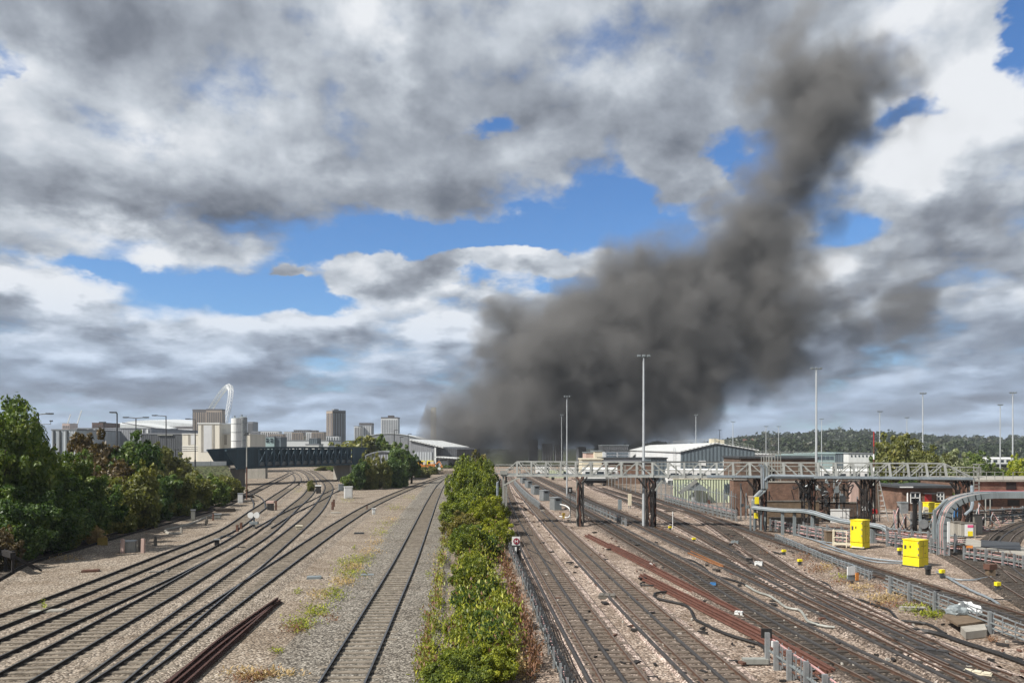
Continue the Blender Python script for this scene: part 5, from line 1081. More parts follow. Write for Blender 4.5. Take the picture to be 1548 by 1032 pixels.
# H board
def hboard():
    p = G(780, 846); t = thing('track_sign', 'white square sign with a letter H on a dark red disc, above the cable rack', 'sign', p); zc = ZA(817, p.y); y = p.y
    mb = MB(); mb.bar(p, (p.x, y, zc - .2), .09); mb.build('post', BLACK, t); mb = MB(); mb.box((p.x, y - .06, zc), (.56, .03, .60)); s = mb.build('sign_board', WHITE, t)
    mb = MB(); mb.tube([(p.x + .03, y - .10, zc - .02), (p.x + .03, y - .078, zc - .02)], .235, 8); mb.build('disc', plain('sign_red', (.22, .008, .03), .5, var=.1), s)
    mb = MB(); mb.bx(p.x - .08, p.x - .04, y - .115, y - .103, zc - .13, zc + .09); mb.bx(p.x + .10, p.x + .14, y - .115, y - .103, zc - .13, zc + .09); mb.bx(p.x - .039, p.x + .099, y - .115, y - .103, zc - .04, zc); mb.build('letter', WHITE, s)
    mb = MB(); mb.box((p.x + .05, y, zc - .62), (.34, .3, .5)); mb.build('lamp_box', BLACK, t); mb = MB(); mb.box((p.x - .02, y - .16, zc - .62), (.13, .03, .42)); mb.build('white_stripe', WHITE, t)
    mb = MB(); mb.box((p.x + .1, y + .05, .35), (.5, .4, .7)); mb.build('base_box', BLACK, t)
hboard()
# ------------------------------------------------------------------ masts
MASTM = plain('mast_pale_steel', (.50, .53, .55), .5, .3, var=.12)
MG = 'tall floodlight masts over the depot'
def mast(px, top, Y, r, label):
    x = XA(px, Y); zt = ZA(top, Y); t = thing('floodlight_mast', label, 'floodlight mast', (x, Y, 0), MG)
    mb = MB(); mb.tube([(x, Y, -.05), (x, Y, zt)], r, 8, r1=r * .55); mb.build('mast', MASTM, t)
    h = MB(); s = max(.5, r * 4); h.bar((x - s * .9, Y, zt + .1), (x + s * .9, Y, zt + .1), .1)
    for k in (-1, 0, 1): h.box((x + k * s * .75, Y - .1, zt + .22), (s * .42, .3, .22))
    h.build('lamp_head', GREYP, t)
for i, (px, top, Y, r) in enumerate([(973, 541, 77.5, .165), (1234, 559, 108, .20), (857, 601, 125, .13), (1395, 596, 150, .16), (1531, 595, 150, .17), (1512, 613, 175, .15), (1330, 623, 200, .17), (1371, 632, 230, .17), (1242, 634, 250, .17), (1177, 645, 300, .2), (1158, 645, 300, .2), (1108, 638, 270, .2), (1052, 628, 230, .15), (1088, 650, 380, .25), (849, 628, 215, .10)]):
    mast(px, top, Y, r, ['tallest floodlight mast, standing at the gantry in front of the smoke', 'tall floodlight mast right of the grey shed, against pale cloud', 'floodlight mast in front of the smoke, left of the tallest mast', 'floodlight mast rising over the olive trees', 'floodlight mast nearest the right edge', 'floodlight mast left of the one at the right edge',
        'floodlight mast left of the red and white pole', 'short floodlight mast behind the tall olive tree', 'dark floodlight mast just right of the tall mast by the grey shed', 'thin dark mast over the red brick roofs, right of a pair', 'thin dark mast over the red brick roofs, left of a pair', 'dark mast above the right slope of the grey shed roof', 'pale mast behind the ridge of the grey shed', 'stubby mast behind the ridge of the grey shed', 'faint mast in the smoke beside the floodlight mast'][i])
# red and white pole, ladder, grey lamp post
p = G(1321, 788); Y = p.y; t = thing('striped_pole', 'red and white banded pole standing above the gantry', 'pole', p)
for k, (a, b) in enumerate(((788, 715), (715, 706), (706, 694), (694, 686), (686, 674), (674, 652))): mb = MB(); mb.tube([(p.x, Y, max(ZA(a, Y), -.05)), (p.x, Y, ZA(b, Y))], .10 - .008 * k, 6); mb.build('band', (GALVP, WHITE, RUST, WHITE, RUST, REDP)[k], t)
def ladder():
    Y = 82; t = thing('ladder', 'tall white ladder leaning under the right part of the gantry', 'ladder', G(1336, 786)); mb = MB(); a, b = W(1327, 717, 80.5), W(1343, 787, 82.5); c = W(1330, 787, 82.5)
    mb.bar(a, b, .09); mb.build('ladder_stile', WHITE, t); mb = MB(); mb.bar(a + Vector((-.1, 0, 0)), c, .09); mb.build('ladder_stile', GALVP, t); mb = MB()
    for k in range(1, 9): mb.bar(a.lerp(b, k / 9.0), (a + Vector((-.1, 0, 0))).lerp(c, k / 9.0), .07)
    mb.build('rungs', WHITE, t)['kind'] = 'stuff'
ladder()
p = G(1261, 783); Y = p.y; t = thing('lamp_post', 'grey post with a white floodlight head in front of the brick walls', 'lamp post', p); mb = MB(); mb.tube([p, (p.x, Y, ZA(708, Y))], .10, 8, r1=.07); mb.build('post', GREYP, t); mb = MB(); mb.box((p.x - .12, Y - .1, ZA(707, Y)), (.55, .3, .22), .4, ry=.35); mb.build('lamp_head', WHITE, t)
# ------------------------------------------------------------------ fence, hoarding and brick walls on the right
def fence(path, h, label, mat, postm, step, name='fence', base=0.0):
    P = spline(path, .5); t = thing(name, label, 'fence', P[0]); acc = 0; mb = MB(); ps = MB(); n = 0
    for a, b in zip(P, P[1:]):
        acc += (b - a).length
        mb.bar(a + Vector((0, 0, h * .3)), b + Vector((0, 0, h * .3)), .05); mb.bar(a + Vector((0, 0, h * .85)), b + Vector((0, 0, h * .85)), .05)
        mb.bar(a, a + Vector((0, 0, h * .97)), .045, .02)
        if acc > step and n < 60: acc = 0; n += 1; m2 = MB(); m2.bar(a, a + Vector((0, 0, h + .1)), .12); m2.bar(a, a + Vector((.5, .3, .0)), .2, .06); m2.build('fence_post', postm, t)
    mb.build('railing', mat, t)
fence([G(1114, 786), G(1080, 776), G(1035, 764), G(985, 751)], 3.0, 'tall grey post-and-rail fence in front of the pale green hoarding', GREYP, GALV, 2.6)
fence([G(984, 750), G(945, 741), G(908, 732)], 3.2, 'brownish palisade fence left of the sooty column, behind the orange siding', WOOD, GALV, 3.0)
fence([G(1290, 792), G(1240, 786), G(1170, 782)], 1.9, 'thin wire fence in front of the low sooty wall', DGREY, GREYP, 2.5)
def wall(name, label, px0, px1, top, Y, dep, mat, cat='wall', cope=CONCD, z0=-.05, skew=0):
    x0, x1, zt = XA(px0, Y), XA(px1, Y), ZA(top, Y); t = thing(name, label, cat, ((x0 + x1) / 2, Y, 0)); mb = MB(); mb.extr([(x0, Y, z0), (x1, Y + skew, z0), (x1, Y + skew, zt), (x0, Y, zt)], (0, dep, 0)); mb.build('wall', mat, t)
    mb = MB(); mb.extr([(x0 - .06, Y - .06, zt), (x1 + .06, Y + skew - .06, zt), (x1 + .06, Y + skew - .06, zt + .12), (x0 - .06, Y - .06, zt + .12)], (0, dep + .12, 0)); mb.build('coping', cope, t); return t
t = wall('hoarding', 'pale green corrugated hoarding behind the grey fence', 1018, 1110, 724, 112, .3, CLADGR, 'hoarding', CREAM)
for k in range(3): mb = MB(); mb.bx(XA(1095 + k * 3.0, 112), XA(1096.6 + k * 3.0, 112), 111.8, 111.98, ZA(745, 112), ZA(731 - (2 if k == 1 else 0), 112)); mb.build('window', GLASSB, t)
t = thing('stair', 'grey-green steel stair in front of the pale green hoarding', 'stair', (XA(1050, 110), 110, 0)); mb = MB(); mb.bar(W(1027, 745, 110), W(1053, 726, 110), .3, .5); mb.build('stringer', GALVP, t); mb = MB(); mb.extr([W(1053, 727, 110), W(1072, 741, 110), W(1036, 741, 110)], (0, 1.5, 0)); mb.build('side_panel', GREYP, t); mb = MB(); mb.bar(W(1027, 738, 109.8), W(1053, 720, 109.8), .08); mb.bar(W(1053, 720, 109.8), W(1075, 738, 109.8), .08); mb.build('handrail', GALV, t)
o = small_box(1055, 752, 'orange bin behind the grey fence', ORANGE, 1.5, 1.6, ORANGE, 'junction boxes')
wall('brick_pier', 'tall red-brown brick pier right of the pale green hoarding', 1109, 1131, 726, 90, 1.6, BRICK, 'brick pier')
wall('brick_wall', 'red-brown brick wall behind the bent cable ducts', 1158, 1207, 729, 84, .5, BRICK, 'wall', CONC)
wall('low_sooty_wall', 'low sooty brick wall with torn pale patches behind the tray', 1238, 1322, 760, 84, .4, BRICKD, 'wall')
wall('plinth_wall', 'stained concrete wall under the cable tray', 1166, 1238, 784, 76, .6, CONCD, 'wall')
wall('rendered_pier', 'pale pink rendered pier under the gantry', 1286, 1298, 727, 84.5, .5, PINKB, 'brick pier')
wall('timber_hoarding', 'patched brown boards below the red-brown brick wall', 1158, 1238, 758, 80, .2, WOOD, 'wall')
t = wall('back_wall', 'sooty wall with a cream top strip seen through the gantry legs', 1208, 1330, 722, 92, .4, BRICKD, 'wall', CREAM)
def frames():
    Y = 82; t = thing('relay_equipment', 'dark tangled equipment frame between the brick walls under the gantry', 'equipment', (XA(1245, Y), Y, 0)); r = random.Random(5); mb = MB()
    for px in range(1210, 1286, 11): x = XA(px, Y); mb.bar((x, Y, -.05), (x, Y, ZA(727, Y)), .12)
    for py in (728, 740, 752, 760): mb.bar(W(1208, py, Y), W(1284, py, Y), .12)
    mb.build('frame', BLACKS, t)
    for k in range(26):
        a = W(r.uniform(1209, 1280), r.uniform(728, 758), Y - r.uniform(.1, .8)); q = [a]
        for j in range(5): q.append(q[-1] + Vector((r.uniform(-.6, .6), r.uniform(-.1, .1), r.uniform(-.7, .5))))
        m2 = MB(); m2.tube(spline(q, .15), r.uniform(.04, .10), 5); m2.build('cable', r.choice((BLACKS, BLACKS, GREYP, RUST, GALV, BLACK)), t)
    for k in range(7): m2 = MB(); m2.box(W(1214 + k * 10, r.uniform(738, 758), Y - .5), (.5, .3, .7)); m2.build('relay_box', r.choice((DGREY, RUST, GREYP, BLACKS)), t)
frames()
t = wall('grey_kiosk', 'pale grey kiosk with a dark slot behind the tray', 1216, 1232, 760, 82, .8, GALV, 'kiosk'); mb = MB(); mb.bx(XA(1218, 82), XA(1230, 82), 81.95, 81.99, ZA(766, 82), ZA(763, 82)); mb.build('slot', BLACKS, t)
t = wall('white_board', 'torn white board leaning against the low sooty wall', 1256, 1284, 771, 81.5, .1, WHITE, 'board', WHITE)
p = G(1322, 795); t = thing('round_sign', 'round red sign on a white stand at the foot of the ladder', 'sign', p); mb = MB(); mb.bar(p, p + Vector((0, 0, 1.2)), .08); mb.build('post', WHITE, t); mb = MB(); mb.tube([p + Vector((0, -.06, 1.5)), p + Vector((0, 0, 1.5))], .3, 12); mb.build('disc', REDP, t)
# brick house
def house():
    Y = 97; x0, x1, zt = XA(1363, Y), XA(1440, Y), ZA(737, Y); t = thing('brick_house', 'single-storey brick house with white windows and a red door', 'house', ((x0 + x1) / 2, Y + 4, 0))
    mb = MB(); mb.bx(x0, x1, Y, Y + 8, -.05, zt); mb.build('wall', BRICK, t); mb = MB(); mb.bx(x0 - .5, x1 + .3, Y - .5, Y + 8.4, zt, zt + .28); mb.build('roof', DGREY, t); mb = MB(); mb.bx(x0 - .5, x0 + 1.2, Y - .52, Y - .505, zt + .05, zt + .2); mb.build('fascia', WHITE, t)
    for a, b, tp, bt in ((1376, 1390, 744, 760), (1416, 1426, 744, 756)):
        u0, u1, z1, z0 = XA(a, Y), XA(b, Y), ZA(tp, Y), ZA(bt, Y); m2 = MB(); m2.bx(u0, u1, Y - .06, Y - .01, z0, z1); w = m2.build('window', GLASS, t); m2 = MB()
        for u in (u0, (u0 + u1) / 2, u1): m2.bar((u, Y - .1, z0), (u, Y - .1, z1), .10, .06)
        for z in (z0, (z0 + z1) / 2, z1): m2.bar((u0, Y - .1, z), (u1, Y - .1, z), .06, .10)
        m2.build('window_frame', WHITE, w)
    mb = MB(); mb.bx(XA(1398, Y), XA(1408, Y), Y - .06, Y - .01, 0, ZA(746, Y)); mb.build('door', REDP, t); mb = MB(); mb.bx(XA(1395, Y), XA(1412, Y), Y - .8, Y - .02, ZA(746, Y), ZA(744.5, Y)); mb.build('door_canopy', DGREY, t)
    mb = MB(); mb.tube([(XA(1371, Y), Y - .15, 0), (XA(1371, Y), Y - .15, zt - .6)], .09, 6); mb.build('drainpipe', WHITE, t)
    k = wall('grey_tank', 'pale grey box with a pipe at the left corner of the brick house', 1362, 1373, 760, 93, .9, GALV, 'tank', GREYP)
house()
def longhouse():
    Y = 97; x0, x1, zt = XA(1468, Y), XA(1640, Y), ZA(727.5, Y); t = thing('brick_building', 'long flat-roofed brick building with a red band at the right edge', 'building', ((x0 + x1) / 2, Y + 6, 0))
    mb = MB(); mb.bx(x0, x1, Y, Y + 12, -.05, zt); mb.build('wall', BRICK, t); mb = MB(); mb.bx(x0 - .3, x1, Y - .3, Y + 12, zt, zt + .25); mb.build('roof', CONC, t)
    mb = MB(); mb.bx(x0, x1, Y - .9, Y - .02, ZA(744, Y), ZA(741, Y)); mb.build('red_band', plain('red_band_paint', (.5, .10, .11), .6, var=.2), t)
    mb = MB(); mb.bx(XA(1521, Y), XA(1536, Y), Y - .05, Y - .01, ZA(740, Y), ZA(728.5, Y)); mb.build('opening', BLACKS, t)
    for a, b in ((1487, 1500), (1523, 1541)): mb = MB(); mb.bx(XA(a, Y), XA(b, Y), Y - .05, Y - .01, ZA(764, Y), ZA(755, Y)); mb.build('opening', BLACKS, t)
    for a, b, z in ((1480, 1518, 0), (1533, 1600, 1)):
        mb = MB()
        for h in (.45, .95): mb.bar((XA(a, Y), Y + .2, zt + .25 + h), (XA(b, Y), Y + .2, zt + .25 + h), .06)
        for k in range(4): x = XA(a + (b - a) * k / 3, Y); mb.bar((x, Y + .2, zt + .25), (x, Y + .2, zt + 1.2), .06)
        mb.build('roof_railing', GALVP, t)
longhouse()
def cage_ladder():
    Y = 68; t = thing('caged_ladder', 'pale caged ladder at the right end of the gantry', 'ladder', (XA(1477, Y), Y, 0)); mb = MB(); x0, x1 = XA(1472, Y), XA(1480, Y)
    for x in (x0, x1): mb.bar((x, Y, ZA(748, Y)), (x, Y, ZA(701, Y)), .06)
    for k in range(10): mb.bar((x0, Y, ZA(747 - k * 5, Y)), (x1, Y, ZA(747 - k * 5, Y)), .05)
    mb.build('ladder_frame', GALVP, t); mb = MB()
    for py in (701, 711, 721): z = ZA(py, Y); c = [(x0 - .1, Y, z), (x0 - .1, Y - .6, z), (x1 + .1, Y - .6, z), (x1 + .1, Y, z)]; [mb.bar(a, b, .05) for a, b in zip(c, c[1:])]
    mb.build('cage', GALVP, t)
cage_ladder()
r9 = random.Random(9)
for k, (px, b, h) in enumerate(((1352, 806, 2.2), (1358, 808, 2.6), (1369, 806, 1.8), (1410, 812, 2.0), (1440, 806, 2.4), (1452, 802, 2.8), (1480, 800, 2.6), (1486, 802, 1.4), (1500, 797, 1.6), (1516, 790, 1.5), (1530, 787, 1.4))):
    p = G(px, b); t = thing('cable_post', 'thin dark post with looped hoses, one of a scatter of posts around the cable arch', 'post', p, 'dark posts around the cable arch'); mb = MB(); mb.bar(p, p + Vector((0, 0, h)), .13, .1); mb.build('post', (GREYP, BLACKS, RUST)[k % 3], t)
    for j in range(3):
        q = [p + Vector((r9.uniform(-.1, .1), -.1, h * .95)), p + Vector((r9.uniform(-.6, .6), -.3, h * .5)), p + Vector((r9.uniform(-.9, .9), -.4, .1)), p + Vector((r9.uniform(-1.6, 1.6), -.5, .08))]; mb = MB(); mb.tube(spline(q, .25), .045, 5); mb.build('hose', (BLACK, PINK, GREYP)[j], t)
# blocks under the arch, warning panel
for px, b, w, h, l in ((1447, 811, .9, 1.3, 'concrete block left of the warning panel under the arch'), (1461, 812, 1.3, 1.25, 'concrete block carrying the warning panel under the arch'), (1475, 806, .9, 1.7, 'taller concrete block right of the warning panel')):
    p = G(px, b); t = thing('concrete_block', l, 'concrete block', p, 'concrete blocks under the arch'); mb = MB(); mb.box(p + Vector((0, 0, h / 2)), (w, .6, h)); mb.build('block', CONC, t); mb = MB(); mb.box(p + Vector((0, 0, h + .04)), (w + .1, .7, .08)); mb.build('cap', CONCD, t)
    if px == 1461:
        y = p.y - .33; q = thing('warning_panel', 'white warning panel with a pink stripe and a yellow square', 'sign', (p.x, y, .2)); mb = MB(); mb.bx(p.x - .35, p.x + .4, y - .03, y, .15, 1.2); mb.build('panel', WHITE, q); mb = MB(); mb.bx(p.x - .12, p.x + .38, y - .045, y - .033, .92, 1.15); mb.build('pink_stripe', plain('sign_pink', (.7, .12, .25), .5, var=.1), q); mb = MB(); mb.bx(p.x - .1, p.x + .34, y - .045, y - .033, .17, .6); mb.build('yellow_square', YELLOW, q)
p = G(1398, 797); t = thing('cable_drum_board', 'tapered cream board covered in marks, beside the yellow cabinet by the red door', 'board', p); mb = MB(); mb.extr([p + Vector((-.4, 0, 0)), p + Vector((.5, 0, 0)), p + Vector((.35, 0, 2.0)), p + Vector((-.1, 0, 2.1))], (0, .12, 0)); mb.build('board', CREAM, t)
mb = MB()
for k in range(6): mb.bx(p.x - .12 + .02 * k, p.x + .3, p.y - .012, p.y - .004, .4 + .25 * k, .5 + .25 * k)
mb.build('marks', WOOD, t)
p = G(1383, 805); t = thing('black_cable_post', 'black post wrapped in hanging hoses left of the cream board', 'post', p); mb = MB(); mb.bar(p, p + Vector((0, 0, 3.2)), .3, .3); mb.build('post', BLACK, t)
for k in range(3): mb = MB(); mb.tube(spline([p + Vector((.2 + .1 * k, -.2, 2.9)), p + Vector((.5, -.3, 1.6)), p + Vector((.4 + .3 * k, -.4, .3)), p + Vector((1.4, -.3, .9))], .2), .07, 6); mb.build('hose', BLACK, t)
p = G(1391, 806); t = thing('grey_post', 'grey steel post with a grey disc right of the black wrapped post', 'post', p); mb = MB(); mb.bar(p, p + Vector((0, 0, 3.0)), .2, .14); mb.build('post', GREYP, t); mb = MB(); mb.tube([p + Vector((.25, -.15, .9)), p + Vector((.25, -.08, .9))], .45, 14); mb.build('disc', GALV, t)
p = G(1444, 800); t = thing('blue_panel', 'bright blue panel with dark posts under the arch', 'panel', p); mb = MB(); mb.box(p + Vector((0, 0, 1.75)), (.6, .08, 1.1)); mb.build('panel', BLUE, t); mb = MB(); mb.bar(p + Vector((.3, 0, 0)), p + Vector((.3, 0, 2.3)), .12); mb.bar(p + Vector((.75, 0, 0)), p + Vector((.75, 0, 2.0)), .12); mb.build('posts', BLACKS, t)
for i, px in enumerate((1490, 1497, 1509)):
    p = G(px, 795 - i * 3); t = thing('stake', ['thin grey pole in front of the looped black cables, left one', 'thin grey pole in front of the looped black cables, right one', 'short white stake by the curved track'][i], 'stake', p, 'thin poles by the curved track'); mb = MB(); mb.tube([p, p + Vector((0, 0, (3.0, 2.6, .9)[i]))], .06, 6); mb.build('pole', GALVP if i < 2 else WHITE, t)
# crossing boards and covers
def boards():
    a, b, c, d = G(1432, 812), G(1600, 838), G(1600, 850), G(1432, 826)
    struct(MB().extr([a + Vector((0, 0, .06)), b + Vector((0, 0, .06)), c + Vector((0, 0, .06)), d + Vector((0, 0, .06))], (0, 0, .12)).build('crossing_walkway', CONC))
    p0, p1, p2, p3 = G(1483, 820), G(1541, 824), G(1543, 836), G(1483, 830); m = MB(); m.extr([q + Vector((0, 0, .2)) for q in (p0, p1, p2, p3)], (0, 0, .05)); tag(m.build('crossing_mat', DGREY), 'dark rubber crossing mat laid between the curved rails', 'mat')
    mb = MB(); q = G(1458, 832); mb.box(q + Vector((0, 0, .3)), (1.1, .4, .25), -.5); tag(mb.build('orange_duct', ORANGE), 'orange cover lying beside the crossing walkway', 'cover')
boards()
# ------------------------------------------------------------------ depot sheds and roofs beyond the gantry
def big_shed():
    Y0, Y1 = 185, 330; xl, xr, xm = XA(1029.5, Y0), XA(1141, Y0), XA(1082, Y0); ze, zr = ZA(683.5, Y0), ZA(670.5, Y0); zq = ZA(681, Y0)
    t = thing('depot_shed', 'big depot shed with a slate grey gable, white side wall and pale roof', 'shed', ((xl + xr) / 2, Y0 + 60, 0)); k = Vector((XA(952, Y1) - xl, Y1 - Y0, 0))
    mb = MB(); mb.extr([(xl + .1, Y0, 0), (xr, Y0, 0), (xr, Y0, zq), (xm, Y0, zr), (xl + .1, Y0, ze)], (0, .6, 0)); mb.build('gable_wall', CLADG, t)
    mb = MB(); mb.extr([(xl, Y0 + .62, 0), (xl + .4, Y0 + .62, 0), (xl + .4, Y0 + .62, ze), (xl, Y0 + .62, ze)], k); mb.build('side_wall', CLADW, t)
    mb = MB(); mb.extr([(xr - .4, Y0 + .62, 0), (xr, Y0 + .62, 0), (xr, Y0 + .62, zq), (xr - .4, Y0 + .62, zq)], k); mb.build('side_wall', CLADG, t)
    mb = MB(); mb.extr([(xl - .4, Y0 - .3, ze + .02), (xm, Y0 - .3, zr + .05), (xm, Y0 - .3, zr + .3), (xl - .4, Y0 - .3, ze + .27)], k + Vector((0, .3, 0))); mb.extr([(xm + .01, Y0 - .3, zr + .05), (xr + .9, Y0 - .3, zq), (xr + .9, Y0 - .3, zq + .25), (xm + .01, Y0 - .3, zr + .3)], k + Vector((0, .3, 0))); mb.build('roof', ROOFW, t)
    mb = MB()
    for s in range(11): q = Vector((xm, Y0, zr + .3)) + k * (s / 10) * .5; mb.bar(q, q + Vector((0, 0, 1.0)), .07); 
    for h in (.5, 1.0): mb.bar(Vector((xm, Y0, zr + .3 + h)), Vector((xm, Y0, zr + .3 + h)) + k * .5, .07)
    for s in range(9): f = s / 8; q = Vector((xm + (xr - xm) * f, Y0 + 1, zr + .3 + (zq - zr) * f)); mb.bar(q, q + Vector((0, 0, 1)), .07)
    mb.bar((xm, Y0 + 1, zr + 1.3), (xr, Y0 + 1, zq + 1.3), .07); mb.bar((xm, Y0 + 1, zr + .8), (xr, Y0 + 1, zq + .8), .07); mb.build('roof_railing', GALVP, t)
    mb = MB(); mb.bx(xm - .6, xm + 1.2, Y0 + 2, Y0 + 4, zr + .2, zr + 1.2); mb.bx(xm + 1.6, xm + 2.6, Y0 + 2, Y0 + 3.5, zr, zr + 1.0); mb.build('vent_box', CREAM, t)
    for a, b in ((1056, 1067), (1093, 1104.5)): mb = MB(); mb.bx(XA(a, Y0), XA(b, Y0), Y0 - .12, Y0 - .01, ZA(703.5, Y0), ZA(696, Y0)); mb.build('door_panel', WHITE, t)
    mb = MB(); q = Vector((xl - .12, Y0 + 6, 0)); mb.bar(q, q + Vector((0, 0, ze + 1)), .08); mb.bar(q + Vector((-.1, 1.2, 0)), q + Vector((-.1, 1.2, ze + 1)), .08)
    for z in range(1, 9): mb.bar(q + Vector((0, 0, z)), q + Vector((-.1, 1.2, z)), .06)
    mb.build('wall_ladder', GALV, t)
big_shed()
def simple(name, label, cat, a, b, top, Y, dep, mat, roof=None, bot=None, cols=0, wm=None, rows=0, frac=.6, over=.2):
    x0, x1, zt = XA(a, Y), XA(b, Y), ZA(top, Y); t = thing(name, label, cat, ((x0 + x1) / 2, Y + dep / 2, 0)); mb = MB(); mb.bx(x0, x1, Y, Y + dep, -.05, zt); mb.build('wall', mat, t)
    mb = MB(); mb.bx(x0 - over, x1 + over, Y - over, Y + dep + over, zt, zt + .3); mb.build('roof', roof or GREYP, t)
    if cols: facade_boxes(t, x0 + .3, x1 - .3, Y, (ZA(bot, Y) if bot else .5), zt - .3, cols, wm, frac, rows, .12, 'window')
    return t
simple('glazed_office', 'glazed grey office block at the edge of the smoke, left of the white shed wall', 'office building', 914, 952, 681.5, 240, 16, CLADP, DGREY, 692, 2, GLASSB, 2, .84)
simple('rooftop_plant', 'dark rooftop plant behind the glazed office', 'building', 911, 950, 673.5, 300, 14, CLADD)
simple('cream_block', 'cream block beside the smoke, left of the glazed office', 'building', 899, 915, 682, 246, 12, CREAM); simple('tan_block', 'tan low block half in the smoke', 'building', 886, 899, 684.5, 250, 12, PINKB)
simple('flat_building', 'long low dark flat-roofed building in front of the glazed office', 'building', 910, 984, 693, 205, 10, TOWG, DGREY); simple('slate_cabin', 'slate grey cabin in front of the white shed wall', 'building', 984, 1008, 693, 180, 8, CLADG, DGREY); simple('cream_roof', 'low cream-roofed shed left of the long dark building', 'shed', 880, 911, 694.5, 200, 10, CREAM, CREAM)
simple('red_building', 'low red brick building behind the left half of the gantry', 'building', 916, 985, 700, 170, 8, BRICK, DGREY); simple('red_building', 'dark red brick building behind the gantry, below the right slope of the shed', 'building', 1119, 1158, 692.5, 128, 10, BRICKD, DGREY); simple('red_building', 'long dark red brick building right of the scaffold towers', 'building', 1181, 1236, 693.5, 126, 10, BRICKD, DGREY)
simple('teal_shed', 'pale teal glazed shed below the hill', 'shed', 1234, 1262, 686, 250, 20, TEALR, TEALR, 696, 4, GLASSB, 1, .8); simple('teal_shed', 'slate teal block adjoining the pale teal shed', 'shed', 1262, 1284, 685, 262, 18, CLADG, TEALR)
simple('white_building', 'white two-storey block with small windows below the hill', 'building', 1283, 1320, 685.5, 258, 14, WHITE, TOWG, 691, 6, GLASS, 1, .35); simple('white_shed', 'pale low shed roof right of the big shed', 'shed', 1139, 1172, 687, 220, 20, ROOFW, ROOFW); simple('white_shed', 'pale teal low shed with rooftop rails', 'shed', 1172, 1234, 688, 240, 20, TEALR, TEALR)
def scaffold(px0, px1, top, Y, label):
    x0, x1, zt = XA(px0, Y), XA(px1, Y), ZA(top, Y); t = thing('scaffold_tower', label, 'scaffold', ((x0 + x1) / 2, Y, 0), 'scaffold towers'); mb = MB()
    for i in range(4):
        for dy in (0, 1.2): x = x0 + (x1 - x0) * i / 3; mb.bar((x, Y + dy, -.05), (x, Y + dy, zt), .09)
    mb.build('upright', GALVP, t); mb = MB(); z = 1.0
    while z < zt: mb.bar((x0, Y, z), (x1, Y, z), .07); mb.bar((x0, Y + 1.2, z), (x1, Y + 1.2, z), .07); z += 1.2
    mb.build('rails', GALVP, t); mb = MB(); mb.bx(x0, x1, Y, Y + 1.2, zt - 1.3, zt - 1.2); mb.build('platform', WOOD, t)
scaffold(1155, 1166, 690, 112, 'pale scaffold tower above the gantry, left of two'); scaffold(1167, 1180, 685, 114, 'taller pale scaffold tower above the gantry, right of two')
def rail_roof(a, b, tp, Y, label):
    t = thing('roof_railing', label, 'railing', (XA((a + b) / 2, Y), Y, ZA(tp + 5, Y)), 'long roof railings'); mb = MB(); z0, z1 = ZA(tp + 5, Y), ZA(tp, Y)
    for z in (z1, (z0 + z1) / 2): mb.bar((XA(a, Y), Y, z), (XA(b, Y), Y, z), .12)
    for i in range(9): x = XA(a + (b - a) * i / 8, Y); mb.bar((x, Y, z0), (x, Y, z1), .12)
    mb.build('rails', GALVP, t)
rail_roof(1140, 1180, 682, 222, 'pale roof railing right of the big shed'); rail_roof(1180, 1232, 682.5, 242, 'pale roof railing over the teal low shed')
# trains standing in the depot
def train(x0, x1, Y, z, label, n=4, dy=0, red_end=0):
    t = thing('train', label, 'train', ((x0 + x1) / 2, Y, z), 'trains in the depot'); L = (x1 - x0) / n
    for i in range(n):
        a, b = x0 + i * L + .2, x0 + (i + 1) * L - .2; ya = Y + dy * i
        mb = MB(); mb.bx(a, b, ya, ya + 2.6, z + .9, z + 3.3); mb.extr([(a, ya + .2, z + 3.3), (a, ya + 2.4, z + 3.3), (a, ya + 1.9, z + 3.65), (a, ya + .7, z + 3.65)], (b - a, 0, 0)); c = mb.build('carriage', WHITE, t)
        mb = MB(); k = max(3, int((b - a) / 2.2)); w = (b - a) / k
        for j in range(k): mb.bx(a + w * (j + .2), a + w * (j + .8), ya - .05, ya - .005, z + 1.9, z + 2.8)
        mb.build('windows', GLASS, c); mb = MB(); mb.bx(a, b, ya - .04, ya - .004, z + .9, z + 1.35); mb.build('skirt', DGREY, c)
        mb = MB()
        for q in (.15, .25, .75, .85): mb.tube([(a + (b - a) * q, ya + .2, z + .45), (a + (b - a) * q, ya + .4, z + .45)], .45, 10)
        mb.bx(a + .4, b - .4, ya + .5, ya + 2.0, z + .4, z + .88); mb.build('bogies', BLACKS, c)
    if red_end: mb = MB(); mb.bx(x1 - .19, x1 - .02, Y + dy * (n - 1) + .1, Y + dy * (n - 1) + 2.5, z + .9, z + 3.2); mb.build('red_cab_end', REDP, t)
train(XA(1489, 270), XA(1530, 270), 270, 1.0, 'white train with dark windows and a red end, beyond the trees at the right', 1, red_end=1)
struct(MB().bx(XA(1455, 270), XA(1600, 270), 266, 276, -.05, 1.0).build('train_embankment', EARTH))
train(XA(1008, 150), XA(1112, 150), 150, .2, 'white train standing behind the gantry in front of the grey gable', 1); train(XA(880, 160), XA(935, 160), 160, .2, 'white train standing behind the left half of the gantry', 1); train(XA(1125, 140), XA(1235, 140), 140, .1, 'white train behind the gantry below the red brick buildings', 1); train(XA(1240, 150), XA(1325, 150), 150, .1, 'white train behind the gantry below the white two-storey block', 1)
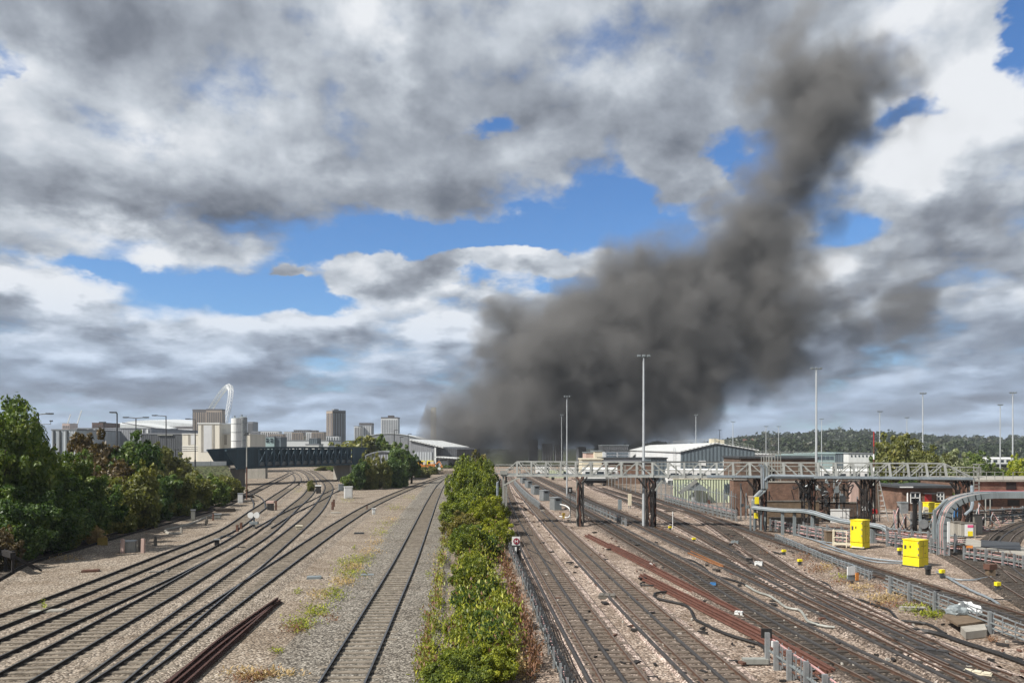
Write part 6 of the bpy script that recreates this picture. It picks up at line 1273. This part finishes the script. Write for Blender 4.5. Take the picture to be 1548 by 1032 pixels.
for px, Y, l, m in ((760 + 62, 230, 'white van beyond the far tracks, left of the grey mast', WHITE), (866, 220, 'white lorry body beyond the tracks below the smoke', WHITE), (845, 190, 'yellow-green parked van seen through the left half of the gantry', CLADGR)):
    x = XA(px, Y); t = thing('van', l, 'van', (x, Y, 0), 'vehicles beyond the tracks'); mb = MB(); mb.extr([(x - 2.4, Y, .5), (x + 2.4, Y, .5), (x + 2.4, Y, 1.3), (x + 1.7, Y, 2.3), (x - 2.4, Y, 2.4)], (0, 2, 0)); mb.build('body', m, t)
    for dx in (-1.5, 1.5): mb = MB(); mb.tube([(x + dx, Y - .05, .4), (x + dx, Y + .2, .4)], .4, 10); mb.build('wheel', BLACK, t)
    mb = MB(); mb.quad((x + 1.0, Y - .02, 1.4), (x + 2.0, Y - .02, 1.4), (x + 1.6, Y - .02, 2.1), (x + 1.0, Y - .02, 2.1)); mb.build('window', GLASS, t)
# ------------------------------------------------------------------ far hill with its woods and houses
def hill():
    def ht(px): return np.interp(px, [940, 1000, 1060, 1100, 1150, 1200, 1260, 1320, 1400, 1470, 1548, 1700, 1900], [4, 6, 8, 18, 24, 28, 33, 30, 24, 20, 20, 20, 15])
    N = 60; pxs = np.linspace(900, 1950, N); rows = []; Y0s = [650, 800, 1000, 1200, 1400, 1700, 2200]; hs = [0, .22, .55, .8, .97, 1.0, .7]
    vs = []; 
    for Y, k in zip(Y0s, hs):
        for px in pxs: vs.append((XA(px, Y), Y, -.1 + ht(px) * k))
    mb = MB(); mb.add(vs, [(j * N + i, j * N + i + 1, (j + 1) * N + i + 1, (j + 1) * N + i) for j in range(len(Y0s) - 1) for i in range(N - 1)]); struct(mb.build('hill', plain('wood_floor', (.028, .036, .018), .95, var=.4, scale=.05), smooth=True))
    r = np.random.default_rng(5); n = 0; P = []; Sz = []
    while n < 620:
        px = r.uniform(925, 1750); k = r.random(); Y = 640 + 900 * k; z = np.interp(Y, Y0s, hs) * ht(px)
        if px < 1110 and Y < 1000: continue
        P.append((XA(px, Y), Y, z)); q_ = r.uniform(.6, 1.5); Sz.append((7.5 * q_, 8.5 * q_ * r.uniform(.7, 1.1)) if px > 1110 else (6 * q_, 6 * q_)); n += 1
    m = 170; d = r.normal(size=(620, m, 3)); d /= np.linalg.norm(d, axis=2)[..., None]; d[..., 2] = np.abs(d[..., 2]) * 1.15 - .12
    S_ = np.array([(s[0], s[0], s[1]) for s in Sz])[:, None, :]; lump = 1 + .22 * np.sin(d[..., :1] * 5 + np.arange(620)[:, None, None]) * np.cos(d[..., 1:2] * 6 + np.arange(620)[:, None, None] * 2)
    C = (np.array(P)[:, None, :] + d * S_ * lump * (1 - .25 * r.random((620, m, 1)) ** 2)).reshape(-1, 3); q = len(C)
    nr = d.reshape(-1, 3) + r.normal(size=(q, 3)) * .6; t_ = np.cross(nr, r.normal(size=(q, 3))); t_ /= np.linalg.norm(t_, axis=1)[:, None]; b_ = np.cross(nr, t_); b_ /= np.linalg.norm(b_, axis=1)[:, None]; s = r.uniform(1.2, 2.7, q)[:, None]
    V = np.stack([C - t_ * s, C + b_ * s * .7, C + t_ * s, C - b_ * s * .7], 1).reshape(-1, 3); me = bpy.data.meshes.new('far_wood'); me.vertices.add(4 * q); me.vertices.foreach_set('co', V.ravel()); me.loops.add(4 * q); me.loops.foreach_set('vertex_index', np.arange(4 * q)); me.polygons.add(q); me.polygons.foreach_set('loop_start', np.arange(0, 4 * q, 4)); me.polygons.foreach_set('loop_total', np.full(q, 4))
    for mm in (LF_FAR, LF_FAR, LF_FARB): me.materials.append(mm)
    mi = np.repeat(r.choice([0, 0, 0, 1, 1, 2], 620), m); me.polygons.foreach_set('material_index', mi); me.update(); o = bpy.data.objects.new('far_wood', me); COL.objects.link(o); stuff(o, 'dark wooded hillside along the horizon on the right', 'woodland')
    for px, py, w, m_, l in ((1127, 664.5, 9, PINKB, 'tan house on the hill, leftmost of the row'), (1140, 664, 7, CREAM, 'small cream house on the hill beside the tan house'), (1172, 663, 11, RUST, 'red-roofed house on the hill above the red brick building'), (1196, 668, 5, WHITE, 'small pale house among the dark hillside trees'), (1304, 664, 7, WHITE, 'white house on the hill above the white two-storey block'), (1446, 674, 8, WHITE, 'white-gabled house among the trees above the gantry end'), (1500, 678, 4, CREAM, 'small pinkish house among trees left of the white train')):
        Y = 900; x = XA(px, Y); ww = w * .75 * Y / FPX; z = ZA(py + 1.5, Y); zg = z - 6; t = thing('house', l, 'house', (x, Y, zg), 'houses on the hill'); mb = MB(); mb.bx(x - ww / 2, x + ww / 2, Y, Y + 6, zg, z); mb.build('wall', m_, t)
        mb = MB(); mb.extr([(x - ww / 2 - .4, Y - .4, z), (x + ww / 2 + .4, Y - .4, z), (x + ww * .3, Y + 3, z + 2.2), (x - ww * .3, Y + 3, z + 2.2)], (0, 3, 0)); mb.build('roof', RUST if m_ is not WHITE else TOWB, t)
        for k in (-1, 1): mb = MB(); mb.bx(x + k * ww * .22 - .6, x + k * ww * .22 + .6, Y - .06, Y - .01, z - 2.5, z - 1); mb.build('window', GLASS, t)
    block('hill_block', 'grey flat-roofed block on the horizon near the right-edge mast', 'building', 1516, 1544, 664, 1500, 20, TOWG)
hill()
for i, (px, top, r_) in enumerate(((955, 668, 12), (968, 664, 14), (982, 664.5, 15), (998, 667, 13), (905, 672, 8), (1012, 670, 11))):
    Y = 900; x, y, z = PX(px, Y, top); tree(x, y, z, r_, LF_FAR, ['dark far tree left end of the clump behind the white shed wall', 'dark far tree, highest of the clump behind the white shed wall', 'dark far tree right of the highest one behind the white shed wall', 'dark far tree at the right of the clump behind the shed', 'dark pointed far tree at the edge of the smoke', 'low dark far tree at the right end of the clump'][i], FARC, .02, group='far trees behind the shed')
for i, (px, top, w) in enumerate(((806, 665, 7), (828, 671, 8), (845, 672, 6), (880, 676, 6))):
    block('dark_block', ['square dark building lost in the smoke', 'lower dark building in the smoke right of the square one', 'small dark building in the smoke', 'dim low building at the right edge of the smoke'][i], 'building', px - w, px + w, top, 420, 12, TOWG, 'buildings in the smoke', 4, TOWD, 0, .5)
rp = random.Random(31)
for k, (px, b, tp) in enumerate(((1120, 786, 730), (1128, 784, 745), (1163, 787, 742), (1172, 785, 728), (1188, 783, 752), (1196, 786, 735), (1212, 784, 748), (1232, 783, 730), (1246, 786, 752), (1270, 785, 742), (1296, 788, 750), (1303, 790, 738), (1314, 789, 757), (1095, 778, 748), (1070, 774, 752), (1046, 767, 742))):
    p = G(px, b); z = ZA(tp, p.y); t = thing('steel_post', 'thin steel post with a small box, among the brick walls under the gantry', 'post', p, 'thin steel posts under the gantry'); mb = MB(); mb.bar(p, (p.x, p.y, z), .11, .09); mb.build('post', (GREYP, GALV, BLACKS)[k % 3], t)
    mb = MB(); mb.box((p.x + .12, p.y - .1, z * rp.uniform(.4, .9)), (.3, .22, rp.uniform(.3, .6))); mb.build('box', (DGREY, GREYP, RUST, WHITE)[k % 4], t)
    mb = MB(); mb.tube(spline([(p.x, p.y - .08, z * .9), (p.x + rp.uniform(.2, .7), p.y - .1, z * .5), (p.x + rp.uniform(-.5, .8), p.y - .2, .1)], .2), .04, 5); mb.build('hose', BLACK, t)
# ------------------------------------------------------------------ small things beside the left tracks
def cab(px, base, w, h, m, label, roof=GALV, cat='cabinet', name='relay_cabinet', g='trackside cabinets on the left', rot=.3):
    p = G(px, base); M = Matrix.Translation(p) @ Matrix.Rotation(rot, 4, 'Z'); t = thing(name, label, cat, p, g); mb = MB(M); mb.bx(-w / 2, w / 2, -w * .4, w * .4, -.05, h); mb.build('body', m, t); mb = MB(M); mb.bx(-w / 2 - .06, w / 2 + .06, -w * .4 - .06, w * .4 + .06, h, h + .08); mb.build('roof', roof, t); mb = MB(M); mb.bx(-w * .4, w * .4, -w * .4 - .03, -w * .4 - .004, .15, h - .12); mb.build('door', m, t)
cab(363.5, 760, .7, 1.35, WHITE, 'white cabinet just left of the red pole'); cab(292, 787, .42, 1.15, GALVP, 'pale slim cabinet beside the siding'); cab(515.5, 741.5, .9, 1.2, GREYP, 'grey cabinet at the end of the crossover track'); cab(526.5, 752.5, 1.25, 1.75, WHITE, 'white-and-grey hut-like cabinet by the bright green bush', WHITE); cab(329, 784, .7, .5, GALVP, 'low grey box beside two stub posts'); cab(194.5, 833, .95, .75, GALVP, 'pale grey box between two concrete posts'); cab(328, 826, .35, .55, BLACK, 'small black box on the pink ballast'); cab(452, 800.5, .55, .35, CREAM, 'small pale box between the rails of the switch', CREAM); cab(565, 776.5, .35, .6, WHITE, 'small white marker box in the stony strip', WHITE)
def stub(px, base, h, w, m, label, g='stub posts beside the left tracks'):
    p = G(px, base); mb = MB(); mb.bar(p + Vector((0, 0, -.05)), p + Vector((random.Random(px).uniform(-.04, .04), 0, h)), w, w); mb.box(p + Vector((0, 0, h + .02)), (w * .8, w * .8, .05)); tag(mb.build('post', m), label, 'post', g)
for px, b, h, w, m, l in ((185, 835, 1.0, .22, PINKB, 'pale concrete post left of the grey box by the siding'), (216, 834.5, 1.0, .24, PINKB, 'pale concrete post right of the grey box by the siding'), (212, 832, .9, .2, CONCD, 'dark post just behind the right-hand concrete post'), (235, 824, .7, .2, CONCD, 'short dark stub in shade right of the concrete posts'), (274, 805, .45, .18, CONC, 'small pale stub beside the grey duct'), (313, 791, .75, .16, CONCD, 'grey stub post left of the small low grey box'), (311, 792.5, .5, .16, CONCD, 'short stub leaning against the grey stub post'), (322, 786, .7, .14, RUST, 'thin brown stub beside the low grey box'), (359, 804, .65, .2, RUST, 'dark brown stub between two tracks, left one'), (364.5, 800, .65, .2, RUST, 'dark brown stub between two tracks, right one'), (417, 770, 1.1, .2, RUST, 'brown post beside the disc signal'), (503, 770, 1.0, .26, RUST, 'leaning brown post near the crossover track'), (505, 765, .9, .22, RUST, 'thinner brown post behind the leaning one'), (452, 734, .7, .25, BLACK, 'black stub right of the weeds'), (555, 770, .5, .14, RUST, 'rusty stub by the stony strip')): stub(px, b, h, w, m, l)
def disc_signal():
    p = G(384, 797); t = thing('ground_signal', 'ground signal with two white discs on a grey frame', 'signal', p); mb = MB(); mb.bar(p, p + Vector((0, 0, 1.1)), .14); mb.box(p + Vector((0, 0, .45)), (.8, .4, .25)); mb.build('frame', GREYP, t)
    for dx in (-.28, .32): mb = MB(); mb.tube([p + Vector((dx, -.22, 1.25)), p + Vector((dx, -.12, 1.25))], .3, 14); mb.build('disc', WHITE, t)
    p = G(481.5, 746); t = thing('ground_signal', 'small black ground signal with a white top between the switch tracks', 'signal', p); mb = MB(); mb.box(p + Vector((0, 0, .65)), (.75, .5, 1.3)); mb.build('signal_body', BLACK, t); mb = MB(); mb.box(p + Vector((0, 0, 1.4)), (1.1, .6, .18)); mb.build('hood', WHITE, t)
    p = G(409, 771); t = thing('ground_signal', 'small black ground signal with a pale top left of the brown post', 'signal', p); mb = MB(); mb.box(p + Vector((0, 0, .45)), (.7, .5, .9)); mb.build('signal_body', BLACK, t); mb = MB(); mb.box(p + Vector((0, 0, 1.05)), (.95, .55, .3)); mb.build('hood', PINKB, t)
disc_signal()
p = G(155, 824); t = thing('track_end_board', 'ochre board standing across the siding', 'board', p); mb = MB(); mb.box(p + Vector((0, 0, .33)), (.74, .08, .62), .2); mb.build('board', OCHRE, t); mb = MB(); mb.bar(p + Vector((-.3, .1, 0)), p + Vector((-.3, .1, .6)), .08); mb.bar(p + Vector((.3, .15, 0)), p + Vector((.3, .15, .6)), .08); mb.build('legs', WOOD, t)
def buffer():
    p = G(14, 866); t = thing('buffer_stop', 'dark buffer stop at the end of the siding by the left edge', 'buffer stop', p); M = Matrix.Translation(p) @ Matrix.Rotation(rad(-42), 4, 'Z')
    for s in (-.75, .75): mb = MB(M); mb.bar((s, 0, 0), (s, 0, 1.5), .14); mb.bar((s, 0, 1.2), (s, 1.6, .05), .12); mb.build('upright', BLACKS, t)
    mb = MB(M); mb.bar((-1.15, -.1, 1.25), (1.15, -.1, 1.25), .3, .34); mb.build('beam', BLACKS, t)
buffer()
def pile(px, base, label, n, L, m, rot, name='sleeper_pile'):
    p = G(px, base); t = thing(name, label, 'pile', p); r = random.Random(px); M = Matrix.Translation(p) @ Matrix.Rotation(rot, 4, 'Z')
    for k in range(n): mb = MB(M); mb.box((r.uniform(-.1, .1), (k % 3) * .3 - .3, .12 + .2 * (k // 3)), (L, .26, .19), r.uniform(-.05, .05)); mb.build('sleeper', m, t)
pile(341, 773, 'pile of dark timber sleepers beside the siding', 6, 2.2, SLEEPD, .3); pile(372, 752, 'low pile of old sleepers near the red pole', 4, 2.4, SLEEPD, .2)
for px, py, w, d, rot, l, m in ((475, 873, .85, .6, .2, 'blue-grey slab on the stones left of the weeds', GREYP), (555, 870, .8, .5, .2, 'blue-grey slab beside the plain track', GREYP), (240, 865, 1.1, .55, .3, 'grey cover slab between the left tracks', CONCD), (137, 863, 1.0, .5, .3, 'rust-brown plate on the left stones', RUST), (72, 925, 1.5, .6, .3, 'pale grey concrete slab with a weed growing beside it', CONC), (543, 806, .9, .4, .1, 'dark plate in the stony strip', DGREY), (345, 811, 1.2, .4, .2, 'dark flat plate between two left tracks', DGREY), (508, 775, 1.2, .7, .2, 'pale slab near the crossover track', CONC), (360, 828, 1.1, .2, .2, 'thin dark bar lying on the ballast', BLACKS)):
    p = G(px, py); M = Matrix.Translation(p) @ Matrix.Rotation(rot, 4, 'Z'); mb = MB(M); mb.bx(-w / 2, w / 2, -d / 2, d / 2, -.03, .09); mb.bx(-w / 2 + .06, w / 2 - .06, -d / 2 + .06, d / 2 - .06, .09, .11); tag(mb.build('slab', m), l, 'slab', 'slabs and plates on the stones')
def tubeg(name, pix, r, m, label, cat='cable', z=.06, grp=None, n=6):
    P = spline([G(a, b) + Vector((0, 0, z)) for a, b in pix], .3); rr = random.Random(int(pix[0][0]))
    P = [q + Vector((rr.uniform(-.02, .02), rr.uniform(-.02, .02), 0)) for q in P]; mb = MB(); mb.tube(P, r, n); return tag(mb.build(name, m), label, cat, grp)
tubeg('cable_trough', [(318, 779), (290, 791), (268, 797), (254, 800), (250, 803), (258, 807), (272, 806)], .14, CONC, 'pale cable trough curving round on the left stones', 'trough', .02)
# bundle of spare rails on the left
def spare(name, lines, m, label, cat='spare rails', r=(.09, .14)):
    t = thing(name, label, cat, G(*lines[0][0])); 
    for k, L in enumerate(lines):
        P = [G(a, b) + Vector((0, 0, .04 + (.0 if k != 1 else .06))) for a, b in L]; P = spline(P, 1.0) if len(P) > 2 else P; mb = rail_mb(P, [(d * 1.25, h * 1.0) for d, h in RAILPROF], -.02, 5); mb.k = [0] * len(mb.k); mb.build('rail', m, t)
    return t
spare('rail_bundle', [[(424, 910), (345, 970), (262, 1040)], [(420, 909), (338, 968), (255, 1040)], [(382, 936), (330, 975), (248, 1040)], [(418, 914), (350, 975), (278, 1040)]], REDRAILD, 'bundle of rusty spare rails lying on the stones in the left foreground')
GSR = 'red rusty spare rails on the right'
a = spare('rail_bundle', [[(968, 871), (1060, 919), (1156, 968), (1250, 1020)], [(973, 872), (1065, 918), (1160, 966), (1256, 1020)], [(966, 874), (1058, 922), (1150, 970), (1240, 1020)], [(978, 873), (1070, 918), (1164, 964), (1262, 1018)]], REDRAIL, 'thick bundle of red rusty rails nearest the camera on the right'); a['group'] = GSR
a = spare('rail_bundle', [[(884, 810), (980, 860), (1060, 902), (1118, 932)], [(889, 810), (985, 859), (1065, 901), (1122, 930)]], REDRAIL, 'long pair of red rusty rails running up towards the gantry'); a['group'] = GSR
a = spare('rail_bundle', [[(918, 826), (960, 847), (985, 860)], [(922, 825), (965, 846), (990, 858)]], REDRAIL, 'short pair of red rusty rails with white ends, farthest of the bundles'); a['group'] = GSR
a = spare('rail_bundle', [[(1040, 838), (1065, 849), (1090, 860)], [(1044, 837), (1068, 848), (1093, 859)]], plain('orange_rust', (.30, .13, .05), .85, var=.3, scale=2), 'short orange rusty rail pieces lying inside the oily track'); a['group'] = GSR
GC = 'loose cables on the right-hand tracks'
for pix, r, m, l in (([(1009, 896), (995, 897), (989, 900), (991, 905), (1010, 910), (1035, 916), (1045, 925), (1050, 937), (1065, 945), (1100, 961), (1140, 973), (1152, 978), (1157, 987)], .065, BLACK, 'thick black cable looping out from the nearest red rails'), ([(975, 881), (968, 883), (970, 886), (985, 886), (990, 886)], .045, BLACK, 'short black cable loop at the end of the red rails'), ([(1018, 838), (1028, 842), (1030, 844), (1048, 849), (1062, 857), (1072, 866), (1082, 872), (1100, 876), (1120, 882), (1128, 886)], .06, BLACK, 'wavy black cable between the two middle tracks'), ([(1128, 886), (1145, 896), (1165, 903), (1190, 920), (1205, 922), (1215, 930), (1222, 941), (1245, 948), (1262, 950)], .06, GALVP, 'grey cable continuing between the two middle tracks'),
    ([(1215, 877), (1235, 879), (1250, 884), (1262, 898), (1275, 904), (1300, 908), (1325, 917), (1343, 923), (1356, 937)], .06, BLACK, 'black cable crossing the pink ballast strip on the right'), ([(1370, 957), (1395, 955), (1425, 962), (1450, 971), (1490, 984), (1520, 994), (1560, 1010)], .10, BLACK, 'thick black hose running off the right edge'), ([(1362, 940), (1385, 942), (1405, 946), (1430, 960)], .06, BLACK, 'short black hose joining the thick hose'), ([(795, 830), (812, 838), (822, 846), (835, 855)], .04, BLACK, 'thin dark cable on the pink ballast strip'), ([(1150, 834), (1165, 834), (1180, 838)], .05, BLACK, 'short black cable above the pink ballast patch'), ([(1470, 928), (1500, 908), (1548, 910)], .03, BLACK, 'thin black wire on the ground at the right edge')):
    tubeg('cable', pix, r, m, l, 'cable', .07, GC)
for i, pix in enumerate(([(1225, 815), (1260, 828), (1300, 842), (1340, 848), (1365, 850)], [(1240, 826), (1280, 838), (1320, 850), (1372, 853)], [(1416, 866), (1440, 876), (1470, 878), (1498, 873)], [(1425, 870), (1460, 890), (1495, 906), (1510, 915)], [(1200, 808), (1235, 818), (1262, 822)])):
    tubeg('hose', pix, .065 if i in (0, 3) else .05, BLUEGREY, ['blue-grey hose snaking past the cream platform', 'second blue-grey hose ending at the short yellow cabinet', 'blue-grey hose bundle right of the dark junction box', 'wide blue-grey hose running towards the right edge', 'blue-grey hose left of the cream platform'][i], 'hose', .08, 'blue-grey hoses by the yellow cabinets')
# bits and pieces on the right lines
for px, py, w, d, rot, l, m, h in ((918, 903, 1.35, 1.05, -.2, 'grey ribbed cover box between the two nearest electrified tracks', CONCD, .12), (1147, 856, .75, .5, -.5, 'white box on the switch between brown tracks', WHITE, .35), (1133, 850, .6, .4, -.5, 'dark point machine beside the white box', BLACK, .3), (1111, 822, .9, .5, -.5, 'grey point cover on the fanning switch', GREYP, .25), (1105, 826, .5, .3, -.3, 'black point box on the fanning switch', BLACK, .25), (1117, 931, .55, .35, -.5, 'white end block on the long pair of red rails', WHITE, .2), (985, 856, .4, .3, -.5, 'white end block on the short pair of red rails', WHITE, .18), (1478, 1021, 1.3, .35, -.72, 'cream timber cover plate across the oily track', CREAM, .1), (1408, 990, 1.7, .4, -.6, 'dark wooden board on the conductor rail', CONDM, .22), (1078, 885, .5, .22, -.4, 'blue plastic sheet caught on the rails', BLUE, .12), (1380, 922, 1.8, .4, -.2, 'grey concrete cover in front of the green weeds', CONC, .1), (820, 773, .8, .5, 0, 'grey concrete cover by the far crossover', CONC, .12)):
    p = G(px, py); w *= .66; d *= .66; h *= .66; M = Matrix.Translation(p) @ Matrix.Rotation(rot, 4, 'Z'); t = thing('track_cover', l, 'cover', p, 'covers and boxes on the right-hand tracks'); mb = MB(M); mb.bx(-w / 2, w / 2, -d / 2, d / 2, 0, h + .08); mb.build('body', m, t); mb = MB(M)
    for k in range(3): mb.bx(-w / 2 + w * (k + .12) / 3, -w / 2 + w * (k + .88) / 3, -d / 2 - .02, d / 2 + .02, h + .082, h + .11)
    mb.build('lid', m, t)
p = G(1160, 1003); t = thing('cable_post', 'tall grey post with a black hood at the start of the foreground cable rack', 'post', p); mb = MB(); mb.bar(p, p + Vector((0, 0, 1.15)), .16, .14); mb.build('post', GALV, t); mb = MB(); mb.box(p + Vector((0, .1, 1.1)), (.38, .08, .34)); mb.build('hood', BLACK, t); mb = MB(); mb.box(p + Vector((.25, -.05, .75)), (.25, .2, .2)); mb.build('junction_box', WHITE, t); mb = MB(); mb.box(p + Vector((-.45, 0, .12)), (.9, .3, .18)); mb.build('base', GALVP, t)
p = G(1288, 878); t = thing('marker_board', 'leaning white board with an orange stripe by the silvery rack', 'sign', p); mb = MB(); mb.box(p + Vector((-.05, 0, .62)), (.55, .06, .5), .3); mb.build('board', WHITE, t); mb = MB(); mb.box(p + Vector((.3, 0, .28)), (.2, .06, .45), .3); mb.build('orange_stripe', ORANGE, t); mb = MB(); mb.box(p + Vector((-.05, .05, .2)), (.5, .1, .4), .3); mb.build('stand', GREYP, t)
p = G(1017, 799); t = thing('stake', 'thin white stake beside the yellow-topped box at the sooty column', 'stake', p); mb = MB(); mb.tube([p, p + Vector((0, 0, 1.7))], .04, 6); mb.build('pole', WHITE, t)
for px, b, h, l in ((937, 773, 1.5, 'slim white-topped cabinet on a frame behind the oily track, left'), (952, 768, 1.9, 'slim cream cabinet behind the oily track, right')):
    p = G(px, b); t = thing('slim_cabinet', l, 'cabinet', p, 'slim cabinets behind the oily track'); mb = MB(); mb.box(p + Vector((0, 0, h * .6)), (.42, .35, h * .8)); mb.build('body', CREAM if px > 940 else GREYP, t); mb = MB(); mb.bar(p + Vector((-.12, 0, 0)), p + Vector((-.12, 0, h * .2)), .08); mb.bar(p + Vector((.12, 0, 0)), p + Vector((.12, 0, h * .2)), .08); mb.build('legs', GREYP, t)
def rubbish():
    c = [G(1425, 943), G(1462, 934), G(1490, 952), G(1448, 958)]; t = thing('rubbish_slab', 'brown board on a stone block heaped with rubbish', 'slab', c[0]); mb = MB(); mb.extr([q + Vector((0, 0, .32)) for q in c], (0, 0, .09)); mb.build('board', WOOD, t)
    mb = MB(); mb.extr([G(1452, 957), G(1488, 953), G(1492, 962), G(1460, 966)], (0, 0, .31)); mb.build('stone_block', CONC, t)
    r = random.Random(2); 
    for i, (px, py, s, m, l) in enumerate(((1463, 938, .42, WHITE, 'crumpled white rubbish bag on the brown board'), (1447, 941, .36, GREYP, 'crumpled grey rubbish bag on the brown board'), (1470, 941, .26, WHITE, 'small white rag beside the white rubbish bag'))):
        p = G(px, py) + Vector((0, 0, .42)); bm = bmesh.new(); bmesh.ops.create_icosphere(bm, subdivisions=3, radius=s)
        for v in bm.verts: v.co = Vector((v.co.x * 1.25, v.co.y, max(-.02, v.co.z * .75 + .1))) * (1 + .22 * math.sin(v.co.x * 17 + i) * math.cos(v.co.y * 13) + r.uniform(-.06, .06))
        me = bpy.data.meshes.new('rubbish_bag'); bm.to_mesh(me); bm.free(); me.materials.append(m); o = bpy.data.objects.new('rubbish_bag', me); COL.objects.link(o); o.location = p; tag(o, l, 'bag')
rubbish()
# ------------------------------------------------------------------ smoke: a turbulent column leaning right from the burning warehouse
def smoke():
    YS = 345.0
    L = [  # px, py, radius px, thickness weight
        (672, 690, 34, .8), (700, 668, 50, 1.0), (745, 640, 66, 1.0), (800, 610, 84, 1.05), (860, 585, 98, 1.05), (930, 545, 108, 1.1), (1010, 530, 112, 1.1), (1090, 510, 100, .9), (880, 655, 58, .85), (960, 630, 54, .55), (1050, 600, 58, .5),
        (1130, 440, 90, 1.0), (1075, 395, 66, .75), (960, 440, 80, .75), (1165, 345, 76, 1.1), (1205, 275, 66, 1.15), (1235, 195, 80, 1.3), (1215, 110, 82, 1.2), (1320, 135, 64, .72), (757, 505, 42, 1.3), (722, 545, 32, 1.2), (676, 602, 22, 1.5), (1180, 530, 66, .5), (930, 395, 62, .55), (1400, 150, 56, .32), (1430, 400, 170, .20), (1300, 480, 110, .34)]
    mb = bmesh.new()
    for i, (px, py, r, w) in enumerate(L):
        c = W(px, py, YS); rr = r * YS / FPX
        bmesh.ops.create_icosphere(mb, subdivisions=3, radius=rr * 1.5, matrix=Matrix.Translation(c) @ Matrix.Diagonal((1, .9, 1, 1)))
    for v in mb.verts: v.co.z = max(v.co.z, .2)
    me = bpy.data.meshes.new('smoke'); mb.to_mesh(me); mb.free(); o = bpy.data.objects.new('smoke', me); COL.objects.link(o)
    rm = o.modifiers.new('skin', 'REMESH'); rm.mode = 'VOXEL'; rm.voxel_size = 5.0
    stuff(o, 'dark grey-brown smoke column leaning right from the burning warehouse', 'smoke')
    m = bpy.data.materials.new('smoke'); m.use_nodes = True; t = NT(m.node_tree); t.n.clear(); out = t.node('ShaderNodeOutputMaterial'); me.materials.append(m)
    P = pos(t)
    w1 = t.noise(P, .020, 4, .62); wv = t.v('MULTIPLY', t.v('SUBTRACT', w1.outputs['Color'], (.5, .5, .5)), (62, 50, 62)); Pw = t.v('ADD', P, wv)
    items = []
    for px, py, r, w in L: c = W(px, py, YS); rr = r * YS / FPX * .92; items.append((tuple(c), (rr, rr * .85, rr), w))
    f = t.blobs(Pw, items)
    Pd = t.v('ADD', P, t.v('MULTIPLY', t.v('SUBTRACT', t.noise(P, .07, 2, .5).outputs['Color'], (.5, .5, .5)), (14, 14, 14)))
    n = t.noise(Pd, .036, 6, .60).outputs[0]
    vo = t.node('ShaderNodeTexVoronoi', dict(feature='F1'), Vector=Pd, Scale=.060, Detail=1.0, Roughness=.5, Lacunarity=2.4).outputs['Distance']
    d = t.m('ADD', f, t.m('ADD', t.m('MULTIPLY', t.m('SUBTRACT', n, .5), 2.75), t.m('MULTIPLY', t.m('SUBTRACT', .62, vo), .66)))
    d = t.m('ADD', t.m('MULTIPLY', t.smooth(d, .12, .95), .07), t.m('MULTIPLY', t.smooth(d, .75, 1.7), .15))
    edge = t.smooth(f, .04, .30)
    dens = t.m('MULTIPLY', d, edge)
    pv = t.node('ShaderNodeVolumePrincipled'); pv.inputs['Color'].default_value = (.375, .366, .360, 1); t.set(pv.inputs['Density'], dens); pv.inputs['Anisotropy'].default_value = 0.1
    t.l.new(pv.outputs[0], out.inputs['Volume'])
    m.cycles.volume_sampling = 'MULTIPLE_IMPORTANCE'
smoke()

def litter():
    r = random.Random(11); 
    for nm, m, n, lab, sz in (('debris', BLACKS, 260, 'dark scraps of iron and timber strewn over the right-hand lines', (.12, .5)), ('pale_debris', POT, 110, 'small pale scraps strewn over the right-hand lines', (.05, .16)), ('rail_chairs', RUST, 160, 'rusty small fittings lying about the right-hand lines', (.1, .3))):
        mb = MB()
        for k in range(n):
            u = r.random(); y = 24 + 70 * u * u; x = r.uniform(2.0, 24) if y < 60 else r.uniform(1.5, 23); w = r.uniform(*sz)
            mb.box((x, y, r.uniform(.03, .12)), (w, w * r.uniform(.25, .6), r.uniform(.04, .1)), r.uniform(0, PI))
        stuff(mb.build(nm, m, base=(12, 40, 0)), lab, 'debris')
litter()
# ------------------------------------------------------------------ air
def haze():
    mb = MB(); mb.bx(-2600, 2600, -60, 3200, -1.2, 215); o = mb.build('haze', []) ; m = bpy.data.materials.new('haze'); m.use_nodes = True; t = NT(m.node_tree); t.n.clear()
    out = t.node('ShaderNodeOutputMaterial'); pv = t.node('ShaderNodeVolumePrincipled'); pv.inputs['Color'].default_value = (.80, .88, 1.0, 1); pv.inputs['Density'].default_value = .00012; t.l.new(pv.outputs[0], out.inputs['Volume']); o.data.materials.append(m); o['kind'] = 'stuff'
haze()
